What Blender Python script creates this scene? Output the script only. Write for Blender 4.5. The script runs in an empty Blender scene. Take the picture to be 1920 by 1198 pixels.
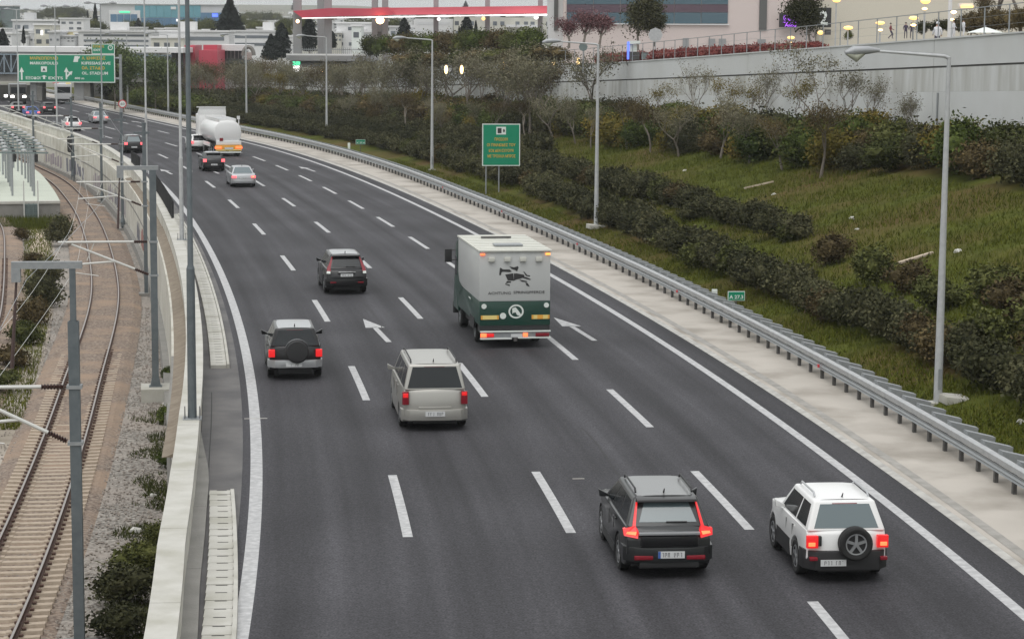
import bpy, bmesh, math, random
import numpy as np
from mathutils import Matrix, Vector
random.seed(7); np.random.seed(7)
C = bpy.context.scene.collection
SC = bpy.context.scene
# ---------------------------------------------------------------- camera
CAMH = 10.9
cd = bpy.data.cameras.new('camera'); cam = bpy.data.objects.new('camera', cd); C.objects.link(cam)
cd.sensor_width = 36.0; cd.lens = 4070 / 1920 * 36.0
cd.clip_start = 0.5; cd.clip_end = 12000
_r = math.radians(0.4); _p = math.atan((599 - (58 + 530 * math.tan(_r))) * math.cos(_r) / 4070)
cam.location = (0, 0, CAMH)
_fw = Vector((0, math.cos(_p), -math.sin(_p))); _rt = Vector((1, 0, 0)); _up = _rt.cross(_fw)
_rt2 = math.cos(_r) * _rt + math.sin(_r) * _up; _up2 = -math.sin(_r) * _rt + math.cos(_r) * _up
cam.rotation_euler = Matrix((_rt2, _up2, -_fw)).transposed().to_euler()
SC.camera = cam
# ---------------------------------------------------------------- world, sun, exposure
SUN_EL, SUN_AZ = 62, 200
w = bpy.data.worlds.new('World'); SC.world = w; w.use_nodes = True
nt = w.node_tree; nt.nodes.clear()
sky = nt.nodes.new('ShaderNodeTexSky'); sky.sky_type = 'NISHITA'; sky.sun_disc = False
sky.sun_elevation = math.radians(SUN_EL); sky.sun_rotation = math.radians(SUN_AZ)
hs = nt.nodes.new('ShaderNodeHueSaturation'); hs.inputs['Saturation'].default_value = 0.12
mx = nt.nodes.new('ShaderNodeMixRGB'); mx.inputs[0].default_value = 0.85
# overcast sky: brighter overhead than at the horizon (standard overcast distribution)
tcw = nt.nodes.new('ShaderNodeTexCoord'); sxw = nt.nodes.new('ShaderNodeSeparateXYZ'); nt.links.new(tcw.outputs['Generated'], sxw.inputs[0])
ov = nt.nodes.new('ShaderNodeMixRGB'); ov.inputs[1].default_value = (6.5, 6.75, 6.6, 1); ov.inputs[2].default_value = (14.0, 14.2, 14.5, 1)
ovm = nt.nodes.new('ShaderNodeMath'); ovm.operation = 'MAXIMUM'; ovm.inputs[1].default_value = 0; nt.links.new(sxw.outputs['Z'], ovm.inputs[0]); nt.links.new(ovm.outputs[0], ov.inputs[0]); nt.links.new(ov.outputs[0], mx.inputs[2])
bg = nt.nodes.new('ShaderNodeBackground'); bg.inputs[1].default_value = 0.1
wo = nt.nodes.new('ShaderNodeOutputWorld')
nt.links.new(sky.outputs[0], hs.inputs['Color']); nt.links.new(hs.outputs[0], mx.inputs[1])
nt.links.new(mx.outputs[0], bg.inputs[0]); nt.links.new(bg.outputs[0], wo.inputs[0])
sd = bpy.data.lights.new('sun', 'SUN'); sd.energy = 1.1; sd.angle = math.radians(45); sd.color = (1, .97, .93)
so_ = bpy.data.objects.new('sun', sd); C.objects.link(so_)
so_.rotation_euler = (math.radians(90 - SUN_EL), 0, math.radians(180 - SUN_AZ))
vs = SC.view_settings; vs.view_transform = 'Standard'; vs.look = 'None'; vs.exposure = 0.1; vs.gamma = 1.0; vs.use_curve_mapping = False
# ---------------------------------------------------------------- materials
def mat(name, col, rough=.7, metal=0, col2=None, scale=3.0, contrast=.5, bump=0, bscale=40, emit=None, es=0,
        coord='Object', spec=.5, col3=None, s3=.6, detail=6, stretch=None, rnd=0, coat=0):
    m = bpy.data.materials.new(name); m.use_nodes = True; n = m.node_tree; b = n.nodes['Principled BSDF']
    L = n.links.new
    b.inputs['Base Color'].default_value = (*col, 1); b.inputs['Roughness'].default_value = rough
    b.inputs['Metallic'].default_value = metal; b.inputs['Specular IOR Level'].default_value = spec
    b.inputs['Coat Weight'].default_value = coat; b.inputs['Coat Roughness'].default_value = .08
    tc = n.nodes.new('ShaderNodeTexCoord')
    if coord == 'World':
        g_ = n.nodes.new('ShaderNodeNewGeometry'); src = g_.outputs['Position']
    else: src = tc.outputs[coord]
    if stretch:
        mp = n.nodes.new('ShaderNodeMapping'); mp.inputs['Scale'].default_value = stretch; L(src, mp.inputs[0]); src = mp.outputs[0]
    last = None
    if col2:
        t = n.nodes.new('ShaderNodeTexNoise'); t.inputs['Scale'].default_value = scale; t.inputs['Detail'].default_value = detail
        L(src, t.inputs['Vector'])
        r = n.nodes.new('ShaderNodeValToRGB'); r.color_ramp.elements[0].position = .5 - contrast / 2; r.color_ramp.elements[1].position = .5 + contrast / 2
        r.color_ramp.elements[0].color = (*col, 1); r.color_ramp.elements[1].color = (*col2, 1)
        L(t.outputs['Fac'], r.inputs[0]); last = r.outputs[0]
    if col3:
        t = n.nodes.new('ShaderNodeTexNoise'); t.inputs['Scale'].default_value = s3; t.inputs['Detail'].default_value = 5
        L(src, t.inputs['Vector'])
        r = n.nodes.new('ShaderNodeValToRGB'); r.color_ramp.elements[0].position = .45; r.color_ramp.elements[1].position = .68
        r.color_ramp.elements[0].color = (0, 0, 0, 1); r.color_ramp.elements[1].color = (1, 1, 1, 1)
        L(t.outputs['Fac'], r.inputs[0])
        x = n.nodes.new('ShaderNodeMixRGB'); x.inputs[2].default_value = (*col3, 1); L(r.outputs[0], x.inputs[0])
        if last: L(last, x.inputs[1])
        else: x.inputs[1].default_value = (*col, 1)
        last = x.outputs[0]
    if rnd:
        oi = n.nodes.new('ShaderNodeObjectInfo'); mr = n.nodes.new('ShaderNodeMapRange'); mr.inputs[3].default_value = 1 - rnd; mr.inputs[4].default_value = 1 + rnd
        L(oi.outputs['Random'], mr.inputs[0])
        h = n.nodes.new('ShaderNodeHueSaturation')
        if last: L(last, h.inputs['Color'])
        else: h.inputs['Color'].default_value = (*col, 1)
        L(mr.outputs[0], h.inputs['Value']); last = h.outputs[0]
    if last: L(last, b.inputs['Base Color'])
    if bump:
        t = n.nodes.new('ShaderNodeTexNoise'); t.inputs['Scale'].default_value = bscale; t.inputs['Detail'].default_value = 4
        L(src, t.inputs['Vector'])
        bp = n.nodes.new('ShaderNodeBump'); bp.inputs['Strength'].default_value = bump; bp.inputs['Distance'].default_value = .05
        L(t.outputs['Fac'], bp.inputs['Height']); L(bp.outputs[0], b.inputs['Normal'])
    if emit:
        b.inputs['Emission Color'].default_value = (*emit, 1); b.inputs['Emission Strength'].default_value = es
    return m
def leafmat(name, c1, c2, c3, rough=.75):
    m = bpy.data.materials.new(name); m.use_nodes = True; n = m.node_tree; b = n.nodes['Principled BSDF']; L = n.links.new
    b.inputs['Roughness'].default_value = rough; b.inputs['Specular IOR Level'].default_value = .06
    g_ = n.nodes.new('ShaderNodeNewGeometry'); oi = n.nodes.new('ShaderNodeObjectInfo')
    r = n.nodes.new('ShaderNodeValToRGB'); e = r.color_ramp.elements
    e[0].color = (*c1, 1); e[1].color = (*c3, 1); k = e.new(.55); k.color = (*c2, 1)
    ad = n.nodes.new('ShaderNodeMath'); ad.operation = 'MULTIPLY_ADD'; ad.inputs[1].default_value = .6
    m2 = n.nodes.new('ShaderNodeMath'); m2.operation = 'MULTIPLY'; m2.inputs[1].default_value = .4
    L(oi.outputs['Random'], m2.inputs[0]); L(g_.outputs['Random Per Island'], ad.inputs[0]); L(m2.outputs[0], ad.inputs[2])
    L(ad.outputs[0], r.inputs[0]); L(r.outputs[0], b.inputs['Base Color'])
    return m
A = {}
def asphalt():
    m = bpy.data.materials.new('asphalt'); m.use_nodes = True; n = m.node_tree; b = n.nodes['Principled BSDF']; L = n.links.new
    b.inputs['Roughness'].default_value = .75; b.inputs['Specular IOR Level'].default_value = .22
    tc = n.nodes.new('ShaderNodeTexCoord'); ge = n.nodes.new('ShaderNodeNewGeometry')
    def noise(src, sc, det=5, st=None):
        if st:
            mp = n.nodes.new('ShaderNodeMapping'); mp.inputs['Scale'].default_value = st; L(src, mp.inputs[0]); src = mp.outputs[0]
        t = n.nodes.new('ShaderNodeTexNoise'); t.inputs['Scale'].default_value = sc; t.inputs['Detail'].default_value = det; L(src, t.inputs['Vector']); return t.outputs['Fac']
    def mul(a, lo, hi, p0=.3, p1=.7):
        r = n.nodes.new('ShaderNodeMapRange'); r.inputs[1].default_value = p0; r.inputs[2].default_value = p1
        r.inputs[3].default_value = lo; r.inputs[4].default_value = hi; L(a, r.inputs[0]); return r.outputs[0]
    P = ge.outputs['Position']; UV = tc.outputs['UV']
    f1 = mul(noise(P, 22, 3), .45, 1.6)
    f1b = mul(noise(P, 7, 3), .78, 1.22)
    f2 = mul(noise(P, .16, 5), .80, 1.2)
    f3 = mul(noise(UV, 1.0, 5, (.03, 1.6, 1)), .70, 1.30)      # long streaks in the driving direction
    sx = n.nodes.new('ShaderNodeSeparateXYZ'); L(UV, sx.inputs[0])
    # wheel tracks: two polished, slightly darker bands in each lane
    mth = n.nodes.new('ShaderNodeMath'); mth.operation = 'MULTIPLY'; mth.inputs[1].default_value = 2 * math.pi / 1.85; L(sx.outputs['Y'], mth.inputs[0])
    sn = n.nodes.new('ShaderNodeMath'); sn.operation = 'COSINE'; L(mth.outputs[0], sn.inputs[0])
    f4 = mul(sn.outputs[0], .85, 1.12, -1, 1)
    out = f1
    for f in (f1b, f2, f3, f4):
        k = n.nodes.new('ShaderNodeMath'); k.operation = 'MULTIPLY'; L(out, k.inputs[0]); L(f, k.inputs[1]); out = k.outputs[0]
    cb = n.nodes.new('ShaderNodeVectorMath'); cb.operation = 'SCALE'; cb.inputs[0].default_value = (.043, .0420, .0465); L(out, cb.inputs['Scale'])
    L(cb.outputs[0], b.inputs['Base Color'])
    bp = n.nodes.new('ShaderNodeBump'); bp.inputs['Strength'].default_value = .35; bp.inputs['Distance'].default_value = .01
    L(noise(P, 60, 2), bp.inputs['Height']); L(bp.outputs[0], b.inputs['Normal'])
    return m
A['asphalt'] = asphalt()
A['apron'] = mat('apron_asphalt', (.105, .10, .1), .9, col2=(.15, .145, .14), scale=1.2, bump=.3, bscale=30, coord='World', col3=(.08, .078, .08), s3=.5)
A['paint'] = mat('road_paint', (.50, .50, .50), .75, col2=(.36, .36, .36), scale=7, contrast=.35, coord='World', col3=(.33, .33, .335), s3=5)
A['worn'] = mat('worn_paint', (.44, .43, .40), .8, col2=(.31, .30, .28), scale=3, contrast=.3, coord='World')
A['shoulder'] = mat('shoulder_concrete', (.44, .405, .36), .9, col2=(.375, .345, .305), scale=.5, contrast=.5, bump=.2, bscale=25, coord='World', col3=(.26, .235, .20), s3=.4)
A['gutter'] = mat('gutter_concrete', (.23, .22, .20), .9, col2=(.33, .315, .29), scale=2.5, contrast=.4, coord='World')
A['concrete'] = mat('concrete', (.50, .485, .43), .9, col2=(.58, .565, .505), scale=1.1, bump=.25, bscale=18, coord='World', col3=(.40, .375, .315), s3=.6)
A['cap'] = mat('cap_concrete', (.50, .49, .45), .85, col2=(.42, .41, .37), scale=2, bump=.15, bscale=20, coord='World', col3=(.36, .35, .30), s3=.9)
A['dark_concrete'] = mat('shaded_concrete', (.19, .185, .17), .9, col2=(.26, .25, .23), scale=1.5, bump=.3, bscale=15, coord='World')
A['brownrock'] = mat('soil_strip', (.16, .125, .09), .95, col2=(.26, .22, .17), scale=3, bump=.6, bscale=9, coord='World')
A['wallc'] = mat('wall_concrete', (.62, .635, .63), .9, col2=(.56, .57, .565), scale=.35, bump=.12, bscale=12, coord='World', col3=(.52, .525, .505), s3=.12)
A['stain'] = mat('stained_concrete', (.60, .61, .60), .92, col2=(.44, .44, .41), scale=1.0, contrast=.30, coord='World', stretch=(1.3, 1.3, .22), detail=8)
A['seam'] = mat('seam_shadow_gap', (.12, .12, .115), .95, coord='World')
A['ballast'] = mat('ballast', (.075, .066, .057), .95, col2=(.38, .35, .31), scale=9, contrast=.36, bump=1.0, bscale=11, coord='World', col3=(.31, .27, .235), s3=.35)
A['dust'] = mat('rusty_ballast', (.09, .06, .045), .95, col2=(.31, .25, .20), scale=9, contrast=.36, bump=1.0, bscale=12, coord='World', col3=(.29, .21, .15), s3=.5)
A['stone'] = mat('stone', (.33, .29, .25), .95, col2=(.19, .165, .145), scale=4, coord='World')
A['white_stone'] = mat('pale_rock', (.55, .54, .5), .9, col2=(.42, .41, .37), scale=8)
A['sleeper'] = mat('sleeper_concrete', (.44, .365, .285), .9, col2=(.33, .265, .20), scale=5, bump=.3, bscale=20, coord='World')
A['rust'] = mat('rail_rust', (.055, .028, .02), .8, col2=(.10, .05, .033), scale=10, coord='World')
A['steel'] = mat('rail_steel', (.34, .31, .29), .45, metal=.6)
A['galv'] = mat('galvanised_steel', (.33, .345, .35), .5, metal=.35, col2=(.26, .275, .285), scale=9)
A['galvlight'] = mat('light_galvanised', (.50, .51, .51), .5, metal=.2, col2=(.40, .41, .415), scale=6, coord='World')
A['mast'] = mat('mast_steel', (.105, .125, .135), .6, metal=.3, col2=(.15, .17, .18), scale=5)
A['tube'] = mat('pale_tube', (.56, .56, .53), .5, metal=.2)
A['insul'] = mat('insulator', (.045, .022, .018), .4)
A['railmetal'] = mat('guardrail_steel', (.44, .45, .45), .5, metal=.3, col2=(.34, .35, .355), scale=4, coord='World')
A['darkmetal'] = mat('dark_steel', (.075, .072, .07), .7, metal=.2, col2=(.11, .105, .10), scale=8)
A['soil'] = mat('slope_soil', (.042, .050, .010), .95, spec=.05, col2=(.088, .100, .018), scale=1.3, contrast=.5, bump=.7, bscale=7, coord='World', col3=(.105, .070, .032), s3=.13)
A['railsoil'] = mat('track_verge', (.30, .26, .21), .95, col2=(.20, .17, .13), scale=1.2, bump=.6, bscale=14, coord='World', col3=(.40, .36, .31), s3=.25)
A['sand'] = mat('sandy_path', (.56, .47, .38), .95, col2=(.44, .36, .28), scale=1.4, coord='World')
A['plaza'] = mat('platform_paving', (.50, .53, .45), .85, col2=(.44, .47, .40), scale=.5, coord='World')
A['paving'] = mat('street_paving', (.30, .29, .28), .9, col2=(.24, .235, .23), scale=.4, coord='World')
A['land'] = mat('far_land', (.13, .135, .10), .95, col2=(.21, .20, .17), scale=.02, coord='World')
A['hedge'] = leafmat('hedge_leaf', (.018, .021, .010), (.056, .057, .028), (.125, .118, .062))
A['hedge2'] = leafmat('olive_leaf', (.022, .029, .010), (.066, .074, .024), (.14, .145, .048))
A['brown'] = leafmat('brown_leaf', (.035, .026, .014), (.085, .066, .032), (.16, .12, .055))
A['green'] = leafmat('green_leaf', (.022, .034, .010), (.058, .078, .020), (.125, .155, .038))
A['yellow'] = leafmat('yellowing_leaf', (.075, .068, .016), (.155, .125, .028), (.23, .17, .045))
A['dgreen'] = leafmat('cypress_leaf', (.007, .010, .009), (.014, .019, .015), (.026, .033, .024))
A['redleaf'] = leafmat('red_leaf', (.11, .03, .03), (.22, .065, .06), (.30, .11, .09))
A['bgreen'] = leafmat('fresh_green_leaf', (.045, .062, .026), (.095, .125, .050), (.17, .20, .085))
A['purpleleaf'] = leafmat('purple_leaf', (.09, .045, .05), (.18, .09, .095), (.27, .15, .15))
A['grass'] = leafmat('grass_blade', (.034, .044, .006), (.086, .100, .013), (.160, .150, .036))
A['bark'] = mat('bark', (.13, .11, .09), .9, col2=(.21, .185, .155), scale=12)
A['grey_green'] = leafmat('grey_green_leaf', (.07, .068, .042), (.165, .155, .098), (.27, .25, .17))
def paint(name, c, rough=.28, metal=.25): return mat(name, c, rough, metal, coat=.25)
A['black'] = paint('black_paint', (.010, .010, .011)); A['dgrey'] = paint('dark_grey_paint', (.030, .032, .033), .3, .4)
A['white'] = paint('white_paint', (.74, .74, .73), .35, 0); A['roof_sheen'] = paint('roof_sky_sheen', (.24, .245, .245), .35, .3); A['silver'] = paint('silver_paint', (.40, .39, .36), .33, .5)  # grey roof colour imitates sky reflected in the dark SUV's roof
A['silver2'] = paint('pale_silver_paint', (.45, .46, .47), .3, .55)
A['glass'] = mat('tinted_glass', (.012, .015, .017), .12, spec=.5)
A['glass2'] = mat('pale_reflecting_glass', (.10, .135, .145), .14, spec=1.0)
A['plastic'] = mat('black_plastic', (.022, .022, .023), .6)
A['rubber'] = mat('rubber', (.016, .016, .016), .85)
A['rim'] = mat('alloy', (.42, .43, .44), .35, metal=.7)
A['lampred'] = mat('lit_tail_lamp', (.40, .008, .012), .2, emit=(1, .03, .03), es=.55)
A['lamphot'] = mat('lit_brake_lamp', (.8, .1, .05), .25, emit=(1, .16, .05), es=2.0)
A['lampdull'] = mat('unlit_tail_lamp', (.22, .012, .022), .25)
A['lamppink'] = mat('lit_far_tail_lamp', (.6, .1, .1), .3, emit=(1, .12, .14), es=1.7)
A['amber'] = mat('lit_amber_lamp', (.8, .25, .05), .3, emit=(1, .32, .06), es=2.2)
A['headlamp'] = mat('lit_headlamp', (1, 1, .95), .2, emit=(1, .97, .92), es=14)
A['orangeboard'] = mat('orange_board', (.75, .36, .05), .5)
A['yellowboard'] = mat('yellow_board', (.78, .62, .22), .5)
A['plate'] = mat('number_plate', (.60, .61, .61), .5)
A['platemark'] = mat('plate_print', (.10, .10, .11), .6)
A['blue'] = mat('blue_paint', (.05, .12, .38), .4)
A['chrome'] = mat('chrome', (.75, .75, .75), .2, metal=.9)
A['tgreen'] = paint('dark_green_paint', (.012, .050, .036), .35, 0); A['tgrey'] = paint('pale_grey_panel', (.48, .49, .48), .45, 0)
A['troof'] = mat('truck_roof', (.60, .60, .54), .5, col2=(.52, .52, .47), scale=2)
A['sgreen'] = mat('sign_green', (.0, .215, .11), .5, col2=(.0, .24, .125), scale=1)
A['swhite'] = mat('sign_white', (.70, .74, .70), .5); A['syellow'] = mat('sign_yellow', (.62, .40, .06), .5)
A['sdark'] = mat('sign_black', (.03, .03, .03), .6); A['sred'] = mat('sign_red', (.55, .04, .05), .5)
A['signback'] = mat('sign_back', (.25, .26, .26), .6, metal=.3)
A['redpaint'] = mat('red_cladding', (.46, .05, .085), .45, col2=(.52, .075, .11), scale=.3)
A['pinkred'] = mat('red_canopy_skin', (.56, .085, .115), .4, col2=(.62, .12, .15), scale=.2)
A['pylon'] = mat('pylon_concrete', (.26, .265, .265), .8, col2=(.31, .315, .315), scale=.6)
A['pink'] = mat('pink_render', (.58, .50, .475), .85, col2=(.62, .535, .50), scale=.15, coord='World')
A['cream'] = mat('lamplit_pink_render', (.57, .53, .44), .85, col2=(.61, .565, .47), scale=.15, coord='World')  # cream tone is the pink wall with warm lamplight put into its colour
A['bwhite'] = mat('white_render', (.70, .70, .70), .85, col2=(.62, .62, .615), scale=.3, rnd=.12)
A['bgrey'] = mat('grey_render', (.54, .545, .55), .85, col2=(.47, .475, .48), scale=.3, rnd=.15)
A['bcream'] = mat('pale_cream_render', (.64, .63, .56), .85, col2=(.47, .455, .40), scale=.3, rnd=.1)
A['yellowwall'] = mat('yellow_render', (.66, .58, .33), .8)
A['wdark'] = mat('window_glass', (.12, .135, .15), .3, spec=.6, rnd=.35)
A['teal'] = mat('teal_curtain_wall', (.07, .25, .31), .4, col2=(.11, .31, .37), scale=.12, spec=.8)
A['blueglass'] = mat('dark_blue_glass', (.04, .12, .22), .4, col2=(.06, .17, .29), scale=.2, spec=.8)
A['facade'] = mat('mirror_facade', (.035, .10, .135), .35, col2=(.07, .12, .15), scale=.12, spec=.8, stretch=(.3, 1, 3), coord='World')
A['facade2'] = mat('mirror_facade_plum', (.10, .065, .085), .3, spec=.6)
A['tealsteel'] = mat('teal_steel', (.12, .16, .16), .6, col2=(.17, .21, .205), scale=3)
A['truss'] = mat('blue_grey_steel', (.22, .27, .31), .5); A['trussglass'] = mat('bridge_glazing', (.085, .105, .12), .3, spec=.7)
A['lampglow'] = mat('lit_street_lamp', (1, .75, .35), .4, emit=(1, .55, .12), es=1.5)
A['bollard'] = mat('lit_bollard', (1, .7, .3), .4, emit=(1, .70, .30), es=3.5)
A['strip'] = mat('lit_strip', (1, 1, 1), .4, emit=(1, .97, .93), es=1.6)
A['halogen'] = mat('lit_floodlight', (1, .6, .3), .4, emit=(1, .6, .28), es=9)
A['purple'] = mat('lit_purple_text', (.4, .1, .8), .4, emit=(.42, .10, .9), es=1.4)
A['blueled'] = mat('lit_blue_sign', (.1, .15, .9), .4, emit=(.08, .16, 1), es=1.5)
A['greenled'] = mat('lit_green_sign', (.1, .8, .4), .4, emit=(.08, .75, .4), es=.8)
A['skin'] = mat('skin', (.42, .25, .18), .6); A['clothw'] = mat('white_cloth', (.66, .66, .68), .8); A['clothd'] = mat('dark_cloth', (.06, .05, .08), .85)
A['clothr'] = mat('dark_red_cloth', (.20, .05, .06), .85); A['hair'] = mat('hair', (.03, .02, .015), .7)
A['lampcase'] = mat('lamp_head', (.34, .35, .36), .5, metal=.3); A['lens'] = mat('lamp_lens', (.32, .33, .26), .25)
A['graffiti'] = mat('graffiti_dark', (.10, .10, .13), .8, col2=(.22, .22, .25), scale=4); A['graffiti2'] = mat('graffiti_mauve', (.34, .29, .30), .85, col2=(.22, .20, .23), scale=3, contrast=.3)
A['graffiti3'] = mat('graffiti_red', (.36, .12, .11), .85, col2=(.30, .22, .2), scale=5, contrast=.3)
A['crack'] = mat('tar_line', (.03, .03, .03), .8)
# ---------------------------------------------------------------- mesh helpers
class MB:
    def __init__(s): s.v = []; s.f = []; s.m = []
    def add(s, vs_, fs, m=0, M=None):
        k = len(s.v)
        for p in vs_: s.v.append(tuple(M @ Vector(p)) if M is not None else tuple(p))
        for f in fs: s.f.append(tuple(i + k for i in f)); s.m.append(m)
        return s
    def box(s, x0, x1, y0, y1, z0, z1, m=0, M=None):
        return s.add([(x0, y0, z0), (x1, y0, z0), (x1, y1, z0), (x0, y1, z0), (x0, y0, z1), (x1, y0, z1), (x1, y1, z1), (x0, y1, z1)],
                     [(0, 3, 2, 1), (4, 5, 6, 7), (0, 1, 5, 4), (1, 2, 6, 5), (2, 3, 7, 6), (3, 0, 4, 7)], m, M)
    def hexa(s, b, t, m=0, M=None):   # two quads, bottom and top
        return s.add(list(b) + list(t), [(3, 2, 1, 0), (4, 5, 6, 7), (0, 1, 5, 4), (1, 2, 6, 5), (2, 3, 7, 6), (3, 0, 4, 7)], m, M)
    def tube(s, pts, r, n=8, m=0, caps=True):
        pts = [Vector(p) for p in pts]; rr = r if isinstance(r, (list, tuple)) else [r] * len(pts)
        vs_, fs = [], []
        u = None
        for i, p in enumerate(pts):
            d = (pts[min(i + 1, len(pts) - 1)] - pts[max(i - 1, 0)])
            if d.length < 1e-9: d = Vector((0, 0, 1))
            d.normalize()
            if u is None: u = d.cross(Vector((0, 0, 1)) if abs(d.z) < .9 else Vector((1, 0, 0)))
            else: u = u - d * u.dot(d)
            u.normalize()
            v2 = d.cross(u)
            for k in range(n):
                a = 2 * math.pi * k / n; vs_.append(p + (u * math.cos(a) + v2 * math.sin(a)) * rr[i])
        for i in range(len(pts) - 1):
            for k in range(n): fs.append((i * n + k, i * n + (k + 1) % n, (i + 1) * n + (k + 1) % n, (i + 1) * n + k))
        if caps: fs.append(tuple(range(n))[::-1]); fs.append(tuple((len(pts) - 1) * n + k for k in range(n)))
        return s.add(vs_, fs, m)
    def mesh(s, name, mats):
        me = bpy.data.meshes.new(name); me.from_pydata(s.v, [], s.f)
        for x in (mats if isinstance(mats, (list, tuple)) else [mats]): me.materials.append(A[x] if isinstance(x, str) else x)
        me.polygons.foreach_set('material_index', s.m); me.update()
        return me
    def build(s, name, mats, parent=None, smooth=False, bevel=0, bseg=2, **k):
        me = s.mesh(name, mats)
        if bevel or smooth:
            bm = bmesh.new(); bm.from_mesh(me)
            bmesh.ops.remove_doubles(bm, verts=bm.verts, dist=1e-5); bmesh.ops.recalc_face_normals(bm, faces=bm.faces)
            if bevel:
                es = [e for e in bm.edges if len(e.link_faces) == 2 and e.calc_face_angle(0) > .35]
                bmesh.ops.bevel(bm, geom=es, offset=bevel, segments=bseg, affect='EDGES', profile=.6, clamp_overlap=True)
            bm.to_mesh(me); bm.free()
        if smooth or bevel:
            me.polygons.foreach_set('use_smooth', [True] * len(me.polygons))
            try: me.set_sharp_from_angle(angle=math.radians(38))
            except Exception: pass
        return link(name, me, parent, **k)
def link(name, data, parent=None, loc=None, rot=None, kind=None, label=None, cat=None, group=None, M=None):
    o = bpy.data.objects.new(name, data); C.objects.link(o)
    if parent: o.parent = parent
    if loc is not None: o.location = loc
    if rot is not None: o.rotation_euler = rot
    if M is not None: o.matrix_local = M
    tag(o, label, cat, group, kind)
    return o
def tag(o, label=None, cat=None, group=None, kind=None):
    if label: o['label'] = label
    if cat: o['category'] = cat
    if group: o['group'] = group
    if kind: o['kind'] = kind
    return o
def thing(name, label, cat, loc=(0, 0, 0), rz=0, group=None):
    o = bpy.data.objects.new(name, None); C.objects.link(o); o.location = loc; o.rotation_euler = (0, 0, rz); o.empty_display_size = .3
    return tag(o, label, cat, group)
def dup(root, loc=None, rz=None, label=None, group=None, scale=None):
    r = root.copy(); C.objects.link(r)
    if loc is not None: r.location = loc
    if rz is not None: r.rotation_euler = (0, 0, rz)
    if scale is not None: r.scale = scale
    if label: r['label'] = label
    if group: r['group'] = group
    for ch in list(root.children):
        c = ch.copy(); C.objects.link(c); c.parent = r
        for g_ in list(ch.children):
            d = g_.copy(); C.objects.link(d); d.parent = c
    return r
def text_mesh(body, size, m, depth=.006, spacing=1.0, sx=1.0, bold=0):
    cu = bpy.data.curves.new('lettering', 'FONT'); cu.body = body; cu.size = size; cu.extrude = depth; cu.space_character = spacing
    cu.offset = bold; cu.align_x = 'LEFT'; cu.resolution_u = 2
    o = bpy.data.objects.new('lettering', cu); C.objects.link(o)
    bpy.context.view_layer.update()
    me = bpy.data.meshes.new_from_object(o.evaluated_get(bpy.context.evaluated_depsgraph_get()))
    bpy.data.objects.remove(o); bpy.data.curves.remove(cu)
    me.name = 'lettering'; me.materials.clear(); me.materials.append(A[m])
    if sx != 1.0: me.transform(Matrix.Diagonal((sx, 1, 1, 1)))
    return me
def put_text(body, size, m, parent, x, y, z, name='lettering', width=None, **k):
    """text standing upright, facing -y (towards a viewer who looks along +y); x = left edge, z = baseline"""
    me = text_mesh(body, size, m, **k)
    xs = [v.co.x for v in me.vertices]
    if width and xs:
        me.transform(Matrix.Diagonal((width / (max(xs) - min(xs)), 1, 1, 1)))
    me.transform(Matrix.Rotation(math.pi / 2, 4, 'X')); me.transform(Matrix.Translation((x, y, z)))
    return link(name, me, parent)
# ---------------------------------------------------------------- the road's path: everything along it is placed by (distance, offset)
DS = .5
_s = np.arange(-60, 1400) * DS
def _kap(a):
    b = np.clip(a, 0, 185); k = .00377 - .00568 * b / 100 + .00267 * b * b / 1e4
    k = np.where(a > 185, .0021, k); return np.where(a > 205, 0.0, k)
_h = np.cumsum(_kap(_s)) * DS; _i0 = int(np.argmin(abs(_s))); _h = _h - _h[_i0] + .01516
_X = np.cumsum(-np.sin(_h)) * DS; _Y = np.cumsum(np.cos(_h)) * DS
_X = _X - _X[_i0] + 6.95779; _Y = _Y - _Y[_i0] + 20
def HD(s): return float(np.interp(s, _s, _h))
def W(s, o, z=0.0):
    h = HD(s); return (float(np.interp(s, _s, _X)) + o * math.cos(h), float(np.interp(s, _s, _Y)) + o * math.sin(h), z)
def near(x, y):
    i = int(np.argmin((_X - x) ** 2 + (_Y - y) ** 2)); return float(_s[i]), float((x - _X[i]) * math.cos(_h[i]) + (y - _Y[i]) * math.sin(_h[i]))
def WS(s): return float(np.interp(s, [0, 76, 120, 157, 209, 266, 340, 400], [26.5, 26.5, 26.8, 28, 30, 33, 36, 38]))
def HS(s): return float(np.interp(s, [0, 76, 140, 209, 266, 340, 420], [6.2, 5.5, 4.1, 2.5, 1.0, .6, .5]))
def SEAM(s): return float(np.interp(s, [-20, 76, 266, 400], [12.8, 9.7, 3.4, 1.6]))
def TOP(s): return SEAM(s) + 1.5
def G(s, o):
    if o < 8.0: return 0.0
    t = min((o - 8.0) / (WS(s) - 8.0), 1.0); return HS(s) * t + .04
def path_strip(name, cols, s0, s1, ds, m, parent=None, kind='structure', zf=None, **k):
    """cols: list of (offset, z) or callables of s"""
    n = int(round((s1 - s0) / ds)) + 1; vs_, fs, uv = [], [], []
    for i in range(n):
        s = s0 + (s1 - s0) * i / (n - 1)
        for c in cols:
            o = c[0](s) if callable(c[0]) else c[0]; z = c[1](s) if callable(c[1]) else c[1]
            vs_.append(W(s, o, z)); uv.append((s, o))
    nc = len(cols)
    for i in range(n - 1):
        for j in range(nc - 1): fs.append((i * nc + j, i * nc + j + 1, (i + 1) * nc + j + 1, (i + 1) * nc + j))
    me = bpy.data.meshes.new(name); me.from_pydata(vs_, [], fs); me.materials.append(A[m])
    ul = me.uv_layers.new(name='UVMap'); idx = np.zeros(len(me.loops), dtype=np.int32); me.loops.foreach_get('vertex_index', idx)
    ul.data.foreach_set('uv', np.array(uv, dtype=np.float32)[idx].ravel())
    return link(name, me, parent, kind=kind if parent is None else None, **k)
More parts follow.
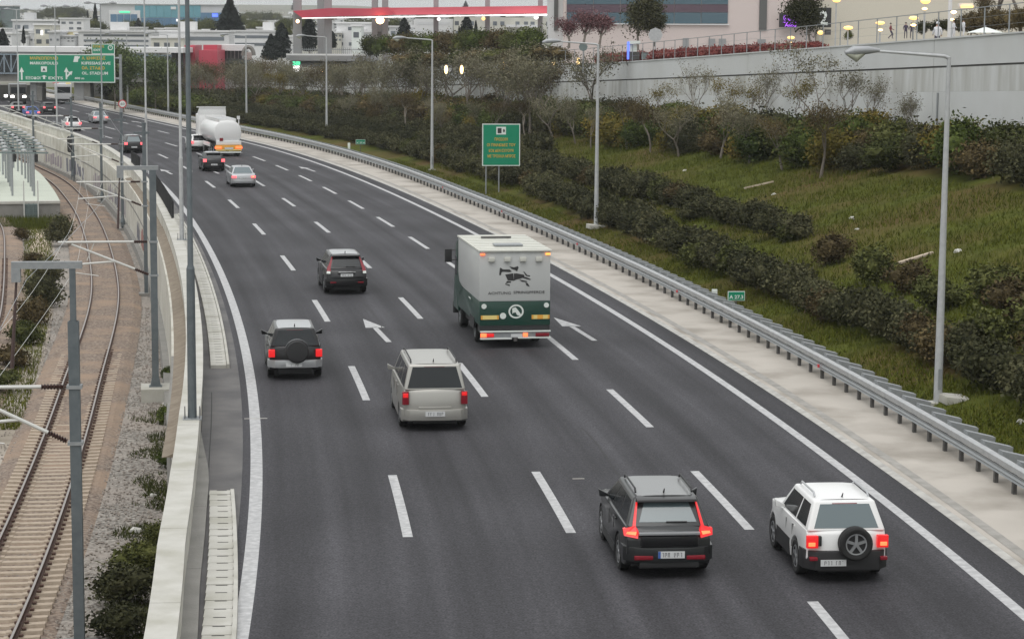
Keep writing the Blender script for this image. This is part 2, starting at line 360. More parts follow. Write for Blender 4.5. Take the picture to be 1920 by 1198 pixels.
def path_bar(mb, prof, s0, s1, ds, m=0, of=lambda s: 0.0, zf=lambda s: 0.0, caps=True):
    """sweeps a closed profile [(offset, z)...] along the path"""
    n = max(2, int(round((s1 - s0) / ds)) + 1); vs_, fs = [], []; np_ = len(prof)
    for i in range(n):
        s = s0 + (s1 - s0) * i / (n - 1)
        for o, z in prof: vs_.append(W(s, o + of(s), z + zf(s)))
    for i in range(n - 1):
        for j in range(np_):
            k = (j + 1) % np_; fs.append((i * np_ + j, i * np_ + k, (i + 1) * np_ + k, (i + 1) * np_ + j))
    if caps: fs.append(tuple(range(np_))); fs.append(tuple((n - 1) * np_ + j for j in range(np_))[::-1])
    mb.add(vs_, fs, m); return mb
CAPIN = lambda s: float(np.interp(s, [0, 15, 23, 30, 37, 60, 200, 400], [-11.6, -11.79, -12.18, -12.33, -12.42, -12.45, -12.35, -12.4]))
# ================================================================ SETTING
def hill(y): return float(np.interp(y, [0, 380, 450, 600, 900, 1500, 2500, 3600, 9000], [-4.2, -3.2, 2.5, 6, 10, 17.5, 30, 38, 30]))
ys = [-200, 0, 200, 320, 380, 415, 450, 520, 600, 750, 900, 1200, 1500, 2000, 2500, 3000, 3600, 5000, 9000]
xs = [-6000, -3000, -1500, -900, -600, -400, -250, -150, -80, 0, 80, 200, 400, 700, 1200, 2400, 5000]
v_, f_ = [], []
for j, y in enumerate(ys):
    for i, x in enumerate(xs):
        z = hill(y)
        if y >= 2000: z += 7 * math.sin(x / 260 + y) + 5 * math.sin(x / 95 + 2 * y) + (x > 300) * 6
        v_.append((x, y, z))
for j in range(len(ys) - 1):
    for i in range(len(xs) - 1):
        a = j * len(xs) + i; f_.append((a, a + 1, a + len(xs) + 1, a + len(xs)))
mb = MB(); mb.add(v_, f_); mb.build('ground', 'land', kind='structure')
# hazy distant ridge
mb = MB(); rid = []
for i in range(90):
    x = -2600 + i * 62; h = 38 + 6 * math.sin(i * .31) + 5 * math.sin(i * .83 + 1) + 3 * math.sin(i * 2.1) + (7 if x > 100 else 0)
    rid.append((x, 4200, h))
for i in range(89):
    a, b = rid[i], rid[i + 1]
    mb.add([(a[0], 3700, 20), (b[0], 3700, 20), (b[0], b[1], b[2]), (a[0], a[1], a[2]), (b[0], 5200, 20), (a[0], 5200, 20)], [(0, 1, 2, 3), (3, 2, 4, 5)])
mb.build('hills', 'land', kind='structure', smooth=True)
# road
path_strip('road', [(lambda s: CAPIN(s) - .1, 0), (-9, 0), (-6, 0), (-3, 0), (0, 0), (2.5, 0), (4.95, 0)], -30, 480, 2, 'asphalt')
path_strip('road_shoulder', [(4.95, .004), (5.02, .035), (7.0, .05), (8.05, .06)], -30, 480, 1.5, 'shoulder')
path_strip('gutter', [(5.16, .043), (5.42, .045)], -30, 480, 1.5, 'gutter')
path_strip('left_edge_line', [(-11.10, .006), (-10.80, .006)], -30, 470, 1.5, 'paint')
path_strip('right_edge_line', [(3.68, .006), (3.94, .006)], -30, 470, 1.5, 'paint')
path_strip('kerb_line', [(4.78, .008), (4.99, .038)], -30, 470, 1.5, 'worn')
path_strip('apron', [(lambda s: CAPIN(s) + .0, .008), (lambda s: CAPIN(s) + .25, .012), (-11.30, .006)], -30, 130, 1.5, 'apron')
# lane dashes: 6 m long every 18 m
for off, first, step, ln in ((-7.60, 9.0, 18.05, 6.8), (-4.0, 9.0, 18.2, 6.8), (0.0, 14.6, 12.65, 6.5)):
    for k in range(34):
        a = first + step * k
        if a < 5 or a > 400: continue
        path_strip('lane_dash', [(off - .11, .007), (off + .11, .007)], a, a + ln, 1.6, 'paint')
# lane arrows
def arrow(s, off, L=6.4, bend=0.0):
    pts = [(0, -.1), (0, .1), (.62, .1), (.60, .36), (1, 0), (.60, -.36), (.62, -.1)]
    P_ = []
    for t, o in pts:
        P_.append(W(s + t * L, off + o - bend * t * t, .007))
    m_ = MB(); m_.add(P_, [(0, 1, 2, 6), (3, 4, 5), ]); m_.build('lane_arrow', 'paint', kind='structure')
for s, off in ((57.4, -5.85), (57.0, 1.5), (150.2, -9.4), (152, 1.9), (150.5, -5.8), (243, 1.9)): arrow(s, off, bend=.35)
# small cross of the expansion joint on the left line
path_strip('road_joint', [(-11.25, .009), (-10.6, .009)], 42.2, 42.32, .12, 'worn')
# dark tar seam and crack beside the parapet
for a, b, o in ((16, 31, -12.02), (33, 47, -12.1)):
    path_strip('road_seam', [(lambda s, o=o: CAPIN(s) + .24, .014), (lambda s, o=o: CAPIN(s) + .27, .014)], a, b, 1.5, 'crack')
for a, b, o0, o1, mt in ((33.0, 33.1, -3.2, -2.9, 'worn'), (31.0, 31.1, -2.6, -2.4, 'worn')):
    path_strip('road_scuff', [(o0, .0075), (o1, .0075)], a, b, .2, 'gutter')
for a, b, o in ((24, 40, -1.95), (60, 96, -5.7), (75, 118, 1.9)):
    path_strip('road_seam', [(lambda s, o=o: o + .05 * math.sin(s * .7), .0078), (lambda s, o=o: o + .03 + .05 * math.sin(s * .7), .0078)], a, b, 1.2, 'crack')
# raised concrete drain slabs between parapet and road: a thing of slabs with lifting slots
def drain(s0, s1, o_in, o_out, label):
    t = thing('drain_cover_row', label, 'drain', W(s0, -11.6, 0)); t.location = (0, 0, 0)
    mb = MB(); path_bar(mb, [(.0, .0), (.09, .0), (.085, .15), (.0, .15)], s0, s1, 1.5, of=lambda s: o_out(s))
    mb.build('kerb', 'cap', t)
    s = s0
    while s < s1 - .2:
        e = min(s + .62, s1); z = .12 + random.uniform(-.006, .006)
        m_ = MB(); path_bar(m_, [(o_in(s) , 0), (o_out(s) - .012, 0), (o_out(s) - .012, z), (o_in(s), z)], s + .012, e - .012, .6)
        sl = m_.build('slab', 'cap', t)
        m_ = MB(); path_bar(m_, [(o_in(s) + .17, z + .002), (o_in(s) + .40, z + .002), (o_in(s) + .40, z + .006), (o_in(s) + .17, z + .006)], e - .07, e - .04, .05)
        m_.build('lifting_slot', 'crack', sl)
        s = e
drain(9, 31.8, lambda s: float(np.interp(s, [9, 18.4, 31.8], [-11.45, -11.62, -12.05])), lambda s: float(np.interp(s, [9, 18.4, 31.8], [-10.98, -11.07, -11.55])), 'nearest row of pale concrete drain covers with slots, at the bottom beside the parapet')
drain(51.8, 112, lambda s: float(np.interp(s, [52, 112], [-12.18, -12.1])), lambda s: float(np.interp(s, [52, 112], [-11.66, -11.6])), 'farther row of pale drain covers curving along the parapet behind the nearest lamp post')
# ---------------------------------------------------------------- left parapet and retaining wall
t = thing('parapet_wall', 'long pale concrete parapet and retaining wall between the motorway and the lower railway', 'wall', (0, 0, 0))
s = -12.0; k = 0
while s < 300:
    e = s + 6.0
    m_ = MB(); path_bar(m_, [(-.53, .80), (.01, .80), (.01, .96), (-.53, .96)], s + .012, e - .012, 1.5, of=CAPIN); m_.build('coping', 'cap', t)
    m_ = MB(); path_bar(m_, [(-.50, -.1), (-.02, -.1), (-.02, .80), (-.50, .80)], s + .006, e - .006, 1.5, of=CAPIN); m_.build('panel', 'concrete', t)
    led = lambda a: .0 if a < 34 else min(.42, (a - 34) * .05)
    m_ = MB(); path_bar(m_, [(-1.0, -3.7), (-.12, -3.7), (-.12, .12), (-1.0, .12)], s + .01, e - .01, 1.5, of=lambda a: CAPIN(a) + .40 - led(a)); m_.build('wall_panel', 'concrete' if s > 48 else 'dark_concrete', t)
    if s >= 36 and s < 140:
        m_ = MB(); path_bar(m_, [(-.94, .12), (-.47, .12), (-.47, .30 if s < 100 else .2), (-.80, .16)], s, e, 1.0, of=CAPIN); m_.build('soil_ledge', 'brownrock', t)
    if s > 100:   # horizontal joint band low on the wall
        m_ = MB(); path_bar(m_, [(-1.045, -1.15), (-.98, -1.15), (-.98, -1.03), (-1.045, -1.03)], s, e, 1.5, of=CAPIN); m_.build('joint', 'dark_concrete', t)
    s = e
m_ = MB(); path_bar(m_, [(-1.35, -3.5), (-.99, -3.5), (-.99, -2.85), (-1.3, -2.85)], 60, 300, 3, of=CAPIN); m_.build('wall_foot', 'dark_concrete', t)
def wallpaint(name, mt, s0, s1, z0, z1, n=5):
    m_ = MB()
    for i in range(n):
        a = s0 + (s1 - s0) * i / n; b = a + (s1 - s0) / n * random.uniform(.55, .9); zb = z0 + random.uniform(0, .25); zt = z1 - random.uniform(0, .5)
        P_ = [W(a, CAPIN(a) - 1.03, zb), W(b, CAPIN(b) - 1.03, zb - .1), W(b - random.uniform(-.3, .5), CAPIN(b) - 1.03, zt), W(a + random.uniform(-.2, .4), CAPIN(a) - 1.03, zt + .1)]
        Q_ = [W(a, CAPIN(a) - 1.0, zb), W(b, CAPIN(b) - 1.0, zb - .1), W(b, CAPIN(b) - 1.0, zt), W(a, CAPIN(a) - 1.0, zt)]
        m_.hexa(P_, Q_)
    m_.build(name, mt, t)
for s0, s1, mt in ((117, 121, 'graffiti3'), (122.5, 127, 'graffiti'), (142, 150, 'graffiti2'), (150, 156, 'graffiti'), (157, 163, 'graffiti2'), (170, 178, 'graffiti2'), (186, 200, 'graffiti'), (203, 215, 'graffiti2')):
    wallpaint('graffiti', mt, s0, s1, -2.7, -1.35, 7)
# dark louvred screen on the parapet
for a, b, lab in ((99, 124, 'dark slatted screen on the parapet right behind the second lamp post'), (141, 150, 'dark slatted screen on the parapet beside the black SUV in the left lane')):
    t = thing('slatted_screen', lab, 'screen', (0, 0, 0), 0, 'dark slatted screens on the parapet')
    m_ = MB(); path_bar(m_, [(-.09, 1.0), (-.03, 1.0), (-.03, 1.06), (-.09, 1.06)], a, b, 1.0, of=CAPIN); m_.build('rail', 'darkmetal', t)
    q = a; me = None
    while q < b:
        x, y, z = W(q, CAPIN(q) - .06, .96)
        if me is None:
            m2 = MB(); m2.box(-.07, .07, -.03, .03, 0, .9); me = m2.mesh('slat', 'plastic')
        link('slat', me, t, (x, y, z), (0, 0, HD(q) + random.uniform(.55, .8)))
        q += 1.05
# ---------------------------------------------------------------- railway
def smooth_fn(xs_, ys_, wd=14):
    g = np.arange(-80, 480, 1.0); v = np.interp(g, xs_, ys_); k = np.hanning(2 * wd + 1); k /= k.sum()
    v = np.convolve(np.pad(v, wd, mode='edge'), k, mode='valid'); return lambda s: float(np.interp(s, g, v))
TR1 = smooth_fn([0, 49, 70, 90, 100, 133, 171, 190, 260, 420], [-17.35, -17.25, -17.0, -16.3, -16.05, -15.92, -15.75, -15.3, -14.9, -14.9])
TR2 = smooth_fn([0, 60, 89, 116, 143, 165, 200, 260, 420], [-21.7, -21.7, -21.9, -22.5, -22.85, -24.6, -26, -26.5, -27])
path_strip('railway_ground', [(-60, -3.35), (-34, -3.35), (-25, -3.32), (-20, -3.36), (-15.2, -3.3), (lambda s: CAPIN(s) - .4, -3.3)], -20, 330, 2, 'ballast')
path_strip('sandy_path', [(lambda s: -20.1 + .25 * math.sin(s / 3), -3.33), (lambda s: -19.2 + .2 * math.sin(s / 2), -3.325)], 118, 139, 1, 'sand')
path_strip('sandy_path', [(lambda s: -19.75 + .15 * math.sin(s / 3), -3.33), (lambda s: -19.45 + .1 * math.sin(s / 2), -3.325)], 98, 110, 1, 'sand')
path_strip('verge', [(-20.6, -3.338), (-18.75, -3.334)], 40, 152, 2, 'railsoil')
def sleeper_mesh():
    m_ = MB()
    for x0, x1, za, zb in ((-1.3, -.45, 0, -.03), (-.45, .45, -.05, -.05), (.45, 1.3, -.03, 0)):
        m_.hexa([(x0, -.15, -.2), (x1, -.15, -.2), (x1, .15, -.2), (x0, .15, -.2)], [(x0, -.11, za), (x1, -.11, zb), (x1, .11, zb), (x0, .11, za)])
    for x in (-.86, -.62, .62, .86): m_.box(x - .05, x + .05, -.06, .06, 0, .045, 1)
    return m_.mesh('sleeper', ['sleeper', 'rust'])
sm = sleeper_mesh()
def track(fn, s0, s1, lab, n_sl, sl0, name='railway_track'):
    t = thing(name, lab, 'railway track', (0, 0, 0))
    m_ = MB(); path_bar(m_, [(-1.9, -.12), (1.9, -.12), (1.5, 0), (-1.5, 0)], s0, s1, 1.5, of=fn, zf=lambda s: float(np.interp(s, [0, 35, 80], [-3.285, -3.27, -3.15])))
    m_.build('ballast_bed', 'dust', t)
    for o in (-.7175, .7175):
        for prof, mt, nm in (([(-.075, -.155), (.075, -.155), (.075, -.14), (.012, -.12), (.012, -.045), (.036, -.03), (.036, -.004), (-.036, -.004), (-.036, -.03), (-.012, -.045), (-.012, -.12), (-.075, -.14)], 'rust', 'rail'),
                             ([(-.032, -.004), (.032, -.004), (.028, .003), (-.028, .003)], 'steel', 'rail_head')):
            m_ = MB(); path_bar(m_, [(a + o, b) for a, b in prof], s0, s1, 1.0, of=fn, zf=lambda s: -3.0)
            m_.build(nm, mt, t)
    for i in range(n_sl):
        s = sl0 + i * .6; x, y, z = W(s, fn(s), -3.155 + random.uniform(-.012, .006))
        dh = (fn(s + 1) - fn(s))
        link('sleeper', sm, t, (x, y, z), (0, 0, HD(s) - dh + random.uniform(-.02, .02)))
track(TR1, -10, 320, 'nearer rusty railway track with concrete sleepers curving along the foot of the parapet wall', 112, 12)
track(TR2, 20, 165, 'farther railway track at the left edge of the picture, only its curved right rail showing', 100, 60)
# loose stones
rng = np.random.default_rng(3)
def stones(name, n, s0, s1, o0, o1, r0, r1, z, mt, pw=1.5):
    oct_ = np.array([(1, 0, 0), (-1, 0, 0), (0, 1, 0), (0, -1, 0), (0, 0, 1), (0, 0, -1)], float)
    fa = [(0, 2, 4), (2, 1, 4), (1, 3, 4), (3, 0, 4), (2, 0, 5), (1, 2, 5), (3, 1, 5), (0, 3, 5)]
    V, F = [], []
    for i in range(n):
        s = s0 + (s1 - s0) * rng.random() ** pw; o = o0 + (o1 - o0) * rng.random()
        r = rng.uniform(r0, r1); p = np.array(W(s, o, z)); q = oct_ * r * rng.uniform(.55, 1.2, (6, 3)); k = len(V)
        a = rng.random() * 6.28; c, sn = math.cos(a), math.sin(a)
        for u in q: V.append((p[0] + u[0] * c - u[1] * sn, p[1] + u[0] * sn + u[1] * c, p[2] + u[2] * .7))
        F += [(a_ + k, b_ + k, c_ + k) for a_, b_, c_ in fa]
    me = bpy.data.meshes.new(name); me.from_pydata(V, [], F); me.materials.append(A[mt])
    return link(name, me, kind='stuff')
tag(stones('loose_ballast', 14000, 8, 95, -18.9, -13.4, .025, .065, -3.27, 'stone'), 'grey and reddish loose ballast stones around the nearer track', 'gravel')
tag(stones('pale_gravel', 9000, 8, 100, -25, -18.7, .025, .06, -3.31, 'stone'), 'loose grey gravel between the two railway tracks', 'gravel')
ROCKS = ((42.6, -14.35), (64.5, -13.75), (47.5, -14.0))
def rock(name, x, y, z, r, mt, label, seed=1):
    bm = bmesh.new(); bmesh.ops.create_icosphere(bm, subdivisions=2, radius=r); rd = random.Random(seed)
    for v in bm.verts: v.co *= rd.uniform(.75, 1.15); v.co.z *= .65
    me = bpy.data.meshes.new(name); bm.to_mesh(me); bm.free(); me.materials.append(A[mt])
    return link(name, me, None, (x, y, z), label=label, cat='rock')
x, y, z = W(*ROCKS[0], -3.25); rock('rock', x, y, z, .18, 'white_stone', 'largest pale rock in the weeds at the foot of the parapet', 3)
x, y, z = W(*ROCKS[1], -3.25); rock('rock', x, y, z, .10, 'white_stone', 'small pale rock nearest the wall, farther up than the largest one', 4)
x, y, z = W(*ROCKS[2], -3.25); rock('rock', x, y, z, .11, 'white_stone', 'small pale rock just below the largest rock by the parapet', 5)
# platform
t = thing('station_platform', 'pale green paved station platform ending in a dark stained face above the weeds', 'platform', (0, 0, 0))
path_strip('platform_top', [(-22.1, -2.0), (-20, -2.0), (lambda s: TR1(s) - 1.95, -2.0)], 151.5, 300, 2, 'plaza', parent=t)
path_strip('platform_side', [(lambda s: TR1(s) - 1.95, -2.0), (lambda s: TR1(s) - 1.98, -3.4)], 151.5, 300, 2, 'cap', parent=t)
m_ = MB(); path_bar(m_, [(-40, -3.4), (TR1(151) - 1.96, -3.4), (TR1(151) - 1.96, -2.18), (-40, -2.18)], 150.9, 151.45, .5); m_.build('platform_end', 'dark_concrete', t)
m_ = MB(); path_bar(m_, [(-40, -2.18), (TR1(151) - 1.93, -2.18), (TR1(151) - 1.93, -1.99), (-40, -1.99)], 150.8, 151.6, .5); m_.build('platform_edge', 'cap', t)
path_strip('platform_paving', [(-45, -2.01), (-22.1, -2.01)], 151.5, 300, 4, 'plaza', parent=t)
# green ladder gate at the platform end
t = thing('ladder_gate', 'small teal ladder gate with white posts at the end of the platform', 'gate', W(150.4, -19.95, -3.3), HD(150))
for x in (-.52, .52):
    m_ = MB(); m_.box(x - .045, x + .045, -.04, .04, 0, 2.9); m_.build('post', 'tube', t)
m_ = MB()
for i in range(7): m_.box(-.48, .48, .02, .05, .12 + i * .15, .17 + i * .15)
m_.box(-.47, .47, .06, .10, 0, 1.15); m_.build('grille', 'tealsteel', t)
for x in (-.16, .16):
    m_ = MB(); m_.box(x - .03, x + .03, -.03, .03, 0, 1.2); m_.build('stile', 'tealsteel', t)
# platform canopy frames (T shaped) with round lamps
def tframe():
    t = thing('canopy_frame', 'teal grey steel T frame of the station canopy on two slim columns', 'canopy frame', (0, 0, 0), 0, 'steel canopy frames on the platform')
    for x in (-.85, .85):
        m_ = MB(); m_.tube([(x, 0, 0), (x, 0, 3.3)], .085, 8); m_.build('column', 'galv', t)
    m_ = MB(); m_.box(-2.0, 2.0, -.05, .05, 3.3, 3.42); m_.build('beam', 'tealsteel', t)
    for x in (-1.45, 0, 1.45):
        m_ = MB(); m_.tube([(x, .5, 3.5), (x, .5, 3.58), (x, .5, 3.62)], [.22, .2, .08], 10); m_.build('lamp_disc', 'galvlight', t)
    m_ = MB(); m_.tube([(-.85, .9, 2.6), (-.85, .9, 3.2)], .16, 8); m_.tube([(.85, .9, 2.6), (.85, .9, 3.2)], .16, 8); m_.build('loudspeaker', 'plastic', t)
    return t
tf = tframe()
for i in range(15):
    s = 156.8 + i * 5.3; x, y, z = W(s, -20.35 + i * .08, -2.0)
    if i == 0: tf.location = (x, y, z); tf.rotation_euler = (0, 0, 0)
    else: dup(tf, (x, y, z), 0)
m_ = MB(); x, y, z = W(168, -23.4, 0)
m_.box(x - 4, x + .6, y - 7, y + 5, .95, 1.1); m_.box(x - 4, x + .6, y - 7, y - 6.8, -2, .95)
tag(m_.build('shelter', 'bwhite'), 'white flat roofed platform shelter cut by the left edge of the picture', 'shelter')
# ---------------------------------------------------------------- catenary masts
def hmast(h, w_, mt='mast', thin_from=None):
    m_ = MB()
    def hb(z0, z1, w): 
        m_.box(-w / 2, w / 2, -w / 2, -w / 2 + .025, z0, z1); m_.box(-w / 2, w / 2, w / 2 - .025, w / 2, z0, z1); m_.box(-.016, .016, -w / 2 + .025, w / 2 - .025, z0, z1)
        m_.box(-w / 2 + .004, -w / 2 + .02, -w / 2 + .026, w / 2 - .026, z0, z1); m_.box(w / 2 - .02, w / 2 - .004, -w / 2 + .026, w / 2 - .026, z0, z1)
    if thin_from: hb(0, thin_from, w_); hb(thin_from, h, w_ * .55)
    else: hb(0, h, w_)
    return m_
def cantilever(t, side=-1, reach=3.6, z1=6.05, z2=4.75, z3=5.35, full=True):
    def ins(p, q, nm='insulator'):
        p, q = Vector(p), Vector(q); pts, rr = [], []
        for i in range(15):
            pts.append(p + (q - p) * i / 14); rr.append(.035 if i % 2 else .075)
        m_ = MB(); m_.tube(pts, rr, 8); return m_.build(nm, 'insul', t)
    x0 = side * .12
    ins((x0 + side * .12, 0, z1), (x0 + side * .62, 0, z1)); m_ = MB(); m_.tube([(x0 + side * .62, 0, z1), (side * reach, 0, z1)], .045, 8); m_.build('top_tube', 'tube', t)
    dx = Vector((side * (reach - .5), 0, z1 - .08)) - Vector((x0, 0, z2)); a = Vector((x0, 0, z2))
    ins(a + dx * .03, a + dx * .2); m_ = MB(); m_.tube([a + dx * .2, a + dx], .045, 8); m_.build('bracket_tube', 'tube', t)
    m_ = MB(); m_.tube([tuple(a + dx * .45), (side * (reach - .1), 0, z3 - .2)], .04, 8); m_.build('registration_tube', 'tube', t)
    m_ = MB(); m_.tube([(side * (reach - .5), 0, z3 - .2), (side * (reach - .5), 0, z3 - .45), (side * (reach - 1.5), 0, z3 - .6)], .018, 6); m_.tube([(side * (reach * .62), 0, z1), (side * (reach * .70), 0, z3)], .02, 6); m_.build('steady_arm', 'tube', t)
    for z in (z1, z2):
        m_ = MB(); m_.box(-.17, .17, -.15, .15, z - .04, z + .04); m_.build('clamp', 'galv', t)
mdat = [((-9.95, 48.8), 'nearest', 8.55, 'nearest dark steel railway mast, crossing the lower left corner in front of the track'),
        ((-13.8, 83.1), 'footing', 8.6, 'dark railway mast on a pale square concrete footing below the parapet'),
        (W(100, -13.9)[:2], '', 8.6, 'dark railway mast partly hidden behind the one on the concrete footing'),
        (W(139.8, -13.75)[:2], '', 7.7, 'dark railway mast standing in front of the left end of the second slatted screen'),
        (W(165.6, -13.7)[:2], '', 7.5, 'dark railway mast against the wall below the white tank lorry side of the green sign'),
        (W(193.2, -13.6)[:2], '', 7.2, 'dark railway mast just right of the railway signal'),
        (W(222, -13.6)[:2], '', 7.0, 'farthest railway mast, left of the railway signal near the canopy frames')]
mdat[4] = (mdat[4][0], '', 7.5, 'dark railway mast midway along the graffiti on the wall')
mast_tops = []
for (x, y), kind, h, lab in mdat:
    s_, o_ = near(x, y); rz = HD(s_)
    t = thing('railway_mast', lab, 'mast', (x, y, -3.2), rz, 'railway masts along the wall')
    hh = h + .2
    if kind == 'nearest': hmast(hh, .24, thin_from=7.55).build('column', 'mast', t)
    else: hmast(hh, .26 if kind == 'footing' else .2, thin_from=None).build('column', 'mast', t)
    if kind in ('nearest', 'footing'):
        m_ = MB(); m_.box(-1.35, .22, -.08, .08, hh, hh + .16); m_.box(-1.35, -1.15, -.1, .1, hh - .3, hh, 0); m_.build('crossbar', 'galv', t)
        m_ = MB(); m_.tube([(-1.25, -.0, hh - .3), (-1.33, -.5, hh - 2.2)], [.03, .05], 6); m_.build('tension_rod', 'insul', t)
    else:
        m_ = MB(); m_.box(-.55, .3, -.06, .06, hh - .2, hh - .08); m_.tube([(0, 0, hh), (0, 0, hh + .4)], [.1, .14], 6); m_.build('cap', 'mast', t)
    cantilever(t, reach=3.6 if kind != 'nearest' else 3.1)
    if kind == 'footing':
        m_ = MB(); m_.box(-.56, .56, -.75, .75, -.25, .42); m_.build('footing', 'cap', t)
        m_ = MB(); m_.box(-.25, .25, -.2, .2, .42, .46); m_.hexa([(-.2, -.12, .46), (.2, -.12, .46), (.2, .12, .46), (-.2, .12, .46)], [(-.13, -.1, .8), (.13, -.1, .8), (.13, .1, .8), (-.13, .1, .8)]); m_.build('base_plate', 'mast', t)
    else:
        m_ = MB(); m_.box(-.4, .4, -.4, .4, -.3, .06); m_.build('footing', 'dark_concrete', t)
        if y > 120:
            m_ = MB(); m_.tube([(0, -.25, 1.0), (.0, -.25, .5), (.05, -.3, .2)], [.05, .17, .1], 8); m_.build('cable_coil', 'mast', t)
    mast_tops.append(Vector((x, y, -3.2)))
t = thing('overhead_wires', 'thin overhead contact and messenger wires hung above the nearer track', 'wires', (0, 0, 0))
for nm, dx, z in (('contact_wire', -3.0, 5.0), ('messenger_wire', -3.4, 6.15), ('feeder_wire', -1.15, 8.5)):
    pts = []
    sup = [(-6.5, 20)] + [(m.x + dx * (1 if i else .9), m.y) for i, m in enumerate(mast_tops)]
    for i in range(len(sup) - 1):
        for k in range(8):
            f = k / 8; sag = 4 * f * (1 - f) * (.55 if nm == 'messenger_wire' else .1)
            pts.append((sup[i][0] + (sup[i + 1][0] - sup[i][0]) * f, sup[i][1] + (sup[i + 1][1] - sup[i][1]) * f, z - 3.2 - sag))
    m_ = MB(); m_.tube(pts, .007, 5); m_.build(nm, 'tube' if nm != 'feeder_wire' else 'galv', t)
# railway signal
t = thing('railway_signal', 'railway signal with black oval head on a slim post in front of the wall', 'signal', W(191, -13.7, -3.2), HD(191))
m_ = MB(); m_.tube([(0, 0, 0), (0, 0, 4.3)], .075, 8); m_.build('post', 'mast', t)
m_ = MB()
pts = [(-.38 + .22 * math.cos(a) , (.55 if math.sin(a) > 0 else -.55) + .22 * math.sin(a)) for a in [i * math.pi / 8 for i in range(16)]]
vs = [(x, -.22, 3.5 + z) for x, z in pts] + [(x, -.05, 3.5 + z) for x, z in pts]
m_.add(vs, [tuple(range(16)), tuple(range(31, 15, -1))] + [(i, 16 + i, 16 + (i + 1) % 16, (i + 1) % 16) for i in range(16)]); m_.build('signal_head', 'plastic', t)
m_ = MB(); m_.box(-.3, .05, -.05, .05, 2.85, 2.95); m_.box(.0, .4, -.03, .03, 2.9, 2.94); m_.build('bracket', 'mast', t)
# white trackside box with a dome
t = thing('trackside_cabinet', 'white trackside cabinet with sloping roof beside the far end of the curve', 'cabinet', W(204, -16.9, -3.0), HD(204))
m_ = MB(); m_.box(-.6, .6, -.4, .4, 0, .8); m_.build('body', 'bwhite', t, bevel=.04)
m_ = MB(); m_.tube([(.3, -.9, 0), (.3, -.9, .25), (.3, -.9, .4)], [.32, .3, .12], 10); m_.build('dome', 'bwhite', t)
# ---------------------------------------------------------------- guard rail on the right
t = thing('guard_rail', 'long galvanised steel guard rail on short dark posts along the right shoulder', 'guard rail', (0, 0, 0))
BO = lambda s: float(np.interp(s, [0, 50, 75, 121, 145, 207, 260], [7.05, 7.1, 7.2, 7.2, 7.4, 7.6, 7.6]))
m_ = MB(); path_bar(m_, [(-.01, .55), (.09, .55), (.12, .58), (.12, .70), (.08, .75), (-.03, .75), (-.07, .72), (-.07, .58)], 15, 380, 1.2, of=BO); m_.build('top_beam', 'railmetal', t, smooth=True)
m_ = MB(); path_bar(m_, [(-.08, .36), (-.03, .36), (.0, .41), (-.02, .45), (.0, .50), (-.03, .55), (-.08, .55), (-.05, .50), (-.09, .45), (-.05, .40)], 15, 380, 1.2, of=BO); m_.build('lower_beam', 'galv', t)
m_ = MB(); m_.box(-.04, .05, -.065, .065, -.02, .55); pm = m_.mesh('post', 'darkmetal')
m_ = MB(); m_.hexa([(.10, -.17, .45), (.80, -.10, .10), (.80, .12, .10), (.10, .17, .45)], [(.10, -.17, .80), (.86, -.13, .62), (.86, .15, .62), (.10, .17, .80)]); bmh = m_.mesh('rear_bracket', 'galv')
m_ = MB(); m_.box(-.15, -.10, -.05, .05, .36, .46); rf = m_.mesh('reflector', 'sred')
i = 0; s = 17.0
while s < 372:
    x, y, z = W(s, BO(s) + .0, .05)
    if i < 295: link('post', pm, t, (x, y, z), (0, 0, HD(s)))
    if i < 190: link('rear_bracket', bmh, t, (x, y, z), (0, 0, HD(s)))
    if i % 15 == 8 and i < 90: link('reflector', rf, t, (x, y, z), (0, 0, HD(s)))
    s += 1.33; i += 1
m_ = MB(); path_bar(m_, [(7.92, -.1), (8.12, -.1), (8.10, .13), (7.95, .13)], 10, 330, 1.5); tag(m_.build('kerb', 'worn'), kind='structure')
# ---------------------------------------------------------------- slope and street level beyond
n0 = 70
cols = [(8.06, .05)]
def slopecol(f):
    return (lambda s, f=f: 8.06 + (WS(s) - 8.06) * f, lambda s, f=f: G(s, 8.06 + (WS(s) - 8.06) * f) + (.05 * math.sin(s * 1.7 + f * 31) + .06 * math.sin(s * .63 + f * 17) if 0 < f < 1 else 0))
path_strip('grass_slope', [slopecol(f) for f in np.linspace(0, 1.02, 24)], -20, 400, 1.2, 'soil')
# upper street (plateau behind the retaining wall)
path_strip('street_pavement', [(lambda s: WS(s) + .2, lambda s: TOP(s) - .25), (lambda s: WS(s) + 12, lambda s: TOP(s) - .3), (lambda s: WS(s) + 60, lambda s: TOP(s) - .6), (lambda s: WS(s) + 260, lambda s: TOP(s) - 1)], -20, 420, 5, 'paving')
t = thing('retaining_wall', 'tall pale grey concrete retaining wall with a dark horizontal seam above the planted slope', 'retaining wall', (0, 0, 0))
s = -6.0
while s < 400:
    e = s + 16
    m_ = MB(); path_bar(m_, [(0, -1.42), (.35, -1.42), (.35, -.05), (0, -.05)], s + .03, e - .03, 2, of=WS, zf=lambda a: SEAM(a) + 1.5); m_.build('upper_panel', 'wallc', t)
    m_ = MB(); path_bar(m_, [(.01, -1.25), (.36, -1.25), (.36, -.02), (.01, -.02)], s + .03, e - .03, 2, of=WS, zf=SEAM); m_.build('stained_panel', 'stain', t)
    m_ = MB(); path_bar(m_, [(.005, -4.6), (.36, -4.6), (.36, -1.255), (.005, -1.255)], s + .025, e - .025, 2, of=WS, zf=SEAM); m_.build('lower_panel', 'wallc', t)
    s = e
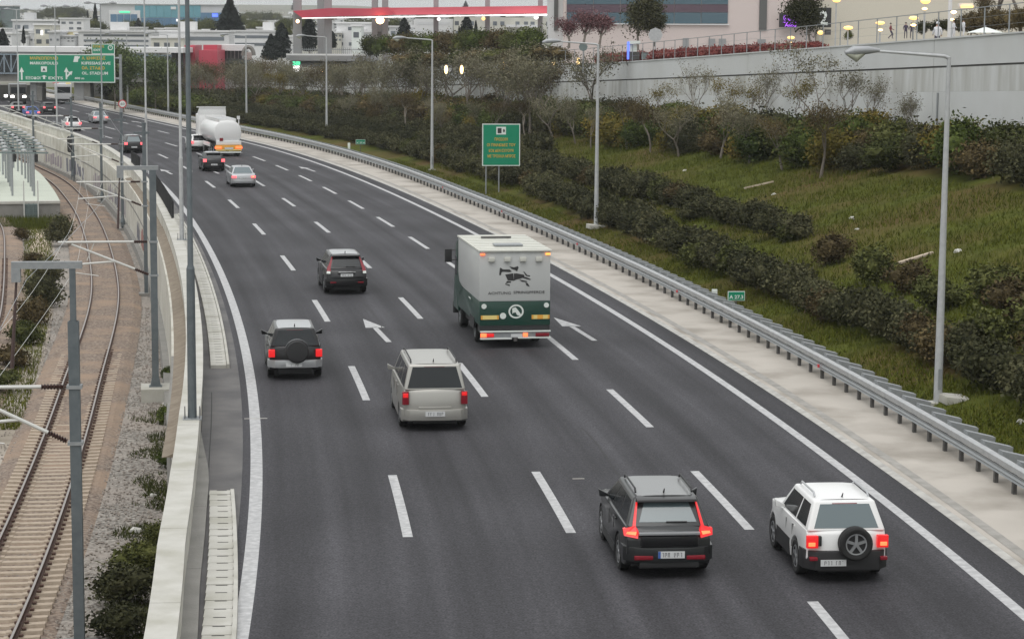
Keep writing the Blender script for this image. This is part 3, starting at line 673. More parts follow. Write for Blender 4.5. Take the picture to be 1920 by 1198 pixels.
m_ = MB(); path_bar(m_, [(.10, -4.8), (.5, -4.8), (.5, 1.4), (.10, 1.4)], -6, 400, 3, of=WS, zf=SEAM); m_.build('backing', 'seam', t)
m_ = MB(); path_bar(m_, [(-.06, 1.44), (.4, 1.44), (.4, 1.52), (-.06, 1.52)], -6, 400, 3, of=WS, zf=SEAM); m_.build('coping', 'wallc', t)
# drain pipe on the wall
m_ = MB(); a = 89.2; m_.tube([W(a, WS(a) - .05, SEAM(a) - 1.3), W(a, WS(a) - .05, SEAM(a) - 4.4)], .05, 6); m_.build('drain_pipe', 'galv', t)
# railing on top of the wall
t = thing('railing', 'thin grey street railing standing on top of the retaining wall', 'railing', (0, 0, 0))
m_ = MB(); m_.box(-.025, .025, -.025, .025, 0, 1.38); rp = m_.mesh('post', 'galv')
FH = lambda s: float(np.interp(s, [60, 100, 140, 260], [1.38, 1.38, 1.15, 1.0]))
s = 60.0
while s < 330:
    x, y, z = W(s, WS(s) + .2, TOP(s)); link('post', rp, t, (x, y, z), (0, 0, HD(s))); s += 3.0
m_ = MB(); path_bar(m_, [(.17, 1.36), (.22, 1.36), (.22, 1.40), (.17, 1.40)], 58, 330, 3, of=WS, zf=TOP); m_.build('handrail', 'galv', t)
for zz in (.45, .9):
    m_ = MB(); path_bar(m_, [(.192, zz), (.202, zz), (.202, zz + .01), (.192, zz + .01)], 58, 330, 3, of=WS, zf=TOP); m_.build('wire', 'galv', t)
# ---------------------------------------------------------------- lamp posts
def lampR(lab, x, y, arm=3.0, h=10.3):
    s, off = near(x, y); z = G(s, off) - .05 if off < 10.5 else 0.0
    t = thing('street_lamp', lab, 'street lamp', (x, y, z), HD(s), 'street lamps along the right guard rail')
    hz = h - z
    m_ = MB(); m_.tube([(0, 0, 0), (0, 0, hz)], [.13, .06], 12); m_.build('pole', 'galvlight', t, smooth=True)
    m_ = MB(); m_.tube([(0, 0, hz - .04), (-.15, 0, hz + .02), (-arm + .75, 0, hz + .16)], [.055, .05, .035], 8); m_.build('arm', 'galvlight', t, smooth=True)
    m_ = MB(); pts = [(-arm + .95, 0, hz + .17), (-arm + .6, 0, hz + .18), (-arm + .2, 0, hz + .16), (-arm - .05, 0, hz + .1)]
    m_.tube(pts, [.05, .12, .14, .05], 10); h_ = m_.build('lamp_head', 'lampcase', t, smooth=True)
    m_ = MB(); m_.tube([(-arm + .5, 0, hz + .1), (-arm + .28, 0, hz - .04), (-arm + .0, 0, hz + .08)], [.06, .13, .05], 10); m_.build('lens', 'lens', t, smooth=True)
    m_ = MB(); m_.box(-.25, .25, -.25, .25, -.1, .12); m_.build('base', 'cap', t)
    m_ = MB(); m_.box(-.05, .05, -.145, -.125, .5, 1.1); m_.build('hatch', 'galv', t)
    return t
RL = [(12.4, 62.3, 'nearest street lamp with a long arm, at the far right beyond the guard rail'),
      (4.5, 116.7, 'street lamp right of the green camera sign, second from the right'),
      (-6.2, 166.1, 'street lamp left of the green camera sign, third from the right'),
      (-18.5, 215.8, 'street lamp left of the small green kilometre sign, fourth from the right'),
      (-31.1, 253.9, 'street lamp just right of the white tank lorry'),
      (-44.5, 281.0, 'thin street lamp beside the yellow green shrubs left of the tank lorry'),
      (-53.6, 302.9, 'farthest right hand street lamp near the round speed limit sign')]
for s, o, lab in RL: lampR(lab, s, o)
for a, o in ((41.0, 9.25), (95.3, 9.9)):
    m_ = MB(); m_.box(-.5, .5, -.45, .45, 0, .24)
    x, y, z = W(a, o, G(a, o) - .1); tag(m_.build('footing_slab', 'cap', None, bevel=.02), 'pale concrete slab in the grass behind the guard rail at the foot of the ' + ('nearest' if a < 50 else 'second') + ' street lamp', 'slab')
    o_ = C.objects[-1]; o_.location = (x, y, z); o_.rotation_euler = (0, .1, HD(a))
def lampL(lab, x, y, r0, r1, mt, h=12.3):
    s, o = near(x, y)
    t = thing('street_lamp', lab, 'street lamp', (x, y, .95), HD(s), 'street lamps on the left parapet')
    m_ = MB(); m_.tube([(0, 0, 0), (0, 0, 3.9)], [r0, r0 * .92], 12); m_.build('lower_pole', mt, t, smooth=True)
    m_ = MB(); m_.tube([(0, 0, 3.9), (0, 0, 4.0), (0, 0, h)], [r0 * .92, r1, r1 * .7], 12); m_.build('upper_pole', mt, t, smooth=True)
    m_ = MB(); m_.tube([(-1.1, 0, h + .1), (0, 0, h), (1.1, 0, h + .1)], .04, 8); m_.build('arm', mt, t)
    for x_ in (-1, 1):
        m_ = MB(); m_.tube([(x_ * .8, 0, h + .1), (x_ * 1.1, 0, h + .12), (x_ * 1.5, 0, h + .08)], [.06, .13, .06], 8); m_.build('lamp_head', 'lampcase', t)
    m_ = MB(); m_.box(-.24, .24, -.24, .24, 0, .035); m_.build('base_plate', 'galv', t)
    for x_ in (-.19, .19):
        m_ = MB(); m_.hexa([(x_ - .012, -.2, .035), (x_ + .012, -.2, .035), (x_ + .012, .2, .035), (x_ - .012, .2, .035)], [(x_ - .012, -.03, .33), (x_ + .012, -.03, .33), (x_ + .012, .03, .33), (x_ - .012, .03, .33)])
        m_.build('gusset', 'darkmetal', t)
    return t
LL = [((361, 785), .115, .075, 'mast', 'nearest tall dark grey lamp post standing on the parapet beside the white lane line'),
      ((341, 450), .105, .075, 'galvlight', 'pale grey lamp post on the parapet, second one from the front'),
      ((275, 324), .10, .07, 'galvlight', 'third lamp post on the parapet with small T shaped head'),
      ((193, 259), .10, .07, 'galv', 'fourth lamp post on the parapet, crossing the right part of the big green sign'),
      ((107, 233), .10, .07, 'galvlight', 'fifth lamp post on the parapet, crossing the middle of the big green sign'),
      ((35, 208), .10, .07, 'galvlight', 'farthest lamp post on the left, at the left edge of the big green sign')]
LPOS = [(-8.25, 55.32), (-15.85, 103.63), (-25.81, 152.96), (-38.13, 202.0), (-48.44, 231.14), (-60.95, 268.42)]
for (px, r0, r1, mt, lab), P_ in zip(LL, LPOS):
    lampL(lab, P_[0], P_[1], r0, r1, mt)
# ================================================================ SIGNS
def sign_plate(t, x0, x1, z0, z1, y=0, border=.06, col='sgreen', back=True):
    m_ = MB(); m_.box(x0, x1, y, y + .05, z0, z1); m_.build('border', 'swhite', t)
    m_ = MB(); m_.box(x0 + border, x1 - border, y - .008, y - .002, z0 + border, z1 - border); m_.build('face', col, t)
    if back:
        m_ = MB(); m_.box(x0 + .02, x1 - .02, y + .052, y + .07, z0 + .02, z1 - .02); m_.build('back', 'signback', t)
def arrow_up(m_, x, z, L, w, y):
    m_.box(x - w / 2, x + w / 2, y - .006, y, z, z + L * .65); m_.add([(x - w * 1.5, y - .007, z + L * .6), (x + w * 1.5, y - .007, z + L * .6), (x, y - .007, z + L)], [(0, 1, 2)])
# camera sign (green, yellow letters)
x, y, z = W(121.5, 9.9, G(121.5, 9.9) - .1)
x -= 1.0
t = thing('camera_sign', 'square green camera warning sign with yellow Greek lettering on two posts behind the guard rail', 'road sign', (x, y, z), .12)
x_ = (-.1, .82)
for q in (.05, .90):
    m_ = MB(); m_.tube([(q, .12, 0), (q, .12, 4.2)], .045, 8); m_.build('post', 'galv', t)
PX = 138.3 / 4070
S0, S1, Z0, Z1 = -.22, 2.27, 1.85, 4.60
sign_plate(t, S0, S1, Z0, Z1)
m_ = MB(); m_.box(.70, 1.33, -.014, -.009, 3.90, 4.40); m_.build('pictogram_panel', 'swhite', t)
m_ = MB(); m_.box(.78, 1.04, -.02, -.015, 3.98, 4.32); m_.box(1.14, 1.26, -.02, -.015, 4.08, 4.22); m_.box(1.17, 1.22, -.02, -.015, 4.03, 4.27); m_.build('camera_symbol', 'sdark', t)
for body, x0, wd, zz in (('ΠΡΟΣΟΧΗ', .58, .86, 3.50), ('ΟΙ ΠΙΝΑΚΙΔΕΣ ΤΟΥ', .08, 1.88, 3.13), ('ΚΟΚ ΔΕΝ ΙΣΧΥΟΥΝ', .2, 1.62, 2.76), ('ΜΕ ΤΡΟΧΑΙΑ ΜΠΡΟΣ', .12, 1.84, 2.40)):
    put_text(body, .26, 'syellow', t, x0, -.016, zz, width=wd, bold=.004)
# kilometre marker A 27.3
def small_sign(x, y, z, rz, lab, txt, wd=.62, hg=.30, zb=.62):
    t = thing('kilometre_sign', lab, 'road sign', (x, y, z), rz, 'small green kilometre signs')
    m_ = MB(); m_.box(-.03, .03, .03, .07, 0, zb); m_.build('post', 'darkmetal', t)
    sign_plate(t, -wd / 2, wd / 2, zb, zb + hg, border=.02, back=True)
    put_text(txt, .19, 'swhite', t, -wd / 2 + .06, -.012, zb + .08, width=wd - .12, bold=.004)
x, y, z = W(62.3, 8.42, .08); x -= .3; small_sign(x, y, z, .08, 'small green kilometre sign reading A 27.3 on a short post behind the guard rail', 'A 27.3', wd=.66, hg=.36)
x, y, z = W(173, 9.6, .1); small_sign(x, y, z, .2, 'tiny green kilometre sign far up the guard rail near the fourth street lamp', 'X 27.4', wd=.85, hg=.42, zb=.9)
for a, o in ((66.3, 8.3), (176.5, 9.3)):
    x, y, z = W(a, o, .05); m_ = MB(); m_.box(-.11, .11, -.05, .05, 0, .9 if a > 100 else .62); m_.box(-.07, .07, -.06, -.05, .45, .58)
    o_ = m_.build('marker_post', 'swhite', bevel=.015); o_.location = (x, y, z); tag(o_, 'white marker post behind the guard rail ' + ('by the A 27.3 sign' if a < 100 else 'beside the tiny far kilometre sign'), 'marker post')
# speed limit sign
x, y, z = -48.8, 272.0, 0; t = thing('speed_limit_sign', 'round speed limit sign with red rim reading 60 near the bridge', 'road sign', (x, y, z), .3)
m_ = MB(); m_.tube([(0, .06, 0), (0, .06, 2.3)], .04, 8); m_.build('post', 'galv', t)
m_ = MB(); m_.tube([(0, 0, 1.75), (0, .04, 1.75)], .52, 24); m_.build('rim', 'sred', t)
m_ = MB(); m_.tube([(0, -.006, 1.75), (0, -.002, 1.75)], .40, 24); m_.build('disc', 'swhite', t)
put_text('60', .42, 'sdark', t, -.25, -.012, 1.6, width=.5)
# big green gantry sign
GZ = 275.0
def gx(px): return (px - 960) / 4070 * GZ
def gz(py): return 10.9 - (py - 59.5) / 4070 * GZ
t = thing('direction_sign', 'big green overhead direction sign with Greek and Latin destinations and white arrows before the bridge', 'road sign', (gx(36), GZ, 0), .02)
WD = gx(216.5) - gx(36); Z0, Z1 = gz(157.5), gz(105)
sign_plate(t, 0, WD, Z0, Z1, border=.12)
PXM = GZ / 4070
def px2(x): return (x - 36) * PXM
sign_plate(t, px2(173.5), WD, Z1 + .03, gz(85.5), border=.09)
for body, xa, xb, yb, hh, mt in (('ΜΑΡΚΟΠΟΥΛΟ', 58.5, 110.5, 115.5, .36, 'syellow'), ('MARKOPOULO', 58.5, 110.5, 124.5, .36, 'swhite'),
                                ('Λ. ΚΗΦΙΣΙΑΣ', 155, 199, 114.8, .36, 'syellow'), ('KIFISSIAS AVE', 154, 208, 124, .36, 'swhite'), ('ΟΛ. ΣΤΑΔΙΟ', 154.5, 197, 133, .36, 'syellow'), ('OL. STADIUM', 154.5, 203, 142.5, .36, 'swhite'),
                                ('400 m', 141, 159, 151.3, .26, 'swhite'), ('ΕΞΟΔΟΣ', 176, 197, 92.3, .28, 'syellow'), ('EXIT', 177, 190, 99, .28, 'swhite'), ('ΕΞΟΔΟΙ', 50, 77, 151.8, .34, 'swhite'), ('EXITS', 92, 119, 151.8, .34, 'swhite')):
    put_text(body, hh * 1.38, mt, t, px2(xa), -.016, gz(yb), width=(xb - xa) * PXM, bold=.012)
m_ = MB(); arrow_up(m_, px2(43), gz(153), 1.6, .20, -.012); arrow_up(m_, px2(126), gz(151.5), 1.5, .20, -.012)
arrow_up(m_, px2(84.5), gz(151.5), .5, .26, -.012)
P0 = (px2(126), gz(148)); P1 = (px2(133), gz(140.5))
m_.add([(P0[0], -.02, P0[1] - .12), (P0[0], -.02, P0[1] + .12), (P1[0] - .08, -.02, P1[1] + .08), (P1[0] + .08, -.02, P1[1] - .08)], [(3, 2, 1, 0)])
m_.add([(P1[0] - .25, -.021, P1[1] + .15), (P1[0] + .15, -.021, P1[1] - .25), (P1[0] + .30, -.021, P1[1] + .28)], [(1, 2, 0)])
m_.build('arrow', 'swhite', t)
m_ = MB(); m_.box(px2(79), px2(90), -.02, -.015, gz(138.3), gz(128)); m_.build('pictogram_panel', 'swhite', t)
m_ = MB(); m_.add([(px2(81.5), -.026, gz(136)), (px2(87.5), -.026, gz(136)), (px2(84.5), -.026, gz(130.5))], [(0, 1, 2)]); m_.build('pictogram', 'sdark', t)
m_ = MB(); m_.hexa([(px2(139), -.02, gz(119.5)), (px2(148), -.02, gz(119.5)), (px2(148), -.014, gz(119.5)), (px2(139), -.014, gz(119.5))], [(px2(142), -.02, gz(108.5)), (px2(149), -.02, gz(108.5)), (px2(149), -.014, gz(108.5)), (px2(142), -.014, gz(108.5))])
m_.hexa([(px2(148), -.022, gz(114.5)), (px2(151), -.022, gz(112.5)), (px2(151), -.016, gz(112.5)), (px2(148), -.016, gz(114.5))], [(px2(147), -.022, gz(111)), (px2(152), -.022, gz(108.5)), (px2(152), -.016, gz(108.5)), (px2(147), -.016, gz(111))]); m_.build('exit_symbol', 'swhite', t)
m_ = MB(); cx_, cz_ = px2(208.5), gz(92.6)
ring = [(cx_ + r * math.cos(a), -.016, cz_ + r * math.sin(a)) for r in (.22, .32) for a in [k * math.pi / 8 for k in range(16)]]
m_.add(ring, [(k, (k + 1) % 16, 16 + (k + 1) % 16, 16 + k) for k in range(16)]); m_.box(cx_ - .03, cx_ + .03, -.02, -.014, cz_ - .02, cz_ + .15); m_.build('emblem', 'swhite', t)
px_ = px2(225.5); m_ = MB(); m_.tube([(px_, .5, 0), (px_, .5, gz(105))], .19, 10); m_.build('support_post', 'galv', t)
m_ = MB(); m_.tube([(px_, .5, gz(112)), (0, .5, gz(112))], .14, 8); m_.tube([(px_, .5, gz(150)), (0, .5, gz(150))], .14, 8); m_.build('support_arm', 'galv', t)
# ================================================================ VEHICLES
def lerp3(a, b, t): return a + (b - a) * t
def patch(c, u0, u1, v0, v1, off=.006, th=.012, vs_=None):
    """quad on a bilinear face c = [bl, br, tr, tl] seen from outside"""
    bl, br, tr, tl = [Vector(p) for p in c]; n = (br - bl).cross(tl - bl).normalized()
    def P(u, v): return lerp3(lerp3(bl, br, u), lerp3(tl, tr, u), v)
    q = vs_ or [(u0, v0), (u1, v0), (u1, v1), (u0, v1)]
    o = [P(*a) + n * off for a in q]; i = [P(*a) - n * th for a in q]; k = len(q)
    return o + i, [tuple(range(k))] + [tuple(range(2 * k - 1, k - 1, -1))] + [(j, k + j, k + (j + 1) % k, (j + 1) % k) for j in range(k)]
wheel_cache = {}
def wheel_meshes(r, w_, rimm):
    key = (r, w_, rimm)
    if key in wheel_cache: return wheel_cache[key]
    def lathe(prof, n=28):
        v, f = [], []
        for k in range(n):
            a = 2 * math.pi * k / n
            for x, rr in prof: v.append((x, rr * math.cos(a), rr * math.sin(a)))
        m = len(prof)
        for k in range(n):
            for j in range(m - 1): f.append((k * m + j, k * m + j + 1, ((k + 1) % n) * m + j + 1, ((k + 1) % n) * m + j))
        return v, f
    h = w_ / 2
    ty = MB(); v, f = lathe([(-h * .8, r * .62), (-h, r * .72), (-h, r * .90), (-h * .75, r), (h * .75, r), (h, r * .90), (h, r * .72), (h * .8, r * .62)]); ty.add(v, f)
    rm = MB(); v, f = lathe([(-h * .85, r * .63), (-h * .88, r * .60), (-h * .5, r * .55), (-h * .35, .0)]); rm.add(v, f, 1)
    for k in range(5):
        M_ = Matrix.Rotation(2 * math.pi * k / 5, 4, 'X')
        rm.box(-h * .9, -h * .55, -r * .08, r * .08, r * .06, r * .60, 0, M_)
    v, f = lathe([(-h * .95, 0), (-h * .95, r * .13), (-h * .5, r * .14)], 12); rm.add(v, f)
    v, f = lathe([(-h * .90, r * .56), (-h * .93, r * .63), (-h * .8, r * .64)]); rm.add(v, f)
    wheel_cache[key] = (ty.mesh('tyre', 'rubber'), rm.mesh('rim', [rimm, 'plastic']))
    for me in wheel_cache[key]: me.polygons.foreach_set('use_smooth', [True] * len(me.polygons)); me.set_sharp_from_angle(angle=.6)
    return wheel_cache[key]
def add_wheel(t, x, y, r, w_=.21, rimm='rim', name='wheel', axis='x', z=None):
    ty, rm = wheel_meshes(r, w_, rimm)
    e = bpy.data.objects.new(name, None); C.objects.link(e); e.parent = t; e.location = (x, y, r if z is None else z); e.empty_display_size = .1
    e.rotation_euler = (0, 0, (math.pi if x > 0 else 0) if axis == 'x' else math.pi / 2)
    link('tyre', ty, e); link('rim', rm, e); return e
def body_mb(S):
    L, Wd = S['L'], S['W'] / 2; yr, yf, ra = S['yr'], S['yf'], S['ra']; b, bo, cl = S['belt'], S['bon'], S['clear']; hl = L / 2
    pr = [(-hl + .10, cl + .08), (-hl + .25, cl)]
    def arc(yc):
        a = []
        for k in range(0, 9):
            th = math.pi - math.pi * k / 8; a.append((yc + ra * math.cos(th), max(cl, S['r'] + ra * math.sin(th) * 1.0)))
        return a
    pr += [(yr - ra, cl)] + arc(yr) + [(yr + ra, cl), (yf - ra, cl)] + arc(yf) + [(yf + ra, cl)]
    pr += [(hl - .12, cl + .03), (hl - .02, cl + .18), (hl, cl + .38), (hl - .06, bo - .16), (hl - .26, bo - .03)]
    cf = S['cab'][3]
    pr += [(lerp3(hl - .3, cf, .5), lerp3(bo, b, .55)), (cf, b), (S['cab'][0] + .02, b)]
    pr += S['tail']     # from the belt down to the bumper at the rear
    cols = [-1, -.93, -.6, 0, .6, .93, 1]
    v, f = [], []; n = len(pr)
    for y, z in pr:
        e = max(0, (abs(y) - (hl - .75)) / .75); wy = Wd * (1 - (.085 if y < 0 else .13) * e * e); tz = max(0, (z - .62)) * .12
        wz = wy - tz * .5 if z > .62 else wy - max(0, .5 - z) * .06
        for c in cols:
            pull = (.10 if y < 0 else .20) * abs(c) ** 3 * e
            crown = .018 * (1 - c * c) if z > b - .12 and y > -hl + .3 else 0
            inset = .012 if abs(c) == 1 else 0
            zz = z + crown - (.018 if abs(c) == 1 and z >= b - .02 else 0)
            v.append((wz * c, y - math.copysign(pull, y), zz))
    m = len(cols)
    for i in range(n):
        k = (i + 1) % n
        for j in range(m - 1): f.append((i * m + j, k * m + j, k * m + j + 1, i * m + j + 1))
    f.append(tuple(i * m for i in range(n))[::-1]); f.append(tuple(i * m + m - 1 for i in range(n)))
    mb = MB(); mb.add(v, f); return mb
def cabin_faces(S):
    yb0, yt0, yt1, yb1 = S['cab']; wb, wt, zb, zt = S['cw'][0], S['cw'][1], S['belt'] - .03, S['H']
    zt0 = zt - S.get('rdrop', .05); zt1 = zt - .05
    B = [(-wb + .02, yb0, zb), (wb - .02, yb0, zb), (wb, yb1, zb), (-wb, yb1, zb)]; T = [(-wt, yt0, zt0), (wt, yt0, zt0), (wt, yt1, zt1), (-wt, yt1, zt1)]
    # rear, right, front, left as seen from outside
    return B, T, dict(rear=[B[0], B[1], T[1], T[0]], right=[B[1], B[2], T[2], T[1]], front=[B[2], B[3], T[3], T[2]], left=[B[3], B[0], T[0], T[3]])
def make_car(name, label, cat, x, y, rz, S, group=None):
    L = S['L']; t = thing(name, label, cat, (x - (-math.sin(rz)) * (-L / 2), y - math.cos(rz) * (-L / 2), 0), rz, group)
    t.location = (x + -math.sin(rz) * L / 2, y + math.cos(rz) * L / 2, .012)
    body_mb(S).build('body', S['paint'], t, bevel=.022, bseg=2)
    B, T, F = cabin_faces(S)
    m_ = MB(); mid = S['H']; wt = S['cw'][1]; yt0, yt1 = S['cab'][1], S['cab'][2]
    m_.hexa(B, T)
    m_.build('cabin', S.get('cabpaint', S['paint']), t, bevel=.05, bseg=3)
    # crowned roof panel
    v, f = [], []
    ny, nx = 7, 7
    for i in range(ny):
        q = i / (ny - 1); yy = yt0 + .05 + (yt1 - yt0 - .07) * q; ze = T[0][2] + (T[2][2] - T[0][2]) * q
        for j in range(nx):
            u = j / (nx - 1) * 2 - 1; v.append((u * (wt - .045), yy, ze - .006 + (S['H'] - ze + .006) * (1 - u ** 4) * math.sin(math.pi * (.12 + .76 * q))))
    for i in range(ny - 1):
        for j in range(nx - 1): f.append((i * nx + j, i * nx + j + 1, (i + 1) * nx + j + 1, (i + 1) * nx + j))
    m_ = MB(); m_.add(v, f); m_.build('roof', S.get('roof_sky_tint', S.get('cabpaint', S['paint'])), t, smooth=True)  # dark cars get a paler roof colour here, imitating reflected sky
    # glass
    ru0, ru1, rv0, rv1 = S.get('rglass', (.10, .90, .12, .86))
    v, f = patch(F['rear'], ru0, ru1, rv0, rv1, vs_=[(ru0 - .03, rv0), (ru1 + .03, rv0), (ru1, rv1), (ru0, rv1)]); m_ = MB(); m_.add(v, f); m_.build('rear_window', S.get('rg', 'glass'), t)
    v, f = patch(F['front'], .07, .93, .10, .92); m_ = MB(); m_.add(v, f); m_.build('windscreen', 'glass', t)
    for side in ('left', 'right'):
        for a, b in S.get('side', ((.07, .36), (.39, .68), (.71, .93))):
            u0, u1 = (a, b) if side == 'right' else (1 - b, 1 - a)
            v, f = patch(F[side], u0, u1, .10, .84); m_ = MB(); m_.add(v, f); m_.build('side_window', 'glass', t)
    # wheels, arches, mirrors
    wx = S['W'] / 2 - .12
    for yy in (S['yr'], S['yf']):
        for xx in (-wx, wx): add_wheel(t, xx, yy, S['r'], S.get('tw', .22), S.get('rimm', 'rim'))
    m_ = MB(); m_.box(-S['W'] / 2 + .2, S['W'] / 2 - .2, -L / 2 + .25, L / 2 - .3, S['clear'] - .02, S['clear'] + .3); m_.build('underbody', 'plastic', t)
    for sx in (-1, 1):
        m_ = MB(); mx_ = S['cw'][0] - .02; ym = S['cab'][3] - .42
        m_.hexa([(sx * mx_, ym - .03, S['belt'] + .02), (sx * (mx_ + .2), ym - .05, S['belt'] + .03), (sx * (mx_ + .2), ym + .08, S['belt'] + .03), (sx * mx_, ym + .04, S['belt'] + .02)],
                [(sx * mx_, ym - .03, S['belt'] + .07), (sx * (mx_ + .22), ym - .05, S['belt'] + .19), (sx * (mx_ + .22), ym + .08, S['belt'] + .19), (sx * mx_, ym + .04, S['belt'] + .07)])
        m_.build('mirror', S.get('mirror', S['paint']), t, bevel=.015)
    if S.get('cladding'):
        z0, z1 = S['clear'] + .01, S['cladding']
        for sx in (-1, 1):
            m_ = MB(); m_.hexa([(sx * (S['W'] / 2 - .03), S['yr'] + S['ra'] + .04, z0), (sx * (S['W'] / 2 + .012), S['yr'] + S['ra'] + .04, z0), (sx * (S['W'] / 2 + .012), S['yf'] - S['ra'] - .04, z0), (sx * (S['W'] / 2 - .03), S['yf'] - S['ra'] - .04, z0)],
                    [(sx * (S['W'] / 2 - .03), S['yr'] + S['ra'] + .04, z1), (sx * (S['W'] / 2 + .008), S['yr'] + S['ra'] + .04, z1), (sx * (S['W'] / 2 + .008), S['yf'] - S['ra'] - .04, z1), (sx * (S['W'] / 2 - .03), S['yf'] - S['ra'] - .04, z1)])
            m_.build('sill', 'plastic', t)
    hl = L / 2
    m_ = MB(); m_.box(-S['W'] / 2 + .34, S['W'] / 2 - .34, -hl + .12, -hl + .40, .19, S['clear'] + .16); m_.build('rear_shade_block', 'plastic', t, bevel=.02)  # dark block added to deepen the shade under the rear bumper
    if S.get('bumper'):
        z0, z1, mt = S['bumper']; wq = S['W'] / 2
        m_ = MB(); v = []
        pr = [(-wq + .0, -hl + .50), (-wq + .02, -hl + .20), (-wq + .22, -hl - .03), (-wq * .4, -hl - .07), (wq * .4, -hl - .07), (wq - .22, -hl - .03), (wq - .02, -hl + .20), (wq, -hl + .50)]
        inn = [(a * .82, b + .2) for a, b in pr]
        k = len(pr); v = [(a, b, z0) for a, b in pr] + [(a, b, z0) for a, b in inn] + [(a, b, z1) for a, b in pr] + [(a, b, z1) for a, b in inn]
        f = []
        for j in range(k - 1): f += [(j, j + 1, 2 * k + j + 1, 2 * k + j), (k + j + 1, k + j, 3 * k + j, 3 * k + j + 1), (2 * k + j, 2 * k + j + 1, 3 * k + j + 1, 3 * k + j), (j + 1, j, k + j, k + j + 1)]
        f += [(0, 2 * k, 3 * k, k), (k - 1, 2 * k - 1, 4 * k - 1, 3 * k - 1)]
        m_.add(v, f); m_.build('rear_bumper', mt, t, bevel=.02)
    if S.get('rails'):
        for sx in (-1, 1):
            m_ = MB(); xx = sx * (wt - .07); zt_ = S['H'] + .03
            m_.tube([(xx, yt0 + .25, zt_ - .05), (xx, yt0 + .35, zt_ + .02), (xx, yt1 - .3, zt_ + .02), (xx, yt1 - .2, zt_ - .05)], .022, 6); m_.build('roof_rail', S['rails'], t)
    if S.get('spoiler'):
        m_ = MB(); zt_ = T[0][2]; m_.hexa([(-wt + .03, yt0 - .22, zt_ - .07), (wt - .03, yt0 - .22, zt_ - .07), (wt - .03, yt0 + .06, zt_ - .05), (-wt + .03, yt0 + .06, zt_ - .05)], [(-wt + .05, yt0 - .20, zt_ - .02), (wt - .05, yt0 - .20, zt_ - .02), (wt - .03, yt0 + .1, zt_ + .01), (-wt + .03, yt0 + .1, zt_ + .01)]); m_.build('spoiler', S['spoiler'], t, bevel=.012)
    for (x0, x1, z0, z1, mt, dy, nm) in S.get('rear', []):
        m_ = MB(); ya = -hl + dy
        m_.box(x0, x1, ya - .03, ya + .08, z0, z1); m_.build(nm, mt, t, bevel=.012)
    for (nm, mt, pts) in S.get('rearpoly', []):   # polygon on the rear face, given as (x, z) with the y of the tail taken from the profile
        tl = [(S['cab'][0] + .02, S['belt'])] + S['tail']
        def yat(z):
            if z > S['belt']: return lerp3(S['cab'][0], S['cab'][1], (z - S['belt']) / (T[0][2] - S['belt']))
            zs = [a[1] for a in tl][::-1]; yy_ = [a[0] for a in tl][::-1]; return float(np.interp(z, zs, yy_))
        for sx in (-1, 1):
            fr = [(sx * a, yat(b) - .035 + .16 * max(0, (abs(a) - S['W'] / 2 + .30) / .3) ** 2, b) for a, b in pts]; bk = [(p[0], p[1] + .12, p[2]) for p in fr]
            k = len(fr); m_ = MB(); m_.add(fr + bk, [tuple(range(k)), tuple(range(2 * k - 1, k - 1, -1))] + [(j, k + j, k + (j + 1) % k, (j + 1) % k) for j in range(k)]); m_.build(nm, mt, t)
    if S.get('plate'):
        px, pz, pw, ph, dy, blue = S['plate']; ya = -hl + dy
        m_ = MB(); m_.box(px - pw / 2, px + pw / 2, ya - .012, ya, pz, pz + ph); p = m_.build('number_plate', 'plate', t)
        m_ = MB()
        for k in range(7):
            if k == 3: continue
            xx = px - pw / 2 + .075 + k * (pw - .11) / 7; q1, q2, q3 = (random.random() for _ in range(3)); z0_, z1_ = pz + .025, pz + ph - .025
            if q1 < .6: m_.box(xx, xx + .011, ya - .016, ya - .013, z0_, z1_)
            if q2 < .7: m_.box(xx + .028, xx + .038, ya - .016, ya - .013, z0_ + (.03 if q1 < .3 else 0), z1_)
            m_.box(xx + .011, xx + .028, ya - .016, ya - .013, z1_ - .010, z1_) if q3 < .6 else m_.box(xx + .011, xx + .028, ya - .016, ya - .013, z0_, z0_ + .01)
        m_.build('print', 'platemark', p)
        if blue: m_ = MB(); m_.box(px - pw / 2, px - pw / 2 + .05, ya - .017, ya - .013, pz, pz + ph); m_.build('blue_band', 'blue', p)
    if S.get('spare'):
        px, pz, r, cov = S['spare']
        if cov:
            m_ = MB(); m_.tube([(px, -hl + .02, pz), (px, -hl - .16, pz), (px, -hl - .20, pz)], [r, r, r * .86], 24); m_.build('spare_wheel_cover', 'plastic', t, bevel=.01)
            m_ = MB()
            rg = [(px + q * math.cos(a), -hl + dd, pz + q * math.sin(a)) for q, dd in ((r + .015, .0), (r + .015, -.17)) for a in [math.pi * (.12 + .76 * k / 12) for k in range(13)]]
            m_.add(rg, [(k, k + 1, 14 + k, 13 + k) for k in range(12)]); m_.build('cover_band', 'silver2', t)
        else:
            ty, rm = wheel_meshes(r, .22, 'rim'); e = bpy.data.objects.new('spare_wheel', None); C.objects.link(e); e.parent = t; e.location = (px, -hl - .10, pz); e.rotation_euler = (0, 0, math.pi / 2)
            link('tyre', ty, e); link('rim', rm, e)
    for sx in (-1, 1):     # door gaps
        for yy in (S['cab'][2] - .30, (S['cab'][1] + S['cab'][2]) / 2 - .02):
            m_ = MB(); xo = S['W'] / 2 - .012; m_.box(sx * xo - .006, sx * xo + .006, yy - .006, yy + .006, S['clear'] + .22, S['belt'] - .10); m_.build('door_gap', 'plastic', t)
    v, f = patch(F['rear'], .30, .70, .885, .91, off=.004); m_ = MB(); m_.add(v, f); m_.build('high_brake_lamp', 'lampdull', t)
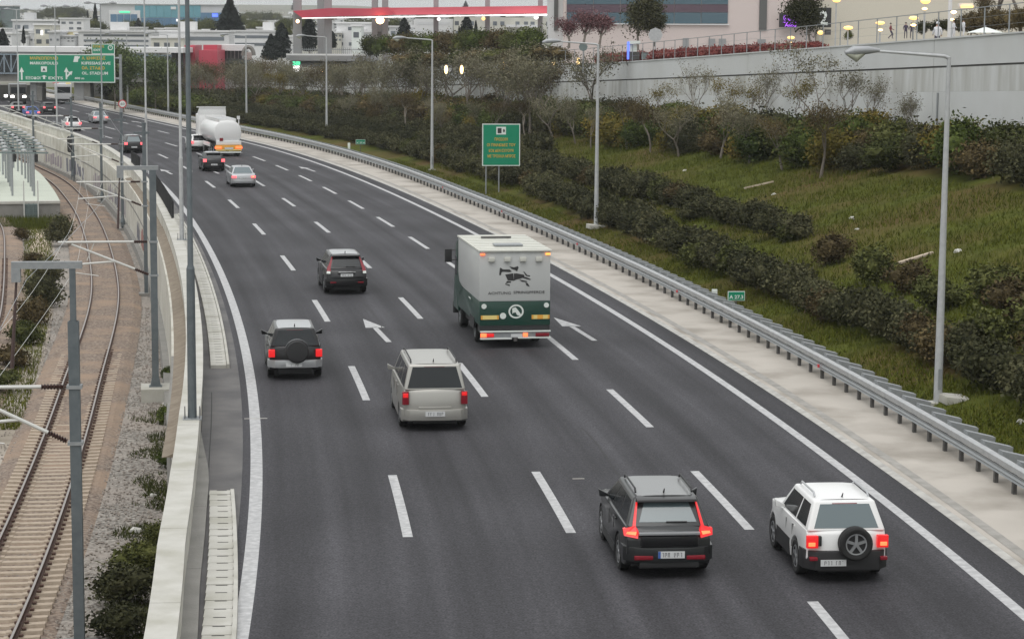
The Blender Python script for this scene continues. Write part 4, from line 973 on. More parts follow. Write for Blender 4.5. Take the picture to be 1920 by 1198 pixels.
    if S.get('wiper'):
        v, f = patch(F['rear'], .48, .74, .14, .17, off=.03, th=-.015); m_ = MB(); m_.add(v, f); m_.build('rear_wiper', 'plastic', t)
    m_ = MB(); yy = lerp3(S['cab'][1], S['cab'][2], .12); m_.tube([(0, yy, S['H'] - .02), (0, yy - .08, S['H'] + .07)], [.02, .01], 6); m_.build('aerial', 'plastic', t)
    for sx in (-1, 1):
        m_ = MB(); m_.box(sx * (S['W'] / 2 - .34) - .15, sx * (S['W'] / 2 - .34) + .15, hl - .22, hl - .10, S['bon'] - .22, S['bon'] - .08); m_.build('headlight', 'swhite', t)
        for yy in S.get('handles', ((S['cab'][1] + S['cab'][2]) / 2 - .15, S['cab'][2] - .35 - .6)):
            m_ = MB(); m_.box(sx * (S['W'] / 2 - .035) - .015, sx * (S['W'] / 2 - .035) + .015, yy, yy + .17, S['belt'] - .14, S['belt'] - .11); m_.build('door_handle', S['paint'], t)
    return t
def HDXY(x, y): return HD(near(x, y)[0])
# 1 black compact SUV with tall L shaped lamps
S = dict(L=4.43, W=1.86, H=1.63, belt=1.06, bon=1.02, clear=.24, r=.37, ra=.42, yr=-1.30, yf=1.38, cab=(-2.02, -1.62, .38, 1.15), cw=(.865, .65), rdrop=.06,
         tail=[(-2.10, .98), (-2.20, .80), (-2.215, .55), (-2.16, .40)], paint='dgrey', roof_sky_tint='roof_sheen', spoiler='black', rails='plastic', rg='glass2', rglass=(.17, .83, .16, .80),
         bumper=(.36, .66, 'dgrey'), cladding=.42, wiper=1,
         rear=[(-.62, .62, .90, .96, 'silver2', .03, 'chrome_strip'), (-.72, -.34, .42, .50, 'lampdull', -.055, 'reflector'), (.34, .72, .42, .50, 'lampdull', -.055, 'reflector'), (-.6, .6, .25, .36, 'plastic', .0, 'diffuser'), (-.58, .58, .67, .88, 'black', .005, 'tailgate_panel')],
         rearpoly=[('tail_lamp', 'lampred', [(.625, 1.48), (.59, 1.48), (.665, 1.06), (.62, .98), (.64, .84), (.90, .87), (.91, .99), (.73, 1.05)]), ('brake_lamp', 'lamphot', [(.66, .96), (.68, .90), (.86, .91), (.84, .95)])],
         plate=(0.03, .45, .54, .14, -.075, 1))
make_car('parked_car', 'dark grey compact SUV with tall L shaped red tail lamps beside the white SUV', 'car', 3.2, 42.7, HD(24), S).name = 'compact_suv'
# 2 white small SUV with spare wheel
S = dict(L=3.84, W=1.76, H=1.66, belt=1.06, bon=1.02, clear=.27, r=.36, ra=.42, yr=-1.05, yf=1.15, cab=(-1.80, -1.55, .15, .72), cw=(.82, .62), rdrop=.05,
         tail=[(-1.84, .98), (-1.90, .72), (-1.90, .50), (-1.84, .42)], paint='white', spoiler=None, rails='silver2', rg='glass2', rglass=(.11, .89, .10, .88), side=((.08, .40), (.44, .92)),
         bumper=(.27, .66, 'plastic'), cladding=.62, rimm='rim', mirror='white',
         rear=[(-.83, -.60, .72, .97, 'lampred', .01, 'tail_lamp'), (.60, .83, .72, .97, 'lampred', .01, 'tail_lamp'), (-.80, -.66, .76, .84, 'lamphot', -.005, 'brake_lamp'), (.66, .80, .76, .84, 'lamphot', -.005, 'brake_lamp'), (-.60, -.53, .76, .96, 'plastic', .01, 'reverse_lamp'),
               (-.78, -.62, .48, .55, 'lampdull', -.065, 'reflector'), (.66, .80, .48, .55, 'lampdull', -.065, 'reflector')],
         plate=(-.30, .37, .52, .13, -.085, 0), spare=(.13, .83, .34, 0))
make_car('compact_suv', 'white three door SUV with black bumper and uncovered spare wheel, rightmost on the road', 'car', 6.75, 42.5, HD(24), S)
# 3 silver minivan
S = dict(L=4.66, W=1.88, H=1.86, belt=1.16, bon=1.12, clear=.22, r=.32, ra=.37, yr=-1.42, yf=1.55, cab=(-2.26, -2.08, .85, 1.65), cw=(.87, .70), rdrop=.04,
         tail=[(-2.29, 1.05), (-2.33, .70), (-2.33, .45), (-2.25, .34)], paint='silver', spoiler=None, rails='plastic', rglass=(.08, .92, .08, .90), side=((.05, .32), (.35, .64), (.67, .93)),
         bumper=(.30, .60, 'silver'), rear=[(-.90, -.72, .74, 1.10, 'lampdull', .03, 'tail_lamp'), (.72, .90, .74, 1.10, 'lampdull', .03, 'tail_lamp'), (-.88, -.74, .94, 1.06, 'lampred', .015, 'brake_lamp'), (.74, .88, .98, 1.08, 'lampred', .015, 'brake_lamp'), (-.45, .45, .60, .68, 'silver', .01, 'plate_hood')],
         plate=(0.0, .42, .54, .14, -.085, 0))
make_car('minivan', 'silver minivan with large dark rear window and black roof rails in the second lane', 'minivan', -2.1, 58.9, HD(40), S)
# 4 black crossover with tall side lamps
S = dict(L=4.57, W=1.80, H=1.69, belt=1.08, bon=1.05, clear=.26, r=.36, ra=.41, yr=-1.28, yf=1.34, cab=(-2.05, -1.72, .40, 1.20), cw=(.83, .62), rdrop=.05,
         tail=[(-2.16, .98), (-2.26, .76), (-2.27, .52), (-2.2, .40)], paint='black', roof_sky_tint='silver2', spoiler='black', rglass=(.14, .86, .14, .84), bumper=(.36, .66, 'black'), cladding=.45, wiper=1,  # pale roof colour stands in for sky mirrored in black paint
         rear=[(-.36, .36, .92, .965, 'chrome', -.0, 'chrome_strip'), (-.7, -.45, .50, .55, 'lampdull', -.065, 'reflector'), (.45, .7, .50, .55, 'lampdull', -.065, 'reflector')],
         rearpoly=[('tail_lamp', 'lampdull', [(.60, 1.55), (.54, 1.55), (.66, 1.08), (.66, .98), (.82, .98), (.80, 1.10), (.70, 1.30)]), ('brake_lamp', 'swhite', [(.68, .98), (.68, .88), (.83, .88), (.82, .98)])],
         plate=(0, .76, .52, .12, .0, 0))
make_car('crossover', 'black crossover with tall narrow red side lamps and white number plate, ahead of the minivan', 'car', -6.9, 90.0, HD(72), S)
# 5 off roader with covered spare wheel
S = dict(L=4.24, W=1.73, H=1.66, belt=1.08, bon=1.04, clear=.30, r=.36, ra=.42, yr=-1.2, yf=1.42, cab=(-1.98, -1.80, .25, .95), cw=(.80, .61), rdrop=.05,
         tail=[(-2.01, .98), (-2.05, .76), (-2.05, .55), (-1.98, .44)], paint='dgrey', roof_sky_tint='silver2', rglass=(.09, .91, .08, .90), bumper=(.40, .64, 'silver2'), cladding=.5,
         rear=[(-.84, -.64, .74, .98, 'lampred', .02, 'tail_lamp'), (.64, .84, .74, .98, 'lampred', .02, 'tail_lamp')], plate=(-.05, .44, .5, .13, -.085, 0), spare=(.05, .93, .37, 1))
S['paint'] = 'black'
make_car('off_roader', 'dark off roader with covered spare wheel and light bumper in the left lane', 'car', -6.8, 67.5, HD(50), S)
# 7 silver saloon
SAL = dict(L=4.50, W=1.76, H=1.43, belt=.93, bon=.90, clear=.20, r=.31, ra=.36, yr=-1.32, yf=1.38, cab=(-1.62, -1.05, .30, 1.12), cw=(.80, .58), rdrop=.05,
         tail=[(-2.08, .90), (-2.20, .84), (-2.25, .60), (-2.25, .42), (-2.18, .30)], paint='silver2', rg='glass2', rglass=(.08, .92, .08, .90), bumper=(.28, .52, 'silver2'),
         rear=[(-.84, -.52, .64, .80, 'lamppink', .02, 'tail_lamp'), (.52, .84, .64, .80, 'lamppink', .02, 'tail_lamp'), (.60, .72, .70, .76, 'amber', .0, 'indicator')], plate=(0, .58, .5, .12, -.02, 0))
make_car('saloon', 'pale silver four door saloon directly behind the black hatchback', 'car', -18.9, 152.4, HD(136), SAL)
HAT = dict(L=4.0, W=1.72, H=1.50, belt=.96, bon=.92, clear=.20, r=.31, ra=.36, yr=-1.15, yf=1.28, cab=(-1.88, -1.48, .25, 1.0), cw=(.79, .58), rdrop=.05,
         tail=[(-1.93, .88), (-1.99, .66), (-1.99, .45), (-1.92, .30)], paint='black', spoiler='black', rglass=(.12, .88, .12, .84), bumper=(.28, .52, 'black'),
         rear=[(-.84, -.58, .74, .96, 'lamppink', .03, 'tail_lamp'), (.58, .84, .74, .96, 'lamppink', .03, 'tail_lamp')], plate=(0, .48, .5, .12, -.085, 0))
make_car('hatchback', 'black hatchback with glowing pink tail lamps just behind the white tank lorry', 'car', -23.3, 169.3, HD(153), dict(HAT, roof_sky_tint='silver2'))
make_car('hatchback', 'black car in the left lane beside the parapet, far ahead, behind a railway mast', 'car', -33.8, 193.9, HD(181), dict(HAT, W=1.80, H=1.60, L=4.3, yr=-1.25, yf=1.4, cab=(-2.0, -1.6, .3, 1.1), tail=[(-2.08, .88), (-2.14, .66), (-2.14, .45), (-2.07, .30)], spoiler=None, roof_sky_tint='silver2', rg='glass2'))
make_car('hatchback', 'small white hatchback far up the left lane, left of the dark mast', 'car', -47.5, 235.3, HD(225), dict(HAT, paint='white'))
make_car('hatchback', 'white car half hidden by the tank lorry, on its left side', 'car', -28.4, 197.2, HD(182), dict(HAT, paint='white', mirror='white'))
make_car('saloon', 'far silver car with dark side next to the fourth parapet lamp post', 'car', -48.3, 255.0, HD(240), dict(SAL, paint='silver2'))
make_car('saloon', 'blue car with bright tail lamps far away at the left, beyond the parapet', 'car', -59.2, 268.6, HD(260), dict(SAL, paint='blue', rg='glass'))
make_car('hatchback', 'dark car farthest along the left lane with one lamp showing', 'car', -64.3, 283.0, HD(270), dict(HAT))
make_car('hatchback', 'dark car ahead of the blue car near the bridge pier', 'car', -60.2, 283.0, HD(270), dict(HAT, paint='dgrey'))
# 6 horse lorry
rz = HD(57) + .005
t = thing('horse_lorry', 'green and grey horse lorry with a jumping horse printed on its tall rear', 'lorry', (.1, 75.0, .012), rz)
W2 = 1.25
def bx(nm, mt, x0, x1, y0, y1, z0, z1, bev=.0, par=None):
    m_ = MB(); m_.box(x0, x1, y0, y1, z0, z1); return m_.build(nm, mt, par or t, bevel=bev)
bx('upper_body', 'tgrey', -W2, W2, .02, 5.6, 1.62, 3.38, .05)
bx('lower_body', 'tgreen', -W2 + .003, W2 - .003, .0, 5.6, .78, 1.62, .02)
m_ = MB(); m_.box(-W2 - .03, W2 + .03, -.05, 5.65, 3.36, 3.42)
for k in range(9): m_.box(-W2, W2, .25 + k * .6, .33 + k * .6, 3.42, 3.44)
m_.build('roof', 'troof', t, bevel=.01)
bx('roof_vent', 'galv', -.55, .45, 1.1, 1.7, 3.44, 3.50, .01); bx('roof_hatch', 'darkmetal', -.6, .5, 4.1, 4.25, 3.44, 3.50)
m_ = MB(); m_.hexa([(-W2, 5.6, .6), (W2, 5.6, .6), (W2, 7.0, .6), (-W2, 7.0, .6)], [(-W2, 5.6, 3.3), (W2, 5.6, 3.3), (W2 - .05, 6.7, 2.9), (-W2 + .05, 6.7, 2.9)]); m_.build('cab', 'tgreen', t, bevel=.06)
# grey sweep on the sides
for sx in (-1, 1):
    P_ = [(5.65, 3.30), (5.62, 2.2), (5.2, 1.75), (4.2, 1.63), (5.6, 1.2), (6.4, 1.4), (6.3, 3.0)]
    m_ = MB(); m_.add([(sx * (W2 + .006), a, b) for a, b in P_], [tuple(range(len(P_)))]); m_.build('side_sweep', 'tgreen', t)
bx('front_bumper', 'plastic', -W2, W2, 6.9, 7.1, .35, .8, .03)
for k, xx in enumerate((-.84, -.28, .27, .83)): bx('vent_hood', 'troof', xx - .11, xx + .11, -.09, .03, 3.02, 3.17, .015)
for xx in (-W2 + .1, W2 - .1): bx('marker_lamp', 'amber' if xx > 0 else 'lamphot', xx - .08, xx + .08, -.03, .02, 3.24, 3.30, .008)
bx('dark_recess', 'plastic', -W2 + .02, W2 - .02, -.0, .5, .55, .78)
bx('bumper_top_bar', 'swhite', -W2 + .02, W2, -.12, -.02, .56, .60, .006); bx('bumper_bar', 'swhite', -W2 + .02, -.12, -.12, -.02, .31, .36, .006); bx('bumper_bar', 'swhite', .1, W2, -.12, -.02, .33, .38, .006)
bx('bumper_board', 'galv', -W2 + .05, W2 - .05, -.08, -.02, .36, .56)
for x0, x1, mt in ((-W2 + .03, -W2 + .24, 'lamphot'), (-W2 + .24, -W2 + .50, 'lampred'), (.28, .44, 'lamphot'), (.72, 1.2, 'lampdull')): bx('tail_lamp', mt, x0, x1, -.13, -.08, .40, .52, .008)
bx('number_plate', 'plate', -.15, .25, -.12, -.085, .38, .49); bx('tow_hook', 'darkmetal', -.06, .06, -.2, -.02, .25, .36)
for x0, x1 in ((-W2 + .05, -W2 + .68), (W2 - .66, W2 - .03)):
    b_ = bx('reflective_board', 'yellowboard', x0, x1, -.025, -.003, 1.0, 1.14); bx('board_edge', 'orangeboard', x0, x0 + .06, -.03, -.026, 1.0, 1.14, 0, b_); bx('board_edge', 'orangeboard', x1 - .06, x1, -.03, -.026, 1.0, 1.14, 0, b_)
    if x0 > 0: bx('board_stripe', 'orangeboard', x0 + .2, x0 + .4, -.03, -.026, 1.0, 1.14, 0, b_)
for xx, zz, r in ((-W2 + .16, 1.46, .09), (W2 - .14, 1.48, .09), (-.42, 1.12, .11)):
    m_ = MB(); m_.tube([(xx, -.02, zz), (xx, .0, zz)], r, 16); m_.build('round_sticker', 'swhite', t)
m_ = MB()
rg = [(.04 + r * math.cos(a) * 1.1, -.008, 1.27 + r * math.sin(a)) for r in (.19, .245) for a in [k * math.pi / 12 for k in range(24)]]
m_.add(rg, [(k, (k + 1) % 24, 24 + (k + 1) % 24, 24 + k) for k in range(24)])
m_.add([(-.10, -.012, 1.38), (.02, -.012, 1.42), (.12, -.012, 1.30), (.22, -.012, 1.16), (.20, -.012, 1.12), (.08, -.012, 1.14), (.02, -.012, 1.24), (-.07, -.012, 1.22), (-.09, -.012, 1.18)], [tuple(range(9))])
m_.build('round_emblem', 'swhite', t)
# printed horse and rider
def poly(m_, pts, y=-.004, sc=1.0, ox=0, oz=0): m_.add([(ox + a * sc, y, oz + b * sc) for a, b in pts], [tuple(range(len(pts)))])
m_ = MB(); k = .00275; ox, oz = -1.04 + .05, 3.10
def Z(pts): m_.add([(ox + (a - 100) * k * .86, .012, oz - (b - 40) * k * 1.0) for a, b in pts], [tuple(range(len(pts)))])
Z([(290, 150), (303, 150), (340, 170), (435, 172), (470, 200), (430, 205), (340, 198), (318, 205), (305, 245), (282, 242)])
Z([(430, 132), (500, 145), (560, 130), (570, 150), (545, 195), (520, 180), (470, 165)])
Z([(370, 235), (490, 220), (500, 315), (410, 310)]); Z([(535, 220), (650, 240), (660, 265), (600, 290), (535, 300)])
Z([(500, 222), (535, 222), (535, 300), (500, 316)])
Z([(400, 318), (460, 322), (455, 340), (375, 345)]); Z([(375, 350), (440, 365), (440, 382), (370, 360)])
Z([(570, 265), (680, 268), (760, 300), (740, 308), (650, 285)]); Z([(580, 300), (690, 320), (705, 335), (620, 330)]); Z([(670, 335), (710, 350), (740, 395), (690, 380)])
Z([(635, 195), (660, 205), (700, 245), (745, 250), (735, 265), (680, 255)])
m_.build('horse_print', 'sdark', t)
put_text('ACHTUNG', .135, 'sdark', t, -.95, .010, 1.87, width=.80, depth=.003); put_text('SPRINGPFERDE', .135, 'sdark', t, -.06, .010, 1.89, width=1.10, depth=.003)
for xx in (-1.02, 1.02):
    for yy in (1.75, 5.75): add_wheel(t, xx, yy, .42, .30, 'galv')
bx('chassis', 'plastic', -1.0, 1.0, .5, 6.5, .40, .80)
for sx in (-1, 1):
    m_ = MB(); m_.box(sx * (W2 + .28) - .13, sx * (W2 + .28) + .13, 6.25, 6.4, 2.35, 2.85); m_.build('mirror', 'plastic', t, bevel=.02)
    m_ = MB(); m_.tube([(sx * W2, 6.3, 2.45), (sx * (W2 + .3), 6.32, 2.4)], .02, 6); m_.tube([(sx * W2, 6.3, 2.8), (sx * (W2 + .3), 6.32, 2.8)], .02, 6); m_.build('mirror_arm', 'darkmetal', t)
    bx('side_window', 'glass', sx * W2 - .012, sx * W2 + .012, 5.85, 6.45, 1.9, 2.6)
    bx('wheel_arch', 'plastic', sx * W2 - .02, sx * W2 + .008, 1.25, 2.25, .5, .92)
bx('side_marking', 'swhite', -W2 - .008, -W2 - .002, 2.2, 2.7, 1.45, 1.50)
bx('windscreen', 'glass', -1.05, 1.05, 6.86, 6.90, 1.7, 2.7)
# 11 white tank lorry
rz = HD(178)
t = thing('tank_lorry', 'white oval tank lorry with orange lit rear boards, its front behind the lamp post', 'lorry', (-24.85, 189.8, .012), rz)
def bx2(nm, mt, *a, bev=0): 
    m_ = MB(); m_.box(*a); return m_.build(nm, mt, t, bevel=bev)
m_ = MB(); n = 20; v = []
rings = [(.25, .80), (.35, .97), (.5, 1.0), (8.3, 1.0), (8.5, .96), (8.6, .8)]
for y, sc in rings:
    for k in range(n):
        a = 2 * math.pi * k / n; ca, sa = math.cos(a), math.sin(a)
        v.append((1.22 * sc * math.copysign(abs(ca) ** .75, ca), y, 2.05 + 1.05 * sc * math.copysign(abs(sa) ** .82, sa)))
f = [(i * n + k, i * n + (k + 1) % n, (i + 1) * n + (k + 1) % n, (i + 1) * n + k) for i in range(len(rings) - 1) for k in range(n)] + [tuple(range(n))[::-1], tuple((len(rings) - 1) * n + k for k in range(n))]
m_.add(v, f); m_.build('tank', 'white', t, smooth=True)
m_ = MB()
for sx in (-1, 1): m_.box(sx * .75 - .03, sx * .75 + .03, .6, 8.3, 2.85, 3.26)
m_.box(-.75, .75, .6, .66, 2.9, 3.26); m_.build('walkway_rail', 'white', t)
bx2('walkway', 'galvlight', -.7, .7, .7, 8.3, 3.08, 3.12)
m_ = MB(); m_.tube([(1.0, .5, 2.8), (1.0, .5, 3.5)], .05, 6); m_.box(.85, 1.1, .45, .55, 3.2, 3.5); m_.build('rear_post', 'white', t)
bx2('cab', 'white', -1.25, 1.25, 9.0, 11.1, .9, 3.35, bev=.12)
m_ = MB(); m_.hexa([(-1.25, 9.0, 3.3), (1.25, 9.0, 3.3), (1.15, 10.9, 3.3), (-1.15, 10.9, 3.3)], [(-1.2, 9.0, 4.0), (1.2, 9.0, 4.0), (1.05, 9.8, 3.9), (-1.05, 9.8, 3.9)]); m_.build('wind_deflector', 'white', t, bevel=.05)
bx2('deflector_lip', 'white', -1.45, 1.2, 8.9, 9.05, 3.95, 4.03)
bx2('rear_panel', 'white', -1.05, 1.15, .15, .35, 1.0, 1.35, bev=.03)
bx2('orange_board', 'orangeboard', -1.15, 1.2, -.02, .15, .62, .98, bev=.02); bx2('yellow_bar', 'yellowboard', -1.1, 1.15, -.03, .14, .50, .62)
bx2('number_plate', 'plate', -.35, .4, -.06, -.03, .62, .80)
for x0, x1 in ((-1.2, -.62), (.62, 1.2)): bx2('tail_lamp', 'lamphot', x0, x1, -.08, -.02, .68, .86, bev=.02)
bx2('hazard_plate', 'lampdull', -.75, -.45, .12, .16, 1.35, 1.6); bx2('rear_bumper', 'swhite', -1.15, 1.05, -.12, .0, .30, .42, bev=.02)
bx2('chassis', 'plastic', -.9, .9, .3, 10.5, .5, 1.0)
bx2('side_guard', 'white', -1.26, -1.2, 2.6, 6.5, .75, 1.1)
for xx in (-1.0, 1.0):
    for yy in (1.2, 2.5, 7.0, 9.9): add_wheel(t, xx, yy, .48, .30, 'galv')
# lorries seen under the bridge
def lorry(lab, x, y, rz, col, beacon=False, load='dark'):
    t = thing('tipper_lorry', lab, 'lorry', (x, y, .01), rz)
    def b(nm, mt, *a, bev=0):
        m_ = MB(); m_.box(*a); m_.build(nm, mt, t, bevel=bev)
    b('cab', col, -1.2, 1.2, 0, 2.0, .7, 2.9, bev=.1); b('windscreen', 'glass', -1.05, 1.05, -.02, .02, 1.6, 2.5); b('load_bed', load, -1.25, 1.25, 2.3, 7.5, 1.1, 2.9, bev=.04); b('chassis', 'plastic', -.9, .9, .2, 7.3, .4, 1.1)
    for xx in (-.95, .95):
        for yy in (1.0, 5.0, 6.3): add_wheel(t, xx, yy, .48, .3, 'galv')
    for xx in ((-.85, .85) if beacon else ()): b('headlamp', 'headlamp', xx - .2, xx + .2, -.06, .0, 1.0, 1.3)
    if beacon: b('headlamp', 'headlamp', -1.25 - .75, -1.25 - .35, -.1, 0, 1.1, 1.4)
    return t
for nm, lab, x, y, mt in (('pale_lorry', 'pale lorry with bright headlamps under the bridge behind the big green sign', -72.2, 318, 'darkmetal'),):
    lorry(lab, x, y, .25, 'darkmetal', True, 'galv')
t = lorry('grey tipper lorry with a yellow panel under the bridge, right of the bright headlamps', -66.5, 322, .2, 'bgrey', False, 'bgrey')
m_ = MB(); m_.box(.4, 1.1, 1.0, 1.1, 2.9, 4.6); m_.build('yellow_panel', 'yellowboard', t)
m_ = MB(); m_.box(-1.5, -.6, .9, 1.0, 3.0, 3.7); m_.build('red_panel', 'sred', t)
# ================================================================ VEGETATION
R = np.random.default_rng(11)
def leaf_quads(P, size, flat=.3, asp=.6):
    """one small quad per point, random orientation"""
    n = len(P); d = R.normal(size=(n, 3)); d /= np.linalg.norm(d, axis=1)[:, None] + 1e-9
    e = R.normal(size=(n, 3)); e -= d * (e * d).sum(1)[:, None]; e /= np.linalg.norm(e, axis=1)[:, None] + 1e-9
    sz = size * R.uniform(.55, 1.3, n)[:, None]
    a = d * sz; b = e * sz * asp
    V = np.stack([P - a, P + b, P + a, P - b], 1).reshape(-1, 3); F = np.arange(n * 4).reshape(-1, 4)
    return V, F
def mesh_np(name, V, F, m):
    me = bpy.data.meshes.new(name); k = F.shape[1]
    me.vertices.add(len(V)); me.vertices.foreach_set('co', np.asarray(V, np.float32).ravel())
    me.loops.add(F.size); me.loops.foreach_set('vertex_index', F.astype(np.int32).ravel())
    me.polygons.add(len(F)); me.polygons.foreach_set('loop_start', np.arange(0, F.size, k, dtype=np.int32))
    me.materials.append(A[m]); me.update(calc_edges=True); return me
def blob_points(n, blobs, shell=.35):
    """points in a set of ellipsoids, mostly near their surface"""
    w_ = np.array([b[3] * b[4] * b[5] for b in blobs]) ** .6; w_ /= w_.sum(); ch = R.choice(len(blobs), n, p=w_); B = np.array(blobs)[ch]
    d = R.normal(size=(n, 3)); d /= np.linalg.norm(d, axis=1)[:, None]; r = 1 - shell * R.random(n) ** 1.4 + R.normal(0, .07, n)
    return B[:, :3] + d * r[:, None] * B[:, 3:]
def core_obj(blobs, sc=.72):
    V, F = [], []
    for b in blobs:
        bm = bmesh.new(); bmesh.ops.create_icosphere(bm, subdivisions=1, radius=1)
        k = len(V)
        for v in bm.verts:
            q = sc * random.uniform(.85, 1.12); V.append((b[0] + v.co.x * b[3] * q, b[1] + v.co.y * b[4] * q, b[2] + v.co.z * b[5] * q))
        for f in bm.faces: F.append([v.index + k for v in f.verts])
        bm.free()
    return np.array(V), np.array(F)
def shrub_mesh(name, w_, h, n, m, size=.085, nb=7, shell=.4):
    bl = []
    for i in range(nb):
        a = R.uniform(0, 6.28); q = R.uniform(0, .34) * w_
        bl.append((q * math.cos(a), q * math.sin(a), h * R.uniform(.35, .68), w_ * R.uniform(.22, .36), w_ * R.uniform(.22, .36), h * R.uniform(.26, .38)))
    P = blob_points(n, bl, shell); P = P[P[:, 2] > .02]
    # loose twigs above
    k = n // 12; T = blob_points(k, bl, .0); T = T + (T - np.array([0, 0, h * .4])) * R.uniform(.05, .25, (k, 1)); P = np.vstack([P, T[T[:, 2] > .02]])
    V, F = leaf_quads(P, size)
    cV, cF = core_obj(bl, .62); cF4 = np.hstack([cF, cF[:, :1]])  # degenerate quads avoided below
    me = bpy.data.meshes.new(name)
    me.from_pydata(np.vstack([V, cV]).tolist(), [], F.tolist() + (cF + len(V)).tolist()); me.materials.append(A[m]); return me
hedge_me = [shrub_mesh('hedge_shrub', 2.1, 1.75, 1900, 'hedge', nb=8) for _ in range(5)]
bush_me = {k: [shrub_mesh('bush', 2.6, 2.4, 2100, k, .10, nb=8) for _ in range(3)] for k in ('hedge', 'hedge2', 'brown', 'green', 'yellow')}
big_me = {k: [shrub_mesh('bush', 4.2, 3.6, 3600, k, .12, nb=11, shell=.5) for _ in range(3)] for k in ('hedge', 'hedge2', 'brown', 'green', 'yellow')}
def put(name, me, s, o, z, sc=(1, 1, 1), label=None, cat='shrub', group=None, rz=None):
    x, y, _ = W(s, o); ob = link(name, me, None, (x, y, z), (0, 0, R.uniform(0, 6.28) if rz is None else rz), label=label, cat=cat, group=group)
    ob.scale = sc; return ob
# hedge rows along the guard rail; the far ends, too small to tell shrubs apart, are joined per row
rows3 = ((lambda s: float(np.interp(s, [30, 40, 60, 75, 97, 120, 172, 260, 340], [10.4, 10.5, 10.2, 10.3, 10.8, 11.3, 11.8, 12.2, 12.2])), 32, 330, 1.25, 172, 'dark olive hedge shrub in the lower row just behind the guard rail', 'lower hedge row'),
         (lambda s: float(np.interp(s, [70, 80, 100, 170, 260, 340], [14.2, 14.0, 14.0, 14.6, 15, 15.2])), 74, 320, 1.25, 172, 'dark olive hedge shrub in the upper row on the grassy slope', 'upper hedge row'),
         (lambda s: 17.6, 140, 330, 2.0, 172, 'dark shrub of the third row below the thicket under the retaining wall', 'third hedge row'))
for row, (oa, sa, sb, stp, cut, lab, grp) in enumerate(rows3):
    s = float(sa); FV, FF, nv = [], [], 0
    while s < sb:
        o = oa(s) + R.normal(0, .2); k = R.uniform(.74, .98); kz = k * R.uniform(.80, 1.05)
        if row == 0 and 118.3 < s < 122.6: s += 1.2; continue
        if row == 1 and s < 84 and R.random() < .35: s += 1.2; continue
        mixed = R.random()
        me = hedge_me[int(R.integers(5))]; sc = (k, k, kz)
        if mixed < .10: me = bush_me['brown' if mixed < .04 else 'hedge2'][int(R.integers(3))]; sc = (k * .8, k * .8, kz * .72)
        if s < cut: put('hedge_shrub', me, s, o, G(s, o) - .1, sc, lab, 'shrub', grp)
        else:
            co = np.zeros(len(me.vertices) * 3); me.vertices.foreach_get('co', co); co = co.reshape(-1, 3)[:7600] * np.array(sc)
            n4 = (len(me.polygons) - 20 * 8) * 4; co = co[:min(len(co), (len([0]) and n4))]; m4 = len(co) // 4 * 4; co = co[:m4]
            x, y, _ = W(s, o); a = R.uniform(0, 6.28); c_, s_ = math.cos(a), math.sin(a)
            FV.append(np.stack([co[:, 0] * c_ - co[:, 1] * s_ + x, co[:, 0] * s_ + co[:, 1] * c_ + y, co[:, 2] + G(s, o) - .1], 1)); nv += m4
        s += stp * R.uniform(.85, 1.15)
    if FV:
        V = np.vstack(FV); F = np.arange(len(V)).reshape(-1, 4)
        tag(link('hedge', mesh_np('hedge', V, F, 'hedge')), 'far end of the ' + grp + ' along the right side of the road', 'hedge', None, 'stuff')
# single bushes on the near slope
near_b = [(74.2, 13.7, 'hedge2', .62, 'small dark round bush on the open grass, uppermost left of the near slope'),
 (66.5, 13.4, 'brown', .75, 'brownish bush at the end of the upper hedge row'),
 (60.5, 13.0, 'hedge2', .82, 'dark rounded bush in the middle of the near slope left of the nearest lamp post'),
 (57.0, 13.2, 'brown', .70, 'brown bush just left of the nearest lamp post on the slope'),
 (53.0, 12.6, 'hedge2', .8, 'dark bush behind the nearest lamp post'),
 (50.8, 13.9, 'hedge2', .92, 'large dark bush right of the nearest lamp post, upper one'),
 (47.5, 13.6, 'brown', .85, 'reddish brown bush right of the nearest lamp post'),
 (44.2, 13.2, 'hedge2', .85, 'dark bush at the right picture edge below the brown one'),
 (41.5, 12.4, 'brown', .8, 'brown bush at the right picture edge near the guard rail'),
 (44.8, 11.4, 'hedge2', .85, 'dense dark bush right of the foot of the nearest lamp post'),
 (38.8, 11.8, 'hedge2', .8, 'dark bush nearest the viewer at the right edge')]
for s, o, k, sc, lab in near_b: put('bush', bush_me[k][int(R.integers(3))], s, o, G(s, o) - .15, (sc, sc, sc * .8), lab, 'bush')
# thicket band in front of the retaining wall
kinds = ['hedge', 'hedge', 'hedge2', 'brown', 'green', 'hedge2', 'brown', 'hedge', 'yellow']
words = {'hedge': 'dark olive', 'hedge2': 'olive green', 'brown': 'brownish', 'green': 'green', 'yellow': 'yellowing'}
s = 58.0
while s < 300:
    ow = WS(s)
    for fr in (.58, .70, .82, .93):
        o = 8 + (ow - 8) * fr + R.normal(0, .5)
        lo = float(np.interp(s, [58, 66, 80, 92, 110, 146, 170], [21.5, 21.2, 21.5, 20.3, 19.8, 19.8, 17.5]))
        if o < lo + 1.0: continue
        k = kinds[int(R.integers(len(kinds)))]; x = R.uniform(.62, .92)
        if 92 < s < 140 and fr > .6 and R.random() < .5: k = 'yellow' if R.random() < .5 else 'green'
        zs = x * R.uniform(.72, .98)
        if fr > .9: zs *= .8
        put('thicket_bush', big_me[k][int(R.integers(3))], s + R.uniform(-1, 1), min(o, ow - 1.6), G(s, o) - .2, (x, x, zs), words[k] + ' leafy bush in the thicket along the foot of the retaining wall', 'bush', 'thicket along the retaining wall: ' + words[k] + ' bushes')
    s += 2.35 * R.uniform(.85, 1.2)
